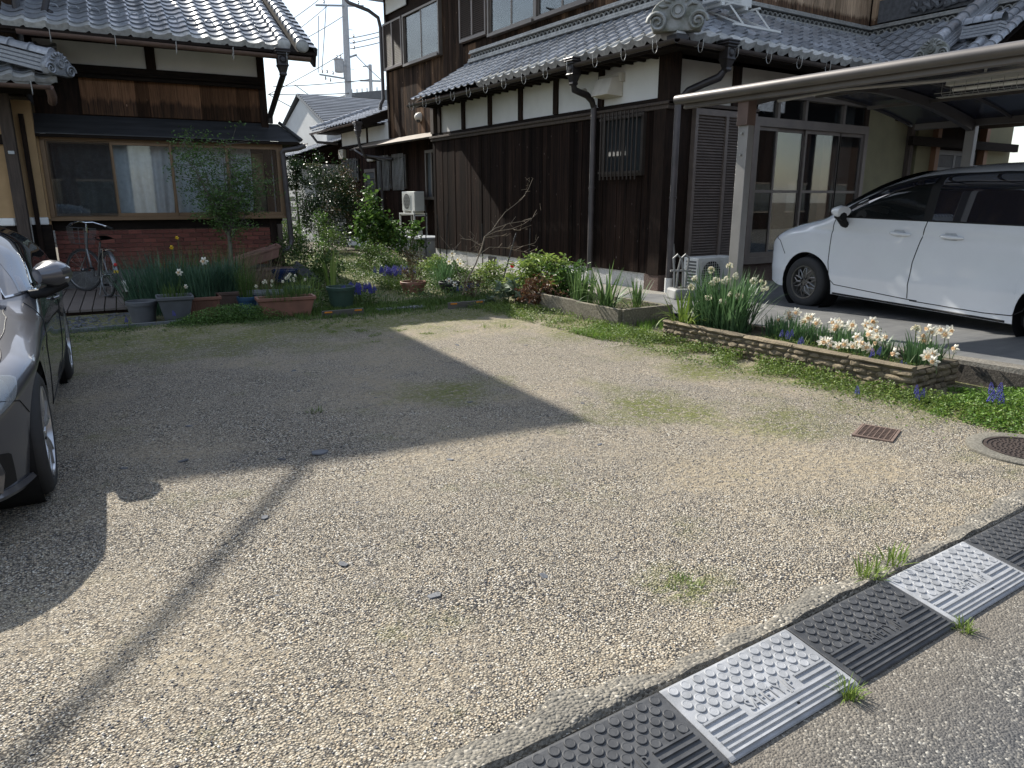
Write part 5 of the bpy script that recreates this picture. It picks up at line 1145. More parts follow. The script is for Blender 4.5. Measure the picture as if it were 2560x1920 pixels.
# ================================================================ stone-look planter beside the driveway
stone=M('sandstone_block',(.23,.185,.12),(.115,.09,.056),13,.9,.9,.012,rand=.28,dirt=.5)
mort2=M('planter_core',(.11,.09,.06),(.07,.055,.038),15,.95,.5,.01,rand=0)
SP=thing('stone_planter','long low planter of stacked brown stone blocks full of daffodils','planter',(5.62,4.2,0))
H_=.205
def sp(name,mat,*boxes,par=None,**k):
    b=MB()
    for q in boxes: b.box(*q)
    return b.build(name,mat,par or SP,w=True,**k)
core=sp('planter_wall',mort2,(5.625,5.70,2.90,5.62,-.03,H_-.012),(6.26,6.33,2.90,5.62,-.03,H_-.012),(5.70,6.26,2.90,2.97,-.03,H_-.012),(5.70,6.26,5.55,5.62,-.03,H_-.012))
sp('planter_soil',soil,(5.70,6.26,2.97,5.55,.0,.15))
def stone_block(w_,h_,d_,seed):
    """irregular stone face: jittered, rounded box"""
    r=random.Random(seed); b=MB(); nx,nz=4,3; vs=[]
    for side in (0,1):
        for j in range(nz+1):
            for i in range(nx+1):
                u,v=i/nx,j/nz; e=(0 if 0<i<nx else 1)+(0 if 0<j<nz else 1)
                x=u*w_+(r.uniform(-.006,.006) if e else r.uniform(-.008,.008)); z=v*h_+r.uniform(-.004,.004)
                y=d_ if side else (.012*e+r.uniform(-.012,.006)*(1 if not e else .4))
                vs.append((x,y,z))
    m=(nx+1)*(nz+1); fs=[(j*(nx+1)+i,j*(nx+1)+i+1,(j+1)*(nx+1)+i+1,(j+1)*(nx+1)+i) for j in range(nz) for i in range(nx)]
    ring=[i for i in range(nx+1)]+[j*(nx+1)+nx for j in range(1,nz+1)]+[nz*(nx+1)+i for i in range(nx-1,-1,-1)]+[j*(nx+1) for j in range(nz-1,0,-1)]
    fs+=[(ring[k],ring[(k+1)%len(ring)],ring[(k+1)%len(ring)]+m,ring[k]+m) for k in range(len(ring))]
    return b.add(vs,fs)
sid=0
def stone_face(y0,y1,place):
    global sid
    rows=[.0,.048,.095,.150,.200]
    for r in range(4):
        y=y0
        while y<y1-.02:
            w_=random.choice([.07,.09,.12,.15,.19]); w_=min(w_,y1-y); h_=rows[r+1]-rows[r]
            if y1-(y+w_)<.05: w_=y1-y
            sid+=1; me=stone_block(w_-.006,h_-.005,.04,sid).mesh('stone',stone,True,angle=35)
            place(me,y,rows[r]+random.uniform(-.002,.003)-.012,random.uniform(-.008,.014)); y+=w_
stone_face(2.885,5.63,lambda me,y,z,j:inst(me,'stone',core,w=True,mat4=Matrix.Translation((5.612-j,5.63+2.885-y,z))@Matrix.Rotation(R(-90),4,'Z')))
stone_face(5.62,6.34,lambda me,x,z,j:inst(me,'stone',core,w=True,mat4=Matrix.Translation((x,2.882-j,z))))
for k in range(5):
    sid+=1; me=stone_block(.535,.03,.09,sid).mesh('coping',stone,True,angle=35); inst(me,'coping',core,w=True,mat4=Matrix.Translation((5.605,5.63-k*.549,H_-.016))@Matrix.Rotation(R(-90),4,'Z'))
# ---------------------------------------------------------------- concrete board planter behind it
cbm=rough_concrete('concrete_board',(.30,.265,.20),(.17,.15,.11),40)
CPl=thing('concrete_planter','low planter of grey concrete boards with iris and leafy plants','planter',(5.7,7.5,0))
for (x0,x1,y0,y1) in ((5.74,5.80,6.50,7.33),(5.80,5.86,7.35,8.2),(5.86,5.92,8.22,8.95)): MB().box(x0,x1,y0,y1,-.03,.215).build('board',cbm,CPl,w=True,bevel=.005)
MB().box(5.805,6.62,6.47,6.53,-.03,.21).build('board',cbm,CPl,w=True,bevel=.005); MB().box(6.56,6.62,6.535,8.95,-.03,.20).build('board',cbm,CPl,w=True,bevel=.005); MB().box(5.93,6.555,6.54,8.9,0,.15).box(5.81,5.93,6.54,7.3,0,.148).build('planter_soil',soil,CPl,w=True)
# ---------------------------------------------------------------- potted things along the house
terra=M('terracotta_plastic',(.25,.115,.075),(.16,.075,.052),6,.6,.1,.003,rand=.15,dirt=.4); potgrey=M('grey_pot',(.115,.12,.13),(.08,.083,.09),6,.5,.06,.002,rand=.08,dirt=.3); potgreen=M('green_pot',(.045,.085,.06),(.03,.06,.043),6,.5,.06,.002,rand=.08,dirt=.3); potblue=M('blue_pot',(.025,.075,.14),(.018,.05,.10),6,.5,.06,.002,rand=.08,dirt=.3); potbrown=M('brown_pot',(.19,.125,.10),(.12,.08,.066),6,.6,.06,.002,rand=.08,dirt=.4)
def round_pot(label,loc,r,h,mat,group=None,taper=.78,rx=0,rz=0,name='flower_pot',cat='flower pot'):
    t=thing(name,label,cat,loc,rz,group); t.rotation_euler=(rx,0,rz)
    MB().lathe([(0,.0),(r*taper,.0),(r*.97,h-.05),(r*1.04,h-.048),(r*1.06,h-.005),(r*1.03,h),(r*.96,h),(r*.94,h-.05),(r*.9,h-.055)],28).build('pot_wall',mat,t,smooth=True,angle=35)
    MB().lathe([(0,h-.045),(r*.93,h-.05)],20).build('pot_soil',soil,t); return t
def square_pot(label,loc,w_,d_,h,mat,rz=0,group=None,ribs=0,taper=.8,rx=0):
    t=thing('planter_box',label,'planter',loc,rz,group); t.rotation_euler=(rx,0,rz)
    def ring(sc,z,dx=0): return [(-w_/2*sc-dx,-d_/2*sc-dx,z),(w_/2*sc+dx,-d_/2*sc-dx,z),(w_/2*sc+dx,d_/2*sc+dx,z),(-w_/2*sc-dx,d_/2*sc+dx,z)]
    rs=[ring(taper,0),ring(.97,h-.045),ring(1,h-.043,.012),ring(1,h,.014),ring(.95,h),ring(.92,h-.05)]; b=MB(); vs=sum(rs,[])
    fs=[(i*4+k,i*4+(k+1)%4,i*4+4+(k+1)%4,i*4+4+k) for i in range(5) for k in range(4)]+[(3,2,1,0)]; b.add(vs,fs); b.build('box_wall',mat,t,bevel=.006,seg=2)
    if ribs:
        b=MB()
        for k in range(ribs):
            u=-.5+(k+.5)/ribs; b.bar((u*w_*taper*.96,-d_/2*taper-.002,.01),(u*w_*.94,-d_/2*.97-.002,h-.05),.012,.008,(0,1,0))
        b.build('ribs',mat,t)
    MB().add(ring(.93,h-.04),[(0,1,2,3)]).build('box_soil',soil,t); return t
GRP='pots in a row along the left house'
round_pot('empty dark grey round pot standing left of the tall square pot',(1.0,10.02,.0),.175,.27,potgrey,GRP); square_pot('tall grey square pot with grass beside the round pot',(1.36,9.86,0),.40,.36,.33,potgrey,R(-6),GRP,taper=.66)
square_pot('ribbed terracotta planter box full of narrow leaves with one pale daffodil',(1.73,10.12,0),.40,.34,.27,terra,R(-4),GRP,ribs=12); square_pot('tilted dull brown planter box of narrow leaves between terracotta and blue pots',(2.10,10.42,.01),.38,.32,.28,potbrown,R(-9),GRP,rx=R(3))
round_pot('small blue pot with tall chives',(2.26,9.98,0),.125,.24,potblue,GRP); square_pot('long terracotta trough with white flowers at the front of the row',(2.65,9.55,0),.72,.26,.26,terra,R(-8),GRP)
round_pot('large dark green round pot with a pale seam',(3.47,9.72,0),.19,.32,potgreen,GRP); round_pot('dark green pot standing behind the large green pot',(3.05,10.35,0),.19,.28,potgreen,GRP)
round_pot('small white pot on a wooden stump at the deck corner',(.99,11.25,.26),.075,.15,M('white_pot',(.62,.63,.62),(.45,.47,.42),8,.5,.06,.002,rand=0,dirt=.5),GRP); t=thing('wooden_stump','dark wooden stump carrying a small white pot','stump',(.99,11.25,0)); MB().lathe([(0,0),(.085,0),(.08,.26),(0,.262)],14).build('trunk_piece',timber,t)
round_pot('brown round pot of dry twigs beside the blue grape hyacinths',(5.06,10.75,0),.20,.20,terra); round_pot('dark blue glazed bowl among the weeds by the brick wall',(3.45,12.3,.15),.22,.20,M('glazed_blue',(.02,.035,.09),(.012,.02,.06),5,.15,.02,.001,rand=0)); round_pot('black plastic pot sunk near white daffodils',(5.62,10.55,0),.17,.18,M('black_pot',(.02,.021,.024),rand=0))
square_pot('pale grey trough lying behind the terracotta trough',(2.65,10.45,.0),.55,.25,.24,M('pale_grey_pot',(.22,.23,.24),rand=0),R(-20),GRP); square_pot('salmon pink trough stacked tilted by the brick wall',(3.25,13.15,.42),.80,.26,.20,M('salmon_trough',(.30,.16,.125),(.22,.12,.095),6,.6,.06,.002,rand=0,dirt=.3),R(-5),rx=R(-8)).rotation_euler=(R(4),R(-16),R(-5)); square_pot('brown trough lying under the salmon pink trough',(3.35,13.1,.10),.85,.30,.22,potbrown,R(-8))
cr=thing('plastic_crate','dark grey plastic crate leaning against the stacked troughs','crate',(4.15,13.4,.05)); cr.rotation_euler=(0,R(38),R(-12)); b=MB(); b.box(-.33,.33,-.22,-.20,0,.16).box(-.33,.33,.20,.22,0,.16).box(-.33,-.31,-.199,.199,0,.16).box(.31,.33,-.199,.199,0,.16)
b.build('crate_wall',potgrey,cr); b=MB()
for k in range(9): b.box(-.30+k*.072,-.28+k*.072,-.2,.2,.0,.012)
for k in range(6): b.box(-.31,.31,-.19+k*.074,-.175+k*.074,.013,.022)
b.build('crate_floor',potgrey,cr)
# deck, slate bed and kerb strip in front of the brick wall
deckm=M('grey_deck_wood',(.155,.13,.115),(.095,.08,.07),3,.8,.5,.005,rand=.14,stretch=(2,9,9)); DK=thing('wooden_deck','weathered grey plank deck under the bicycle','deck',(.5,12.3,0),R(-5))
for k in range(14):
    x=-1.3+k*.142; MB().box(x,x+.128,-1.25,1.55,.045,.075).build('deck_board',deckm,DK)
MB().box(-1.3,.69,-1.20,-1.15,.0,.044).box(-1.3,.69,1.4,1.45,0,.044).build('deck_bearer',timber,DK)
slate=M('slate_chip',(.085,.09,.10),(.05,.053,.06),12,.6,.5,.006,rand=.35)
def chip_mesh(seed,s):
    r=random.Random(seed); n=6; b=MB(); pts=[(s*r.uniform(.6,1.1)*math.cos(2*math.pi*k/n),s*r.uniform(.4,.8)*math.sin(2*math.pi*k/n)) for k in range(n)]
    return b.prism(pts,'z',0,s*.16).mesh('stone_chip',slate,bevel=s*.06,seg=1)
chips=[chip_mesh(50+k,.035) for k in range(8)]
vv=[];ff=[]
for k in range(1500):
    me=chips[k%8]; x,y=random.uniform(-1.2,.95),random.uniform(9.85,10.95); M4=Matrix.Translation((x,y,.004))@Euler((random.uniform(-.4,.4),random.uniform(-.4,.4),random.uniform(0,6))).to_matrix().to_4x4()@Matrix.Scale(random.uniform(.4,.9),4); n=len(vv); vv+=[tuple(M4@v.co) for v in me.vertices]; ff+=[tuple(i+n for i in p.vertices) for p in me.polygons]
o=MB().add(vv,ff).build('slate_gravel',slate); tag(o,'bed of dark slate chips between the deck and the kerb strip','slate gravel',kind='stuff')
edge=M('plastic_edging',(.16,.17,.18),(.11,.117,.125),10,.55,.1,.002,rand=.08); KS=thing('lawn_edging','low grey plastic edging strip along the lot','edging',(.5,9.62,0))
for k in range(9): MB().box(-1.3+k*.30,-1.3+k*.30+.293,9.62-.012*k*0,9.65,-.02,.05).build('edging_piece',edge,KS,w=True,bevel=.004)
GRT=thing('drain_cover','narrow blue-grey drain grating lying in the weeds','drain cover',(4.15,9.25,.01),R(-5)); b=MB()
for k in range(12): b.box(-.33+k*.058,-.30+k*.058,-.05,.05,.002,.02)
b.build('slats',edge,GRT); MB().box(-.35,.35,-.07,-.051,0,.022).box(-.35,.35,.051,.07,0,.022).build('frame',edge,GRT)
SBm=M('old_board',(.12,.11,.095),(.075,.068,.058),4,.8,.4,.005,rand=.1,stretch=(2,8,8)); orange=M('orange_reflector',(.75,.27,.03),rand=0,bump=0,rough=.4)
for nm,loc,L_,rz in (('low dark board edging with two orange reflectors before the green pot',(3.27,9.13,0),.56,R(-2)),('low dark board edging with orange reflectors under the bare shrub',(5.02,8.93,0),.56,R(-4))):
    t=thing('edging_board',nm,'edging board',loc,rz); MB().box(-L_/2,L_/2,-.02,.02,-.02,.085).build('board',SBm,t,bevel=.004)
    for x in (-L_*.36,L_*.36): MB().box(x-.05,x+.05,-.026,-.021,.058,.076).build('reflector',orange,t)
# ---------------------------------------------------------------- bicycle
BK=thing('bicycle','silver city bicycle with front basket leaning on the deck by the brick wall','bicycle',(.80,12.30,.077)); BK.rotation_euler=(R(5),0,R(13)+R(90))
silver=M('bike_silver',(.20,.205,.21),(.16,.165,.17),6,.3,.03,.001,metal=.7,rand=0,dirt=.1); seatm=M('black_saddle',(.02,.02,.021),rand=0,rough=.5)
def bwheel(x,name,yaw=0):
    t=bpy.data.objects.new(name,None); link(t,BK); t.location=(x,0,.33); t.rotation_euler=(0,0,yaw)
    n=36; MB().tube([(.318*math.cos(2*math.pi*k/n),0,.318*math.sin(2*math.pi*k/n)) for k in range(n)],.018,8,closed=True).build('tyre',tyre_m,t,smooth=True); MB().tube([(.298*math.cos(2*math.pi*k/n),0,.298*math.sin(2*math.pi*k/n)) for k in range(n)],.011,6,closed=True).build('rim',silver,t,smooth=True)
    b=MB()
    for k in range(24):
        a=2*math.pi*k/24; s=1 if k%2 else -1; b.tube([(.02*math.cos(a+1.2*s),s*.03,.02*math.sin(a+1.2*s)),(.292*math.cos(a),0,.292*math.sin(a))],.0016,3,False)
    b.build('spokes',silver,t); MB().lathe([(.012,-.055),(.03,-.04),(.022,-.02),(.022,.02),(.03,.04),(.012,.055)],12,(0,0,0),'y').build('hub',silver,t,smooth=True)
    f=MB(); f.grid(lambda u,v:(.345*math.cos(a0+(a1-a0)*u),-.028+.056*v,.345*math.sin(a0+(a1-a0)*u)+.012*math.sin(math.pi*v)),18,3) if False else None
    return t
# local x forward; rear axle at x=0
bwheel(0,'rear_wheel'); fwh=bwheel(1.10,'front_wheel',R(32))
MB().tube([(0,.0,.33),(.44,0,.27)],.011,6).tube([(0,0,.33),(.30,0,.72)],.010,6).tube([(.44,0,.27),(.28,0,.80)],.016,8).tube([(.44,0,.27),(.70,0,.34),(.92,0,.66),(.93,0,.76)],.018,8).tube([(.925,0,.64),(.905,0,.92)],.02,8).build('frame',silver,BK,smooth=True)
MB().tube([(.925,0,.66),(.99,0,.55),(1.10,.055,.33)],.010,6).tube([(.925,0,.66),(.99,0,.55),(1.10,-.055,.33)],.010,6).build('fork',silver,BK,smooth=True)
MB().tube([(.90,0,.9),(.895,0,1.05)],.012,8).tube([(.72,.28,1.02),(.80,.24,1.04),(.90,.10,1.08),(.91,0,1.07),(.92,-.10,1.08),(.86,-.24,1.04),(.78,-.29,1.02)],.011,8).build('handlebar',chrome,BK,smooth=True)
for s in (-1,1): MB().tube([(.74 if s>0 else .81,s*.265,1.025),(.64 if s>0 else .70,s*.315,1.0)],.017,8).build('grip',seatm,BK,smooth=True); MB().tube([(.80,s*.22,1.03),(.74,s*.27,.99),(.68,s*.29,.98)],.005,5).build('brake_lever',chrome,BK,smooth=True)
b=MB(); b.grid(lambda u,v:(.10+.27*u,(2*v-1)*(.10*(1-u)**.7+.03),.845+.035*(1-abs(2*v-1)**2)+.02*(1-u)),12,8); b.grid(lambda u,v:(.10+.27*u,(2*v-1)*(.10*(1-u)**.7+.03),.845-.03*(1-abs(2*v-1)**2)+.02*(1-u)),12,8); b.build('saddle',seatm,BK,smooth=True)
MB().tube([(-.16,.05,.70),(.18,.05,.70),(.26,.02,.72)],.006,5).tube([(-.16,-.05,.70),(.18,-.05,.70),(.26,-.02,.72)],.006,5).tube([(-.16,-.055,.70),(-.16,.055,.70)],.006,5).tube([(-.05,.07,.70),(0,.065,.34)],.005,5).tube([(-.05,-.07,.70),(0,-.065,.34)],.005,5).tube([(.05,-.05,.70),(.05,.05,.70)],.005,5).build('carrier',chrome,BK,smooth=True)
b=MB(); 
for (a0,a1,cx) in ((R(35),R(190),0),): b.grid(lambda u,v:(cx+.352*math.cos(a0+(a1-a0)*u),-.028+.056*v,.33+.352*math.sin(a0+(a1-a0)*u)+.006*math.sin(math.pi*v)),24,3)
b.build('rear_mudguard',silver,BK,smooth=True)
MB().lathe([(0,-.018),(.022,-.015),(.026,0)],12,(-.345,0,.50),'x').build('red_reflector',M('red_reflector',(.6,.03,.03),rand=0,rough=.3,bump=0),BK); MB().box(-.362,-.352,-.03,.03,.38,.42).build('yellow_tag',M('yellow_tag',(.7,.5,.05),rand=0,bump=0),BK)
b=MB()
for z,sc in ((.98,1.0),(.90,.94),(.82,.88),(.74,.82)): b.tube([(1.02,-.17*sc,z),(1.02+.28*sc,-.17*sc,z),(1.02+.28*sc,.17*sc,z),(1.02,.17*sc,z)],.003 if z<.98 else .005,4,closed=True)
for k in range(7):
    u=k/6; b.tube([(1.02+.28*u,-.17,.98),(1.02+.23*u,-.14,.74),(1.02+.23*u,.14,.74),(1.02+.28*u,.17,.98)],.0025,4); 
for k in range(5):
    v=-.17+.34*k/4; b.tube([(1.02,v,.98),(1.02,v*.82,.74),(1.25,v*.82,.74),(1.30,v,.98)],.0025,4)
b.build('wire_basket',M('basket_steel',(.10,.10,.10),rand=0,metal=.5,rough=.4),BK)
MB().lathe([(.07,-.006),(.085,-.006),(.085,.006),(.07,.006)],20,(.44,-.05,.27),'y').tube([(.44,-.06,.27),(.52,-.075,.14)],.009,6).tube([(.44,.06,.27),(.36,.075,.40)],.009,6).build('crank',silver,BK,smooth=True)
for p in ((.52,-.12,.14),(.36,.12,.40)): MB().box(p[0]-.045,p[0]+.045,p[1]-.04,p[1]+.04,p[2]-.012,p[2]+.012).build('pedal',black_trim,BK)
MB().tube([(.0,.07,.33),(-.03,.13,.04),(-.03,.10,.02),(-.03,-.16,.02),(.0,-.14,.06),(0,-.07,.33)],.006,6).build('stand',silver,BK,smooth=True); MB().box(.02,.42,-.05,-.03,.26,.34).build('chain_guard',silver,BK,bevel=.01)
# ---------------------------------------------------------------- small things by the right house
pl=M('grey_resin',(.30,.30,.29),(.22,.22,.21),7,.55,.06,.002,rand=0,dirt=.35)
ST=thing('shower_stool','grey resin stool with looped backrest beside the air-conditioner','stool',(7.80,7.45,.085),R(-20)); MB().prism([(-.20,0),(.20,0),(.18,.16),(-.18,.16)],'y',-.16,.16).build('base_shell',pl,ST,bevel=.03); b=MB()
for k in range(12): b.box(-.12+k*.021,-.108+k*.021,-.10,.06,.158,.163)
b.build('vent_slots',M('slot_dark',(.03,.03,.03),rand=0),ST)
for dx in (-.07,.07): MB().tube([(dx-.02,.1,.15),(dx-.03,.1,.40),(dx*.9-.06,.1,.58),(dx*.9,.1,.63),(dx*.9+.06,.1,.58),(dx+.03,.1,.40),(dx+.02,.1,.15)],.017,8).build('back_loop',pl,ST,smooth=True)
MB().tube([(-.16,.1,.40),(.16,.1,.40)],.016,8).build('back_bar',pl,ST,smooth=True)
t=thing('mop','old string mop hanging against the dark post','mop',(8.34,8.22,.55)); MB().tube([(0,0,.25),(0,.04,1.65)],.013,8).build('handle',greywood,t,smooth=True); b=MB()
for k in range(26):
    a=random.uniform(0,6.28); b.tube([(.012*math.cos(a),.012*math.sin(a),.27),(.03*math.cos(a),.03*math.sin(a),.15),(.05*math.cos(a),.045*math.sin(a),-.02+random.uniform(-.03,.03))],.006,4)
b.build('mop_head',M('mop_cotton',(.33,.32,.30),rand=0),t)
bn=thing('storage_bin','grey plastic storage bin with ribbed side beyond the corner','bin',(8.35,17.0,0)); bm_=M('bin_grey',(.33,.35,.38),(.27,.29,.315),5,.5,.05,.002,rand=0); MB().add([(-.32,-.5,.0),(.32,-.5,0),(.32,.5,0),(-.32,.5,0),(-.37,-.55,.5),(.37,-.55,.5),(.37,.55,.5),(-.37,.55,.5)],[(0,3,2,1),(4,5,6,7),(0,1,5,4),(1,2,6,5),(2,3,7,6),(3,0,4,7)]).build('bin_body',bm_,bn,bevel=.01); MB().box(-.41,.41,-.59,.59,.505,.57).build('bin_lid',bm_,bn,bevel=.02)
for k in range(8): MB().bar((-.335,-.42+k*.12,.04),(-.372,-.44+k*.125,.46),.03,.03,(0,1,0)).build('bin_rib',bm_,bn)
ld=thing('ladder','small grey ladder leaning behind the storage bin','ladder',(8.75,16.6,0)); MB().bar((8.6,16.4,0),(8.95,16.4,1.1),.04,.03).bar((8.6,16.85,0),(8.95,16.85,1.1),.04,.03).build('rails',greywood,ld,w=True)
for k in range(4): MB().bar((8.67+k*.08,16.4,.22+k*.25),(8.67+k*.08,16.85,.22+k*.25),.03,.03).build('rung',greywood,ld,w=True)
bolt=thing('bollard_cap','small beige round knob post at the kerb by the driveway','post',(6.30,2.02,0)); MB().lathe([(0.045,0),(.045,.10),(.05,.12),(.05,.15),(.03,.185),(0,.195)],16).build('knob',M('beige_knob',(.35,.27,.22),rand=0),bolt,smooth=True)
# loose slate chips and stones on the gravel
GC='loose slate chips scattered on the gravel'
chipb=[chip_mesh(90+k,.05) for k in range(7)]
spots=[(1.05,4.13),(1.33,4.75),(.55,4.4),(.25,4.45),(2.05,5.1),(1.6,5.6),(2.3,6.2),(2.9,5.8),(.9,6.4),(1.3,7.0),(2.1,7.4),(2.8,7.0),(3.6,6.6),(4.2,6.2),(3.9,5.2),(4.3,4.4),(3.3,4.1),(2.6,4.6),(1.2,3.3),(.9,2.7),(1.7,2.5),(2.3,2.9),(1.1,2.25),(.6,2.6),(2.8,3.3),(3.1,2.4),(1.9,3.6),(1.55,2.15),(.75,3.35),(2.6,2.2),(.7,5.1),(1.8,6.4),(3.2,7.4),(4.6,5.0),(1.45,5.0),(.4,5.6),(2.45,5.4)]
for i,(x,y) in enumerate(spots):
    s=random.choice([.22,.3,.35,.45,.6,.75]); o=inst(chipb[i%7],'stone_chip',None,(x,y,lot_z(x,y)-.001),(random.uniform(-.15,.15),random.uniform(-.15,.15),random.uniform(0,6)),(s,s,s)); sz='tiny' if s<.33 else ('small' if s<.5 else 'broad'); wh='in the sunlit gravel' if (x>3.2 or y<3.6) else 'in the shaded gravel'
    tag(o,f'{sz} flat dark slate chip lying loose {wh}','stone chip',GC)
o=inst(chip_mesh(300,.075),'stone_chip',None,(1.28,4.12,lot_z(1.28,4.12)),(.1,.1,.4)); tag(o,'large pale grey slate flake at the shadow edge on the gravel','stone chip')

# loose pebbles lying proud of the packed gravel (uncountable)
def pebble_scatter(n,fn,rr,label):
    bm=bmesh.new(); bmesh.ops.create_icosphere(bm,subdivisions=1,radius=1); bv=np.array([tuple(v.co) for v in bm.verts]); bf=np.array([[v.index for v in f.verts] for f in bm.faces]); bm.free()
    P=[]
    while len(P)<n:
        q=fn()
        if q: P.append((q[0],q[1],lot_z(*q)))
    P=np.array(P); r=RNG.uniform(rr[0],rr[1],n)**1.0; a=RNG.random(n)*6.283; sx=r*RNG.uniform(.8,1.5,n); sy=r*RNG.uniform(.7,1.1,n); sz=r*RNG.uniform(.45,.8,n)
    X_=bv[None,:,0]*sx[:,None]*(1+.18*RNG.normal(size=(n,len(bv)))); Y_=bv[None,:,1]*sy[:,None]*(1+.18*RNG.normal(size=(n,len(bv)))); Z_=bv[None,:,2]*sz[:,None]
    V=np.stack([P[:,0:1]+X_*np.cos(a)[:,None]-Y_*np.sin(a)[:,None],P[:,1:2]+X_*np.sin(a)[:,None]+Y_*np.cos(a)[:,None],P[:,2:3]+Z_+sz[:,None]*.35],2).reshape(-1,3)
    F=(np.arange(n)[:,None,None]*len(bv)+bf[None]).reshape(-1,3)
    m,N,L,b=newmat('loose_pebble') if 'loose_pebble' not in MAT else (MAT['loose_pebble'],)*4
    if not isinstance(m,tuple) and N is not m:
        g=N.new('ShaderNodeNewGeometry'); c=ramp(N,L,g.outputs['Random Per Island'],[(0,(.03,.032,.04)),(.2,(.075,.08,.095)),(.34,(.20,.18,.15)),(.5,(.42,.36,.26)),(.7,(.52,.46,.35)),(.85,(.40,.30,.19)),(.95,(.58,.53,.43)),(1,(.68,.65,.6))]); L.new(c,b.inputs['Base Color']); b.inputs['Roughness'].default_value=.75
        bumpn(N,L,b,noise(N,L,posvec(N,L,rand=False),160,3),.3,.002)
    o=link(bpy.data.objects.new('loose_pebbles',npmesh('loose_pebbles',V,F,m))); tag(o,label,'pebbles',kind='stuff')
def pf():
    x,y=random.uniform(-.6,5.2),1.47+abs(random.gauss(0,1.7))
    if y>6.5 or x>y*1.75+1.6 or x<y*.02-.5: return None
    if random.random()<.35+.35*math.sin(x*1.9+1.2*math.sin(y*1.3))*math.sin(y*2.1+x): return None
    return (x,y)
pebble_scatter(26000,pf,(.0022,.0046),'small loose beige and slate pebbles strewn over the packed gravel')
# ================================================================ vegetation
def rot_frames(n,tilt=1.0):
    """random orthonormal leaf frames: a along leaf, b across, biased upward normals"""
    nrm=RNG.normal(size=(n,3)); nrm[:,2]=np.abs(nrm[:,2])+tilt; nrm/=np.linalg.norm(nrm,axis=1)[:,None]
    t=RNG.normal(size=(n,3)); a=t-nrm*(t*nrm).sum(1)[:,None]; a/=np.linalg.norm(a,axis=1)[:,None]; return a,np.cross(nrm,a),nrm
def leaf_mesh(name,C,size,mat,aspect=.5,tilt=.6,fold=.15):
    """each leaf: six-vertex pointed blade folded at the midrib"""
    C=np.asarray(C,float); n=len(C); s=np.asarray(size,float).reshape(-1,1)*np.ones((n,1)); a,b,nr=rot_frames(n,tilt)
    w=s*aspect*.5
    P=np.stack([C,C+a*s*.35+b*w+nr*s*fold,C+a*s*.7+b*w*.75+nr*s*fold,C+a*s,C+a*s*.7-b*w*.75+nr*s*fold,C+a*s*.35-b*w+nr*s*fold],1).reshape(-1,3)
    base=np.arange(n)[:,None]*6; F=np.concatenate([base+np.array([[0,1,2,3]]),base+np.array([[0,3,4,5]])]); return npmesh(name,P,F,mat)
def blades_arr(base,az,length,width,lean,bend,seg=5,twist=0):
    """strap leaves: base (n,3), azimuth, length, width, initial lean from vertical, extra bend along the leaf"""
    n=len(base); P=[]; pos=np.array(base,float); th=np.array(lean,float); ds=length/seg
    side=np.stack([-np.sin(az+twist),np.cos(az+twist),np.zeros(n)],1)
    for k in range(seg+1):
        t=k/seg; w=width*(1-.15*t)*(1 if t<.55 else max(.02,1-((t-.55)/.45)**1.6))
        P.append(pos-side*w[:,None]*.5); P.append(pos+side*w[:,None]*.5)
        d=np.stack([np.sin(th)*np.cos(az),np.sin(th)*np.sin(az),np.cos(th)],1); pos=pos+d*ds[:,None]; th=th+bend/seg
    V=np.stack(P,1).reshape(-1,3); m=2*(seg+1); base_i=np.arange(n)[:,None]*m
    F=np.concatenate([base_i+np.array([[2*k,2*k+1,2*k+3,2*k+2]]) for k in range(seg)]); return V,F
def blades(name,n,c,spread,length,width,mat,lean=.25,bend=.5,lenvar=.3,seg=5,elong=(1,1)):
    r=np.sqrt(RNG.random(n)); a=RNG.random(n)*2*np.pi; base=np.stack([c[0]+r*np.cos(a)*spread*elong[0],c[1]+r*np.sin(a)*spread*elong[1],np.full(n,c[2])],1)
    az=a+RNG.normal(0,.7,n); L_=length*(1+RNG.uniform(-lenvar,lenvar*.6,n)); V,F=blades_arr(base,az,L_,np.full(n,width)*RNG.uniform(.7,1.2,n),np.abs(RNG.normal(0,lean,n))*(.4+.6*r),np.abs(RNG.normal(0,bend,n)),seg); return npmesh(name,V,F,mat)
def merge_np(parts):
    V=[];F=[];n=0
    for v,f in parts: V.append(v); F.append(f+n); n+=len(v)
    return np.concatenate(V),np.concatenate(F)
daff_leaf=plant_mat('daffodil_leaf',(.085,.165,.065),(.045,.095,.04),(.15,.25,.12),.3,.42); grass_m=plant_mat('grass_blade',(.09,.15,.03),(.045,.08,.018),(.16,.22,.05),.3,.55); weed_m=plant_mat('weed_leaf',(.13,.20,.035),(.06,.10,.02),(.24,.29,.07),.35,.5)
weed_d=plant_mat('weed_leaf_dark',(.075,.13,.03),(.035,.065,.016),(.14,.20,.055),.3,.5); lime=plant_mat('lime_leaf',(.20,.28,.06),(.09,.15,.03),(.36,.42,.13),.35,.5); red_leaf=plant_mat('red_leaf',(.13,.055,.03),(.06,.03,.018),(.20,.15,.06),.25,.5); grey_leaf=plant_mat('grey_leaf',(.13,.18,.11),(.06,.085,.05),(.26,.30,.22),.2,.5); dark_leaf=plant_mat('dark_evergreen',(.022,.05,.014),(.010,.024,.008),(.05,.09,.022),.2,.4); hyd_leaf=plant_mat('hydrangea_leaf',(.085,.165,.035),(.04,.085,.018),(.17,.27,.06),.3,.45); maple_leaf=plant_mat('small_tree_leaf',(.10,.185,.05),(.05,.10,.028),(.17,.27,.075),.3,.5)
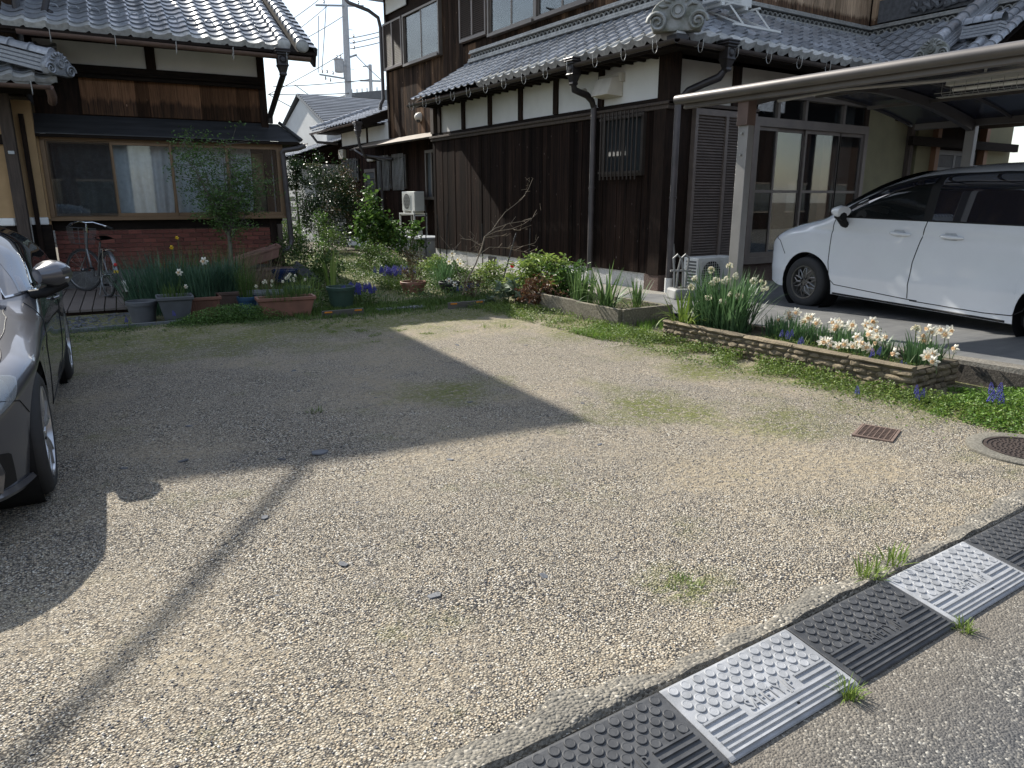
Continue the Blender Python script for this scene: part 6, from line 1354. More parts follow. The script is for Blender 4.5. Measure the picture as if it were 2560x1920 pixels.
dry=plant_mat('dry_stem',(.22,.17,.09),(.13,.095,.05),(.32,.26,.15),.15,.7); bark=M('grey_bark',(.17,.155,.125),(.09,.08,.065),14,.85,.6,.006,rand=.1); twig=M('pale_twig',(.30,.24,.17),(.18,.14,.10),12,.8,.3,.003,rand=.1); bronze=plant_mat('bronze_leaf',(.13,.085,.04),(.06,.045,.02),(.24,.20,.10),.25,.5)
petal=plant_mat('cream_petal',(.80,.77,.66),(.70,.66,.52),(.86,.84,.76),.35,.5); petal_w=plant_mat('faded_petal',(.72,.68,.52),(.50,.42,.26),(.82,.79,.66),.3,.6); coral=plant_mat('apricot_trumpet',(.80,.58,.36),(.78,.48,.25),(.85,.70,.52),.3,.5); yellow=plant_mat('yellow_petal',(.75,.50,.03),(.6,.36,.02),None,.3,.5); musc=plant_mat('grape_blue',(.07,.065,.36),(.035,.03,.20),(.14,.13,.52),.2,.45); tulip_m=plant_mat('tulip_red',(.62,.035,.03),(.42,.02,.02),None,.3,.4); stem_m=plant_mat('green_stem',(.09,.14,.045),(.05,.08,.03),None,.1,.5)
# ---- flowers (shared meshes), face along +x
def daff_head(r=.038):
    b=MB()
    for k in range(6):
        a=2*math.pi*k/6+(.1 if k%2 else 0); c,s=math.cos(a),math.sin(a); off=.004 if k%2 else 0
        def q(u,w_,x): return (x+off,u*c*r-w_*s*r,u*s*r+w_*c*r)
        b.add([q(.12,0,.0),q(.5,.30,-.004),q(.78,.24,-.008),q(1.05,.0,-.012),q(.78,-.24,-.008),q(.5,-.30,-.004),q(.55,0,.003)],[(0,1,6),(1,2,6),(2,3,6),(3,4,6),(4,5,6),(5,0,6)])
    return b
def trumpet(r=.038): 
    return MB().lathe([(.10*r,-.002),(.24*r,.004),(.28*r,.40*r),(.36*r,.52*r)],12,(0,0,0),'x')
HEAD=daff_head().mesh('flower',petal); TRUMP=trumpet().mesh('trumpet',coral,True); HEADW=daff_head(.024).mesh('floret',petal_w); HEADY=daff_head(.03).mesh('flower',yellow); TRUMPY=trumpet(.03).mesh('trumpet',yellow,True); HEADS=daff_head(.045).mesh('flower',petal); TRUMPS=trumpet(.028).mesh('trumpet',yellow,True)
def face_rot(az,pitch): return Euler((0,-pitch,az))
def add_flower(par,p,base,head=None,tr=None,az=None,pitch=None,sc=1.0,stems=None):
    az=random.gauss(R(215),.75) if az is None else az; pitch=random.uniform(-.35,.25) if pitch is None else pitch
    o=inst(head or HEAD,'flower',par,w=True,mat4=Matrix.LocRotScale(Vector(p),face_rot(az,pitch),Vector((sc,)*3)))
    if tr or head is None: inst(tr or TRUMP,'trumpet',o)
    if stems is not None:
        p=Vector(p); d=face_rot(az,pitch).to_matrix()@Vector((1,0,0)); bs=Vector(base); top=p-d*.03+Vector((0,0,.012)); stems.tube([bs,bs.lerp(top,.55)+Vector((random.uniform(-.01,.01),random.uniform(-.01,.01),.01)),top,p-d*.003],.0032,5)
FL=[(6.2,4.58,.29),(6.25,4.51,.33),(6.3,4.46,.37),(6.2,4.3,.31),(6.25,4.29,.34),(6.1,4.09,.33),(6.25,4.02,.33),(6.15,3.91,.33),(6.2,3.89,.33),(6.15,3.78,.34),(6.2,3.65,.37),(6.05,3.53,.36),(6.05,3.46,.36),(5.95,3.41,.32),(5.95,3.34,.33),(5.95,3.47,.33),(5.9,3.55,.30),(5.85,3.55,.23),(5.88,3.51,.26),(5.85,3.43,.24),(5.88,3.8,.22),(5.82,3.76,.20),(5.85,3.7,.2),(5.9,3.66,.22),(5.8,3.15,.24),(6.1,3.11,.36),(6.1,3.03,.41),(6.15,3.0,.42),(6.2,2.97,.39),(5.9,2.92,.27),(5.85,2.86,.22),(6.35,2.95,.25)]
FL+=[(x+random.gauss(0,.05),y+random.gauss(0,.06),z+random.uniform(-.05,.05)) for x,y,z in FL[:31] if random.random()<.6]
clumps=[('white and apricot daffodils nearest the tall faded narcissus',(6.13,4.42),lambda q:q[1]>4.2,260,(.14,.28)),('back row of white and apricot daffodils in the middle of the stone planter',(6.13,3.85),lambda q:3.6<q[1]<=4.2 and q[0]>6.0,300,(.13,.36)),('dense bunch of apricot daffodils over blue grape hyacinths',(6.02,3.42),lambda q:3.2<q[1]<=3.65 or (q[1]<=3.85 and q[0]<5.95 and q[1]>3.2),90,(.13,.16)),('daffodils spilling over the street end of the stone planter',(6.06,3.05),lambda q:q[1]<=3.2,300,(.15,.13))]
for lab,c,sel,nb,el in clumps:
    t=thing('daffodil_clump',lab,'daffodils',(c[0],c[1],.15),0,'daffodil clumps in the stone planter'); fs=[q for q in FL if sel(q)]
    o=link(bpy.data.objects.new('leaves',blades('leaves',nb,(c[0],c[1],.145),1,.215,.011,daff_leaf,.25,.4,.3,5,el)),t,True)
    st_=MB()
    for q in fs: add_flower(t,(q[0],q[1],q[2]+.03),(q[0]+random.uniform(-.02,.05),q[1]+random.uniform(-.05,.05),.15),sc=random.uniform(1.15,1.45),stems=st_)
    st_.build('stems',stem_m,t,w=True,smooth=True)
JQ=[(6.1,5.43,.75),(6.2,5.26,.8),(5.9,5.46,.66),(5.85,5.46,.58),(6.0,5.32,.62),(6.1,5.23,.64),(6.15,5.24,.66),(5.9,4.95,.54),(5.85,5.02,.47),(6.0,4.94,.53),(5.8,5.17,.51),(6.2,4.93,.67),(6.25,4.86,.66),(6.2,4.79,.61),(6.1,5.08,.72),(5.98,5.0,.55),(6.05,5.3,.66)]
def cluster_clump(lab,c,pts,nleaf,hl,el,grp=None,w_=.016,bend=.5,lean=.3):
    t=thing('narcissus_clump',lab,'narcissus',(c[0],c[1],.15),0,grp)
    link(bpy.data.objects.new('leaves',blades('leaves',nleaf,(c[0],c[1],.14),1,hl,w_,daff_leaf,lean,bend,.35,6,el)),t,True); st_=MB()
    for p in pts:
        P=Vector(p); st_.tube([(c[0]+random.uniform(-el[0],el[0])*.6,c[1]+random.uniform(-el[1],el[1])*.6,.15),P.lerp(Vector((c[0],c[1],.15)),.4)+Vector((0,0,.05)),P],.0045,5)
        for k in range(7):
            d=Vector((random.gauss(0,1),random.gauss(0,1),random.gauss(.1,.7))).normalized(); az=math.atan2(d.y,d.x); pi_=math.asin(d.z); q=P+d*.035; st_.tube([P,q],.0018,4); inst(HEADW,'flower',t,w=True,mat4=Matrix.LocRotScale(q,face_rot(az,pi_),Vector((1,1,1))*random.uniform(.8,1.15)))
    st_.build('stems',stem_m,t,w=True,smooth=True); return t
cluster_clump('tall clump of faded cream cluster narcissus beside the carport post',(6.02,5.15),JQ,460,.58,(.22,.34)); cluster_clump('single cream cluster narcissus rising above the street-end daffodils',(6.12,3.16),[(6.1,3.16,.44)],14,.3,(.03,.03))
t=thing('daylily','arching light green leaves hanging over the far corner of the stone planter','daylily',(5.75,5.5,.15)); link(bpy.data.objects.new('leaves',blades('leaves',46,(5.76,5.46,.17),.12,.42,.022,weed_m,.7,1.3,.3,7)),t,True)
# ---- grape hyacinths
def muscari_mesh():
    b=MB(); 
    for k in range(46):
        t=k/46; a=k*2.4; r=.013*(1-t**2.2)+.002; z=-.035+.07*t; c=(r*math.cos(a),r*math.sin(a),z); s=.0062*(1-.55*t)
        b.add([(c[0]+s,c[1],c[2]),(c[0],c[1]+s,c[2]),(c[0]-s,c[1],c[2]),(c[0],c[1]-s,c[2]),(c[0],c[1],c[2]+s),(c[0],c[1],c[2]-s*1.2)],[(0,1,4),(1,2,4),(2,3,4),(3,0,4),(1,0,5),(2,1,5),(3,2,5),(0,3,5)])
    return b.mesh('flower_spike',musc,True,80)
MUS=muscari_mesh()
def muscari(lab,pts,z0,nleaf=30,sc=1.0,grp='grape hyacinths'):
    c=np.mean(np.array(pts),0); t=thing('grape_hyacinth',lab,'grape hyacinth',(c[0],c[1],z0),0,grp); sp_=max(.04,float(np.std(np.array(pts)[:,:2],axis=0).max())*1.6)
    link(bpy.data.objects.new('leaves',blades('leaves',nleaf,(c[0],c[1],z0),sp_,.16*sc,.006,grass_m,.6,.9,.3,4)),t,True); st_=MB()
    for p in pts:
        st_.tube([(p[0]+random.uniform(-.02,.02),p[1]+random.uniform(-.02,.02),z0),p],.002,4); inst(MUS,'flower_spike',t,w=True,mat4=Matrix.LocRotScale(Vector(p),Euler((random.uniform(-.2,.2),random.uniform(-.2,.2),random.uniform(0,6))),Vector((sc,)*3)))
    st_.build('stems',stem_m,t,w=True)
muscari('grape hyacinths among low leaves in the stone planter by the faded narcissus',[(5.85,4.28,.26),(5.85,4.22,.26),(5.85,4.17,.28),(5.84,4.20,.25)],.14); muscari('two grape hyacinths at the stone planter edge between daffodil groups',[(5.8,4.02,.24),(5.81,4.05,.22)],.14,16); muscari('grape hyacinths under the dense bunch of apricot daffodils',[(5.75,3.31,.26),(5.8,3.28,.27),(5.72,3.31,.2)],.14,16); muscari('pair of grape hyacinths by the street-end daffodils',[(5.75,3.06,.2),(5.75,3.02,.19)],.14,12)
muscari('pale grape hyacinth at the foot of the stone planter corner',[(5.42,2.74,.11),(5.44,2.70,.09),(5.40,2.72,.07)],0,14); muscari('bunch of grape hyacinths in bright clover below the driveway kerb',[(5.76,2.38,.15),(5.78,2.33,.16),(5.62,2.31,.12),(5.70,2.30,.13),(5.66,2.26,.11)],0,20,1.25); muscari('single grape hyacinth in front of the stone planter face',[(5.14,3.04,.08)],0,8)
def band(n,cx,cy,cz_,sx,sy): return [(cx+random.gauss(0,sx),cy+random.gauss(0,sy),cz_+random.uniform(-.05,.03)) for _ in range(n)]
muscari('deep blue grape hyacinths beside the large green pot',band(34,3.78,9.85,.28,.13,.08),0,150,1.35); muscari('deep blue grape hyacinths beside the brown pot of twigs',band(36,5.0,11.45,.34,.16,.08),0,220,1.5); muscari('grape hyacinth spikes under the bare shrub',band(9,5.7,10.0,.17,.18,.15),0,40,1.2); muscari('grape hyacinths by the leaning black stake',band(4,6.55,9.9,.2,.08,.05),0,18,1.2); muscari('lone pale grape hyacinth before the tall square grey pot',[(1.28,9.5,.16)],0,5); muscari('lone grape hyacinth before the empty grey round pot',[(.78,9.7,.10)],0,5)
# ---- ground weeds (uncountable)
def scatter(n,fn,zr,size,mat,name,label,cat,aspect=.55,tilt=.9):
    P=[]
    while len(P)<n:
        q=fn()
        if q is not None: P.append((q[0],q[1],(q[3] if len(q)>3 else 0)+random.uniform(0,1)**1.3*q[2]))
    s=RNG.uniform(size[0],size[1],n); o=link(bpy.data.objects.new(name,leaf_mesh(name,P,s,mat,aspect,tilt))); tag(o,label,cat,kind='stuff'); return o
def nz2(x,y): return math.sin(x*5.1+1.7*math.sin(y*3.3))*math.sin(y*4.3+1.3*math.sin(x*2.9))
def f1():
    y=random.uniform(1.9,6.6); x=5.60-abs(random.gauss(0,.24))
    if nz2(x*1.5,y*1.5)<-.35+.5*random.random()-.3: return None
    return (x,y,.045+.05*max(0,1-(5.58-x)/.3))
scatter(17000,f1,0,(.011,.024),weed_m,'weeds','low yellow-green weeds along the foot of the stone planter','weeds',.7)
def f2():
    x=random.uniform(5.15,6.42); y=random.uniform(1.35,2.9); d=(x-5.85)**2/.5+(y-2.0)**2/.5
    if d>1+.4*nz2(x*2,y*2): return None
    return (x,y,.10*(1.1-d*.75)+.01)
scatter(15000,f2,0,(.013,.026),plant_mat('clover_leaf',(.11,.21,.03),(.05,.10,.015),(.19,.30,.05),.35,.5),'clover','bright green clover mat below the driveway kerb','clover',.75)
def f3():
    x=random.uniform(5.0,6.7); y=random.uniform(5.6,8.9)
    if x>5.75+(y-6.5)*.06 : return None
    if nz2(x*2,y*2)<random.uniform(-.6,.4): return None
    return (x,y,.07)
scatter(9000,f3,0,(.013,.028),weed_m,'weeds','sunlit yellow-green weeds before the concrete planter','weeds',.6)
def f4():
    x=random.uniform(-.6,5.6); y=9.75-abs(random.gauss(0,.42)); 
    if nz2(x*1.3,y*1.8)<random.uniform(-.7,.5): return None
    return (x,y,.02+.05*max(0,(y-9.0)))
scatter(22000,f4,0,(.009,.020),weed_d,'moss_weeds','dull green moss and weeds along the shaded lot edge','weeds',.6)
def f5():
    x=random.gauss(1.95,.42); y=random.gauss(9.52,.14); d=((x-1.95)/.75)**2+((y-9.5)/.35)**2
    if d>1: return None
    return (x,y,.20*(1-d)+.02)
scatter(9000,f5,0,(.012,.024),plant_mat('chickweed_leaf',(.09,.175,.035),(.045,.09,.018),(.16,.26,.06),.3,.5),'chickweed','thick green chickweed mound before the terracotta pots','weeds',.7)
def f6():
    x=random.uniform(2.6,7.4); y=random.uniform(9.6,16.5)
    if x>7.3-(y-9)*.0 : return None
    path=abs(x-(4.35+.12*(y-9.5)))<.28
    if path and random.random()<.75: return None
    return (x,y,(.05 if path else .22)*(.4+.6*random.random()))
scatter(22000,f6,0,(.025,.06),weed_d,'garden_weeds','dense mixed weeds covering the garden between the houses','weeds',.5)
def grass_stuff(name,label,n,fn,h,mat,wd=.004):
    B=[];H=[]
    while len(B)<n:
        q=fn()
        if q is not None: B.append((q[0],q[1],q[3] if len(q)>3 else 0)); H.append(q[2])
    H=np.array(H)*h*RNG.uniform(.5,1.2,n); V,F=blades_arr(np.array(B),RNG.random(n)*6.28,H,np.full(n,wd),np.abs(RNG.normal(0,.35,n)),np.abs(RNG.normal(.4,.4,n)),3); o=link(bpy.data.objects.new(name,npmesh(name,V,F,mat))); tag(o,label,'grass',kind='stuff')
def g1():
    x=random.uniform(2.4,7.6); y=random.uniform(8.3,21)
    if y<9.6: return None
    return (x,y,.35 if y<9.6 else 1)
grass_stuff('garden_grass','short grass of the shaded garden path between the houses',14000,g1,.10,grass_m,.006)
def g4():
    x=random.uniform(2.7,5.75); y=9.75-abs(random.gauss(0,.45))
    if nz2(x*1.7,y*2.3)<random.uniform(-.9,.3): return None
    return (x,y,.5+.5*max(0,min(1,(y-8.6))))
grass_stuff('edge_grass','soft grass fringe where the lot meets the garden',9000,g4,.085,grass_m,.006)
def g2():
    x=random.uniform(5.0,6.9); y=random.uniform(5.9,6.55)
    if nz2(x*2,y*2)<random.uniform(-.7,.2): return None
    return (x,y,1)
grass_stuff('sunlit_grass','bright tuft of sunlit grass between the two planters',2600,g2,.085,plant_mat('bright_grass',(.15,.27,.04),(.08,.15,.02),(.24,.36,.07),.35,.5),.005)
def g3():
    x=random.uniform(2.7,5.0); y=random.uniform(7.2,8.9)
    if nz2(x*2.3+1,y*2.1)<.55+.2*random.random(): return None
    return (x,y,.3)
grass_stuff('moss_tufts','thin patches of moss grass on the far gravel',2600,g3,.06,weed_m,.004)
def tuft(lab,c,n,h,sp_,mat=grass_m,wd=.004,lean=.7,bend=.7,cat='grass tuft',name='grass_tuft',grp=None):
    t=link(bpy.data.objects.new(name,blades(name,n,(0,0,0),sp_,h,wd,mat,lean,bend,.4,4))); t.location=c; tag(t,lab,cat,grp); return t
gt=plant_mat('tuft_grass',(.16,.24,.045),(.09,.14,.025),(.27,.33,.09),.35,.5)
tuft('grass tuft at the lower edge of the light grey kerb ramp',(1.93,1.045,0),70,.06,.028,gt); tuft('grass tuft at the lower joint of the far light grey ramp',(2.60,1.03,0),50,.05,.025,gt); tuft('weeds spilling over the upper corner of the light grey ramp',(2.60,1.40,.045),90,.07,.05,gt,.004); tuft('weeds along the upper edge of the far light grey ramp',(2.78,1.41,.045),60,.08,.06,gt,.005); tuft('yellow-green moss grass on the gravel near the kerb ramps',(1.97,1.78,.02),90,.03,.07,gt,.003,1.0)
tuft('small green weed on the gravel in the house shadow',(1.52,4.95,0),40,.05,.05,grass_m,.006,.9); tuft('small sunlit grass tuft on the far gravel near the garden',(4.35,7.3,0),60,.06,.07,gt,.004); tuft('second sunlit grass tuft on the far gravel',(4.55,7.15,0),60,.06,.07,gt,.004)
# ---- leafy clumps: crown of leaves + stems
def bush(name,lab,cat,c,rad,nleaf,lsize,mat,nst=10,stem=bark,clump=14,group=None,aspect=.5,base=.0,tilt=.4,rstem=.008,shell=.55):
    t=thing(name,lab,cat,c,0,group); h=RNG.uniform(.10,1,clump)**.8; an=RNG.random(clump)*6.283; pr=np.sqrt(np.clip(1-((h-.5)/.62)**2,.05,1))*RNG.uniform(shell,1.12,clump)
    cc=np.stack([np.cos(an)*pr*rad[0]*.85,np.sin(an)*pr*rad[1]*.85,base+h*2*rad[2]*(1+.14*RNG.normal(size=clump))],1)
    k=RNG.integers(0,clump,nleaf); sg=RNG.uniform(.08,.26,(nleaf,1)); P=cc[k]+RNG.normal(size=(nleaf,3))*np.array(rad)*sg; P[:,2]=np.maximum(P[:,2],.01)
    link(bpy.data.objects.new('crown',leaf_mesh('crown',P,RNG.uniform(lsize*.6,lsize*1.25,nleaf),mat,aspect,tilt)),t); b=MB()
    for i in range(nst):
        q=cc[i%clump]; b.tube([(q[0]*.1,q[1]*.1,0),(q[0]*.4,q[1]*.4,q[2]*.5),tuple(q)],[rstem,rstem*.7,rstem*.3],5)
    b.build('trunk',stem,t); return t
bush('hydrangea','tall leafy hydrangea bush growing before the air-conditioner units','shrub',(7.02,17.0,0),(.46,.5,.74),1500,.125,hyd_leaf,16,twig,30,aspect=.6,shell=.25); bush('leafy_shrub','smaller bright leafy shrub beside the grey storage bin','shrub',(7.55,16.2,0),(.34,.34,.42),600,.10,hyd_leaf,9,twig,16,aspect=.6)
bush('clipped_shrub','big dark rounded evergreen shrub behind the hydrangea','shrub',(7.35,21.2,.1),(.95,.9,.95),6500,.085,dark_leaf,10,bark,60,aspect=.42,shell=.5); bush('topiary_tree','small topiary tree with a dark round head above the shrubs','tree',(6.75,22.3,1.65),(.42,.42,.42),2400,.07,dark_leaf,4,bark,26,aspect=.45,shell=.3); bush('bronze_shrub','bronze-leaved shrub rising behind the dark evergreen','shrub',(8.2,22.4,.8),(.62,.6,.78),2200,.075,bronze,8,bark,34,aspect=.45,shell=.3)
b=MB().tube([(6.75,22.3,0),(6.77,22.3,.9),(6.75,22.3,1.9)],[.05,.04,.03],7).build('trunk',bark,bpy.data.objects['topiary_tree'],w=True)
for i,(x,y,h) in enumerate(((5.6,21.6,1.15),(6.15,22.6,1.25),(6.0,20.6,.85),(5.3,20.4,1.0),(6.6,19.6,.6))): bush('tall_garden_plant',['slender yellow-green plant close to the brown downpipe','tall yellow-green plant against the white shed wall','leafy green plant below the topiary tree','tall light green plant beside the brick corner','low dry leafy plant before the dark evergreen'][i],'plant',(x,y,0),(.32,.32,h*.8),650,.075,lime if i in (0,1,3) else hyd_leaf,7,twig,22,aspect=.4,shell=.2,group='tall plants behind the left house')
for i,(x,y,r,h,m_) in enumerate(((3.7,13.4,.42,.33,weed_d),(4.4,14.4,.5,.36,weed_d),(4.9,15.8,.55,.42,hyd_leaf),(3.9,11.6,.35,.30,weed_d),(5.9,14.6,.5,.26,weed_d),(6.9,13.6,.45,.15,lime),(6.5,12.2,.40,.17,hyd_leaf),(7.0,11.4,.4,.17,lime),(5.5,12.5,.35,.25,weed_d),(6.0,17.5,.6,.4,weed_d))): bush('low_shrub',['rose bush beside the leaning crate','scrubby bush behind the stacked troughs','leafy bush beside the garden path corner','scrub around the dark green pots','scrubby mound by the garden path','pale weeds against the white foundation','leafy clump behind the white daffodils','pale leafy clump at the foot of the house wall','scrub beside the blue hyacinths','dry scrub at the foot of the hydrangea'][i],'plant',(x,y,0),(r,r,h),900,.055,m_,6,twig,22,aspect=.5,shell=.2,group='scrubby plants of the garden')
bush('twiggy_plant','dry twiggy plant in the brown round pot','plant',(5.06,10.75,.15),(.26,.26,.26),700,.035,bronze,16,twig,22,shell=.2,rstem=.004); bush('twiggy_plant','brown dead plant under the bare shrub','plant',(5.5,9.55,0),(.2,.2,.16),260,.04,bronze,18,twig,14,shell=.2,rstem=.004)
# leaves beside the concrete planter
bush('hellebore','lime green hellebore clump over the concrete planter','plant',(6.2,8.75,.12),(.52,.52,.24),2000,.085,lime,12,stem_m,40,aspect=.38,shell=.3,tilt=.9); bush('red_shrub','red-brown leafed shrub before the lime hellebore','plant',(5.85,8.35,.05),(.33,.36,.20),620,.06,red_leaf,10,red_leaf,24,aspect=.4,shell=.25); bush('green_clump','dark green leafy clump beneath the lime hellebore','plant',(6.35,8.35,.10),(.36,.36,.2),1100,.075,hyd_leaf,10,stem_m,22,aspect=.4,shell=.3)
bush('broadleaf_plant','grey-leaved broad plant at the corner by the concrete planter','plant',(5.66,8.85,0),(.28,.28,.13),90,.17,grey_leaf,8,stem_m,16,aspect=.42,shell=.3,tilt=1.2)
for lab,c,n,h,w_,sp_,le,be in (('upright iris leaves in the concrete planter against the hellebore',(5.98,7.5,.15),60,.46,.024,.16,.18,.25),('long arching leaves of a crinum in the concrete planter',(5.95,6.95,.15),46,.62,.028,.11,.45,1.35),('small fan of iris leaves at the back of the concrete planter',(6.36,6.85,.15),16,.36,.026,.05,.25,.15),('thin grassy leaves in the corner of the concrete planter',(6.48,6.98,.15),14,.30,.012,.05,.3,.5)):
    t=thing('iris_clump',lab,'iris',c,0,'leaf clumps of the concrete planter'); link(bpy.data.objects.new('leaves',blades('leaves',n,(0,0,0),sp_,h,w_,plant_mat('iris_leaf',(.10,.17,.055),(.05,.095,.03),(.17,.25,.09),.3,.42) if 'iris_leaf' not in MAT else MAT['iris_leaf'],le,be,.3,8)),t)
def f7(): 
    x=random.uniform(5.83,6.55); y=random.uniform(6.56,7.3); return (x,y,.07,.148)
scatter(1500,f7,0,(.010,.02),weed_m,'planter_weeds','pale weeds carpeting the soil of the concrete planter','weeds',.6)
def f8(): 
    x=random.uniform(5.71,6.0); y=random.uniform(2.98,4.6); return (x,y,.06,.148)
scatter(2600,f8,0,(.008,.016),weed_m,'planter_clover','yellow-green weeds among the daffodils of the stone planter','weeds',.7)
# pot contents
chive=plant_mat('chive_leaf',(.06,.12,.07),(.03,.065,.04),(.10,.18,.11),.25,.45)
for lab,c,n,h,w_,sp_,m_,le in (('grassy leaves in the tall square grey pot',(1.36,9.88,.28),60,.22,.008,.15,weed_d,.3),('blue-green narrow leaves in the ribbed terracotta box',(1.73,10.12,.22),260,.50,.010,.17,chive,.18),('blue-green narrow leaves in the dull brown box',(2.10,10.42,.22),260,.50,.010,.16,chive,.18),('tall chives in the small blue pot',(2.26,9.98,.19),120,.46,.005,.09,weed_d,.16),('short dark grass in the long terracotta trough',(2.65,9.55,.21),260,.22,.005,.30,weed_d,.2),('thick daffodil leaves behind the empty round pot',(1.30,10.75,0),520,.78,.012,.38,chive,.28),('tangled long grass behind the potted row',(2.0,11.1,0),520,.85,.008,.60,weed_d,.35),('dry grassy leaves behind the ribbed box',(2.5,11.2,0),240,.80,.006,.5,dry,.35),('upright sword leaves by the green pots',(3.62,10.6,.2),12,.62,.035,.08,lime,.12),('white daffodil leaves by the brown pot',(5.85,11.2,0),110,.52,.012,.16,daff_leaf,.2),('pale tall weeds over the long trough',(3.0,9.9,.1),90,.42,.006,.22,lime,.4)):
    t=thing('leaf_clump',lab,'plant',c,0,'strap-leaved plants by the left house'); link(bpy.data.objects.new('leaves',blades('leaves',n,(0,0,0),sp_,h,w_,m_,le,.5,.3,5,(1,.55) if 'trough' in lab else (1,1))),t)
def potflower(lab,p,base,head,tr,sc=1.0,az=None):
    t=thing('daffodil',lab,'daffodil',base,0); st_=MB(); add_flower(t,p,base,head,tr,az if az is not None else R(230),0,sc,st_); st_.build('stem',stem_m,t,w=True)
potflower('pale apricot daffodil rising from the ribbed terracotta box',(1.78,10.05,.72),(1.75,10.12,.24),HEADS,TRUMP,1.3); potflower('pale daffodil beside the tall square pot',(1.46,9.98,.60),(1.45,10.0,.3),HEADS,TRUMP,1.1); potflower('drooping apricot daffodil bud over the tall square pot',(1.50,9.85,.43),(1.42,9.86,.3),HEAD,TRUMP,.8); potflower('yellow daffodil in the long grass near the brick wall',(1.55,11.0,.85),(1.55,11.05,.0),HEADY,TRUMPY,1.1); potflower('second yellow daffodil higher in the long grass',(1.72,11.6,.95),(1.72,11.6,0),HEADY,TRUMPY,1.0)
for i,(x,y,z) in enumerate(((5.9,10.95,.60),(5.98,10.9,.50),(5.84,10.95,.47),(6.08,11.0,.42))): potflower(['highest white daffodil by the black stakes','white daffodil just under the highest one by the stakes','white daffodil low by the black plastic pot','white daffodil leaning toward the house foundation'][i],(x,y,z),(5.88,11.15,.0),HEADS,TRUMPS,1.35)
for i,(x,y,z) in enumerate(((5.38,10.1,.25),(5.45,10.05,.19))): potflower(['pale daffodil drooping over the black plastic pot','lower pale daffodil drooping by the black pot'][i],(x,y,z),(5.6,10.4,.12),HEADS,TRUMP,1.1)
tw=thing('white_narcissus','small white paperwhite cluster in the long terracotta trough','narcissus',(2.72,9.55,.22)); st_=MB()
for k in range(16):
    p=(2.72+random.gauss(0,.06),9.5+random.gauss(0,.04),.50+random.gauss(0,.04)) if k<10 else (2.42+random.gauss(0,.08),9.6,.44+random.gauss(0,.04)); add_flower(tw,p,(p[0]+random.uniform(-.03,.03),9.55,.22),HEADW,None,None,None,1.0,st_)
st_.build('stems',stem_m,tw,w=True)
t=thing('tulip','single red tulip standing against the white foundation','tulip',(6.50,10.0,0)); MB().lathe([(.0,-.03),(.022,-.026),(.034,.0),(.032,.02),(.024,.04),(.012,.048)],12,(0,0,.43)).build('flower',tulip_m,t,smooth=True); MB().tube([(.03,0,0),(.02,0,.2),(0,0,.40)],.004,5).build('stem',stem_m,t)
link(bpy.data.objects.new('leaves',blades('leaves',7,(.02,0,0),.03,.26,.03,hyd_leaf,.4,.5,.3,5)),t)
# ---- bare shrub, stakes
bs=thing('bare_shrub','bare leafless shrub with arching pale twigs before the dark wall','shrub',(5.5,9.9,0)); pts=[(5.50,.03),(5.60,.28),(5.75,.51),(5.86,.75),(5.92,.93)]
MB().tube([(x,9.9,z) for x,z in pts],[.017,.014,.012,.011,.009],7).build('trunk',twig,bs,w=True,smooth=True); br_=[[(5.92,.93),(6.05,1.02),(6.18,1.18),(6.29,1.30),(6.45,1.40),(6.60,1.50),(6.72,1.66),(6.80,1.82),(6.76,1.83)],[(5.92,.93),(6.1,1.05),(6.35,1.12),(6.6,1.15),(6.78,1.2),(6.87,1.28)],[(5.92,.93),(6.15,1.0),(6.45,1.03),(6.7,1.10),(6.9,1.2),(7.0,1.33)],[(5.92,.91),(6.2,.93),(6.4,.92),(6.51,.95)],[(5.75,.62),(6.0,.76),(6.3,.74),(6.6,.75),(6.86,.80),(6.93,.9)],[(6.3,.74),(6.5,.70),(6.75,.65),(6.93,.70)],[(5.86,.78),(5.7,.88),(5.55,.90)],[(5.80,.66),(5.72,.80),(5.74,.99)],[(5.55,.15),(5.42,.45),(5.35,.75),(5.2,.95)],[(5.52,.1),(5.6,.5),(5.58,.8)],[(6.45,1.03),(6.6,1.0),(6.95,1.08)]]
for p in br_:
    yj=random.uniform(-.25,.25); n=len(p); MB().tube([(x,9.9+yj*(i/(n-1)),z) for i,(x,z) in enumerate(p)],[.0065*(1-.7*i/(n-1)) for i in range(n)],5).build('branch',twig,bs,w=True,smooth=True)
b=MB()
for k in range(70):
    p=random.choice(br_); i=random.randrange(len(p)-1); a,c=p[i],p[i+1]; u=random.random(); x,z=a[0]+(c[0]-a[0])*u,a[1]+(c[1]-a[1])*u; b.tube([(x,9.9,z),(x+random.uniform(-.08,.12),9.9+random.uniform(-.1,.1),z+random.uniform(-.05,.12))],.0022,3)
tag(b.build('twigs',twig,bs,w=True),kind='stuff')
stk=M('black_stake',(.018,.017,.017),rand=0,rough=.5)
for lab,p0,p1 in (('black garden stake leaning left beside the red tulip',(6.51,10.4,0),(6.84,10.4,.94)),('black garden stake upright at the foundation vent',(7.78,13.1,0),(7.77,13.1,1.0)),('black garden stake near the dark wall middle',(7.84,11.5,0),(7.88,11.5,.95)),('black garden stake nearest the house wall end',(7.9,15.2,0),(7.87,15.3,1.15)),('black garden stake behind the white daffodils',(7.5,14.2,0),(7.55,14.2,1.2)),('tall black stake beside the storage bin',(7.7,15.6,0),(7.78,15.7,1.35))):
    o=MB().tube([p0,p1],.012,8).build('garden_stake',stk,smooth=True); tag(o,lab,'stake','black garden stakes')
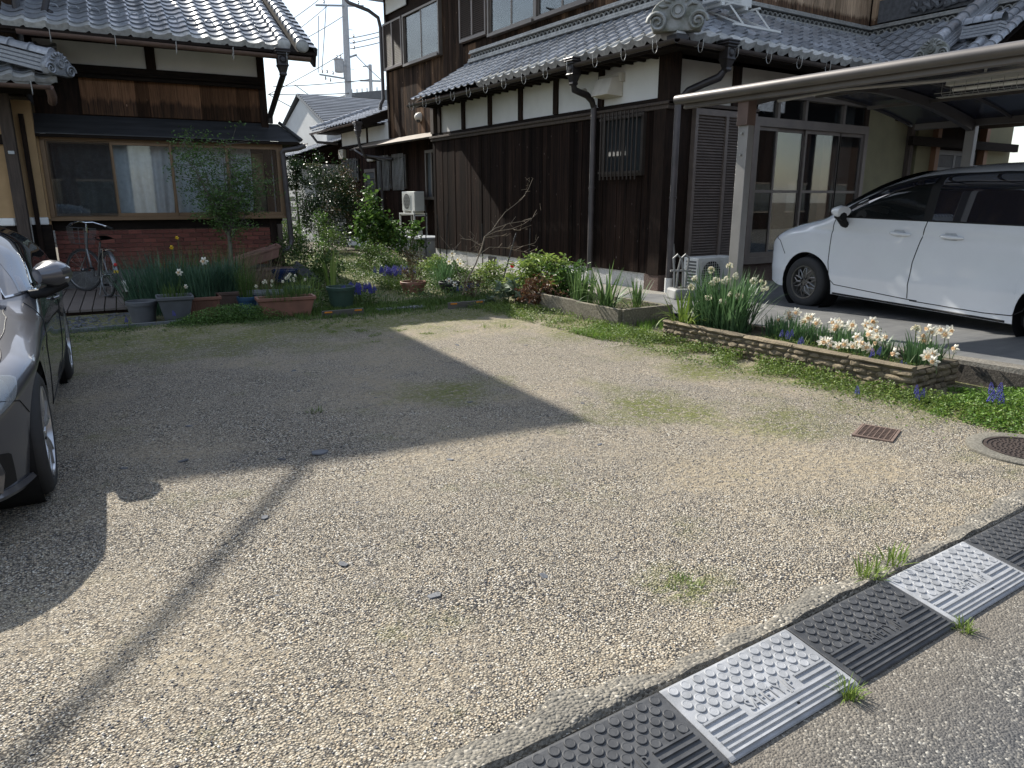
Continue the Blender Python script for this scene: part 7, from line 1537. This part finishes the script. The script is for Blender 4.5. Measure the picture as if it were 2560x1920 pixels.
# ---- small tree before the bay window
tr=thing('small_tree','slim young tree with small dark leaves before the bay window','tree',(2.62,12.3,0)); tk=[(2.60,0),(2.585,.40),(2.60,.75),(2.60,1.0)]
MB().tube([(x,12.3,z) for x,z in tk],[.04,.036,.032,.028],8).build('trunk',bark,tr,w=True,smooth=True); b=MB(); LC=[]
for k in range(15):
    a=k*2.4; ln=random.uniform(.45,1.35); sp_=.14+.48*random.random(); p=[Vector((2.60,12.3,.86+.025*k))]
    for i in range(1,6): p.append(p[0]+Vector((math.cos(a)*sp_*ln*(i/5)**.8*1.25,math.sin(a)*sp_*ln*(i/5)**.8,ln*(i/5)*(1.0+.1*random.random()))))
    b.tube(p,[.013*(1-.8*i/5) for i in range(6)],5)
    for i in range(1,6):
        for j in range(7):
            q=p[i]+Vector((random.gauss(0,.15),random.gauss(0,.13),random.gauss(0,.09))); b.tube([p[i],q],.003,3); LC.append(q)
b.build('branches',bark,tr,w=True); LC=np.array([tuple(q) for q in LC]); k=RNG.integers(0,len(LC),7500); P=LC[k]+RNG.normal(size=(7500,3))*np.array([.075,.07,.035])
link(bpy.data.objects.new('crown',leaf_mesh('crown',P,RNG.uniform(.028,.052,7500),maple_leaf,.5,.7)),tr,True)
# ================================================================ background
pole_m=M('pole_concrete',(.42,.43,.45),(.34,.35,.37),8,.8,.2,.004,rand=.03,dirt=.15); steel=M('pole_steel',(.30,.31,.33),(.22,.23,.245),8,.5,.1,.002,metal=.4,rand=.05); insul=M('insulator',(.35,.33,.32),rand=0,rough=.3)
UP=thing('utility_pole','tall concrete utility pole with a grey transformer between the houses','utility pole',(14.55,38,0))
MB().tube([(14.45,38,0),(14.57,38,5.8),(14.66,38,12.2)],[.21,.18,.145],18).build('pole_shaft',pole_m,UP,w=True,smooth=True)
MB().bar((13.07,37.9,7.55),(14.5,37.9,7.46),.07,.07).build('crossarm',steel,UP,w=True); MB().bar((13.1,37.9,10.72),(15.6,37.9,11.0),.08,.08).build('crossarm',steel,UP,w=True); MB().bar((14.7,37.9,8.5),(15.1,37.9,8.66),.07,.09).build('bracket_arm',steel,UP,w=True)
tr_=MB().lathe([(0,7.72),(.20,7.72),(.22,7.76),(.22,8.28),(.25,8.30),(.25,8.36),(0,8.38)],20,(14.08,37.8,0)).build('transformer',pole_m,UP,w=True,smooth=True); MB().bar((14.25,37.85,8.1),(14.5,37.9,8.1),.06,.10).build('transformer_bracket',steel,UP,w=True); MB().bar((14.35,37.85,8.3),(14.35,37.85,7.5),.05,.05).build('hanger_rod',steel,UP,w=True)
for (x,z) in ((14.0,8.45),(14.2,8.45),(13.2,7.68),(13.45,7.70),(13.75,7.66),(13.35,7.38),(13.6,7.32),(14.95,9.5),(14.95,9.23),(14.95,8.97),(13.5,10.9),(15.3,11.1)): MB().lathe([(0,-.08),(.05,-.07),(.03,-.03),(.055,0),(.03,.03),(.045,.07),(0,.09)],10,(x,37.8,z)).build('insulator',insul,UP,w=True,smooth=True)
for k in range(12): MB().bar((14.36+.01*k,37.95,3.0+.62*k),(14.86+.01*k,37.95,3.0+.62*k),.02,.02).build('step_bolt',steel,UP,w=True)
P2=thing('utility_pole','distant thin utility pole behind the grey rooftop','utility pole',(25,60,0)); MB().tube([(24.9,60,0),(25.03,60,12.2)],[.2,.14],10).build('pole_shaft',pole_m,P2,w=True,smooth=True); MB().bar((24.1,60,10.9),(25.9,60,11.0),.12,.12).build('crossarm',steel,P2,w=True); MB().bar((24.4,60,12.0),(25.1,60,12.1),.08,.08).build('crossarm',steel,P2,w=True)
wire_bk=M('overhead_cable',(.10,.10,.11),rand=0,rough=.6,bump=0)
WL=[((10.83, 37.8, 10.53), (11.93, 37.8, 9.32)), ((13.22, 37.8, 10.95), (11.63, 37.8, 9.77)), ((13.73, 37.8, 10.81), (11.93, 37.8, 9.35)), ((14.43, 37.8, 10.36), (11.95, 37.8, 8.84)), ((14.33, 37.8, 8.64), (10.44, 37.8, 6.42)), ((13.17, 37.8, 10.23), (12.98, 37.8, 7.61)), ((13.59, 37.8, 10.69), (13.18, 37.8, 7.74)), ((14.7, 37.8, 9.37), (16.64, 37.8, 9.95)), ((14.75, 37.8, 9.15), (16.63, 37.8, 9.73)), ((14.73, 37.8, 8.89), (16.61, 37.8, 9.44)), ((14.99, 37.8, 8.65), (15.16, 37.8, 8.48)), ((15.16, 37.8, 8.48), (16.52, 37.8, 7.42)), ((14.4, 37.8, 7.3), (10.69, 37.8, 6.8)), ((14.55, 37.8, 6.77), (10.39, 37.8, 6.42)), ((10.44, 37.8, 6.42), (11.61, 37.8, 5.86)), ((11.75, 37.8, 6.96), (12.96, 37.8, 6.23)), ((14.4, 37.8, 7.3), (15.7, 37.8, 7.52)), ((11.14, 37.8, 7.66), (11.33, 37.8, 7.93))]
WN=['wire running down from the tiled verge of the left house','faint wire crossing the sky above the verge','wire from the top crossarm down to the left house','wire sloping from the pole to the left house verge','low service wire from the pole past the left gutter','drop wire hanging to the lower crossarm','second drop wire beside the first one','upper of three wires from the pole to the dark house','middle of three wires from the pole to the dark house','lower of three wires from the pole to the dark house','short jumper wire under the bracket arm','wire falling from the bracket arm behind the dark house','spiral-marked telephone wire left of the pole','lowest telephone wire above the white house','thin wire dropping past the white gable','thin wire crossing the striped roof','telephone wire right of the pole','short wire beside the left gutter corner']
for (a,c),lb_ in zip(WL,WN):
    A_,B_=Vector(a),Vector(c); sag=.012*(A_-B_).length; pts=[A_.lerp(B_,k/10)-Vector((0,0,sag*4*(k/10)*(1-k/10))) for k in range(11)]
    o=MB().tube(pts,.020,5).build('overhead_wire',wire_bk); tag(o,lb_,'wire','overhead wires by the utility pole')
# white house with striped dark tile roof
far_white=M('far_white_wall',(.62,.62,.60),(.55,.55,.53),1.5,.85,.1,.003,rand=.02,dirt=.12)
WH=thing('white_house','white gabled house with dark striped roof behind the garden','house',(12,29,0)); MB().prism([(27.3,0),(33,0),(33,4.3),(30.1,5.35),(27.3,4.18)],'x',9.55,15.5).build('wall',far_white,WH,w=True)
wr=MB().add([(9.4,27,4.18),(15.8,27,4.18),(15.8,30.05,5.52),(9.4,30.05,5.52),(9.4,27,4.06),(15.8,27,4.06),(15.8,30.05,5.40),(9.4,30.05,5.40),(9.4,33.2,4.2),(15.8,33.2,4.2)],[(0,1,2,3),(4,7,6,5),(0,4,5,1),(0,3,7,4),(1,5,6,2),(3,2,9,8)]).build('roof',M('far_dark_tile',(.10,.105,.115),(.075,.08,.088),4,.4,.1,.003,rand=.1),WH,w=True)
me=MB().box(0,6.4,0,.05,0,.035).mesh('tile_course',M('far_tile_lit',(.32,.33,.35),(.25,.26,.28),4,.35,.1,.002,rand=.12))  # paler course strips put the sunlit tile edges into the colour
for k in range(17):
    u=k/17; inst(me,'tile_course',wr,(9.4,27+3.05*u,4.19+1.34*u),(R(23.7),0,0),w=True)
GH=thing('grey_rooftop','grey flat-topped house with a railing of small posts far behind','house',(18,42,0)); MB().box(16.2,22,41,46,0,7.0).build('wall',M('far_grey_wall',(.40,.42,.45),(.34,.36,.385),2,.8,.1,.003,rand=0),GH,w=True); MB().add([(15.8,40.8,7.0),(22.3,40.8,7.0),(22.3,46,7.0),(15.8,46,7.0),(15.8,40.8,7.2),(22.3,40.8,8.2),(22.3,46,8.2),(15.8,46,7.2)],[(0,1,5,4),(4,5,6,7),(1,2,6,5),(3,0,4,7),(3,2,1,0),(2,3,7,6)]).build('roof',MAT['far_dark_tile'],GH,w=True)
for k in range(20): MB().box(15.85+k*.3,15.9+k*.3,40.78,40.83,7.2+k*.045,7.4+k*.045).build('railing_post',pole_m,GH,w=True)
SH=thing('garden_shed','small tiled shed with corrugated gable and white wall beyond the shrubs','shed',(8.6,26,0)); MB().box(8.35,9.9,25.35,27.8,0,2.66).build('wall',M('shed_wall',(.42,.42,.40),(.36,.36,.34),1.5,.85,.1,.003,rand=.02,dirt=.12),SH,w=True); MB().prism([(8.2,2.67),(9.9,2.67),(9.9,3.52),(8.2,2.95)],'y',25.4,27.7).build('corrugated_gable',wood_c,SH,w=True)
sr=MB().add([(7.7,25.1,2.86),(9.95,25.1,3.60),(9.95,28,3.60),(7.7,28,2.86),(7.7,25.1,2.80),(9.95,25.1,3.54),(9.95,28,3.54),(7.7,28,2.80)],[(0,1,2,3),(7,6,5,4),(0,4,5,1),(0,3,7,4)]).build('roof',timber_h,SH,w=True); tile_roof(sr,(7.66,28.0,2.90),(0,-1,0),Vector((math.cos(R(18.2)),0,math.sin(R(18.2)))),11,10,.265,.235,keep=lambda c,r:False)
MB().box(7.75,8.55,25.0,25.38,2.60,2.66).build('yellow_awning',M('yellow_awning',(.55,.48,.25),rand=0),SH,w=True); MB().tube([(7.75,25.1,2.75),(7.95,25.15,2.5),(8.5,25.3,2.35)],.04,8).build('downpipe',black_pipe,SH,w=True,smooth=True); MB().box(8.9,9.5,25.28,25.34,2.05,2.15).build('wall_panel',cream,SH,w=True)
BW=thing('block_wall','grey concrete block wall closing the garden behind the shrubs','wall',(3,31,0))
bmt=rough_concrete('block_concrete',(.36,.36,.35),(.26,.26,.25),20); bmw=MB().box(0,.395,0,.12,0,.19).mesh('block',bmt)
for r in range(8):
    for k in range(34): inst(bmw,'block',BW,(-4.6+k*.4+(.2 if r%2 else 0),30.5,.0+r*.2),w=True)
NH=thing('neighbour_house','pale neighbour house with tiled roof behind the block wall','house',(3,36,0)); MB().prism([(33,0),(40,0),(40,4.4),(36.5,5.9),(33,4.4)],'x',-6,7.4).build('wall',far_white,NH,w=True); MB().add([(-6.5,32.4,4.2),(7.9,32.4,4.2),(7.9,36.5,6.1),(-6.5,36.5,6.1),(7.9,40.6,4.2),(-6.5,40.6,4.2)],[(0,1,2,3),(3,2,4,5)]).build('roof',tile_g,NH,w=True)
# houses across the street, behind the viewer; the windows and car paint mirror them
for i,(x0,x1,y,h,wm,lab) in enumerate(((-9,-.5,-7.5,4.6,wood_c,'brown board house with tiled roof across the street facing the left house'),(.8,10,-8.2,5.2,greywood,'weathered grey house with tiled roof across the street facing the lot'),(11.5,22,-7.8,4.8,wood_c,'dark board house across the street facing the driveway'),(23.5,34,-7.6,5.6,wood_r,'tall charred board house across the street beyond the driveway'),(35.5,48,-7.9,5.0,timber,'long timber house far along the opposite side of the street'))):
    t=thing('street_house',lab,'house',((x0+x1)/2,y,0),0,'houses across the street'); MB().prism([(y-7,0),(y,0),(y,h),(y-3.5,h+1.5),(y-7,h)],'x',x0,x1).build('wall',wm,t,w=True)
    MB().add([(x0-.5,y+.8,h-.15),(x1+.5,y+.8,h-.15),(x1+.5,y-3.5,h+1.7),(x0-.5,y-3.5,h+1.7),(x1+.5,y-7.8,h-.15),(x0-.5,y-7.8,h-.15)],[(0,1,2,3),(3,2,4,5)]).build('roof',tile_g,t,w=True)
    for k in range(4):
        xx=x0+1+k*(x1-x0-2.5)/3; q=MB().box(xx,xx+1.4,y+.01,y+.05,.9,2.2).build('window',dglass,t,w=True); MB().box(xx-.06,xx+1.46,y+.012,y+.07,.82,.89).box(xx-.06,xx+1.46,y+.012,y+.07,2.21,2.28).build('window_frame',alum_l,q,w=True)
# thick service cable from the left house to a street pole (its shadow crosses the lot)
sx_,sy_=-math.sin(SUN_AZ),-math.cos(SUN_AZ); kk=1/math.tan(SUN_EL)
def above(px,py,z): return Vector((px-sx_*kk*z,py-sy_*kk*z,z))
c1,c2=above(1.22,4.09,6.55),above(-.19,2.11,6.25); d_=(c2-c1); e0=c1-d_*.25; e1=c1+d_*6.0
o=MB().tube([e0,c1,c2,c1+d_*2.2-Vector((0,0,.05)),c1+d_*4+Vector((0,0,.2)),e1+Vector((0,0,1.2))],.036,8).build('service_cable',wire_bk,smooth=True); tag(o,'thick black service cable strung from the left house roof to the street','cable')
SPo=thing('street_pole','concrete utility pole at the street end of the service cable','utility pole',(e1.x,e1.y,0)); MB().tube([(e1.x,e1.y,0),(e1.x,e1.y,e1.z+2)],[.19,.15],14).build('pole_shaft',pole_m,SPo,w=True,smooth=True)
S.cycles.max_bounces=7; S.cycles.diffuse_bounces=3; S.cycles.glossy_bounces=3; S.cycles.transparent_max_bounces=8; S.cycles.transmission_bounces=4
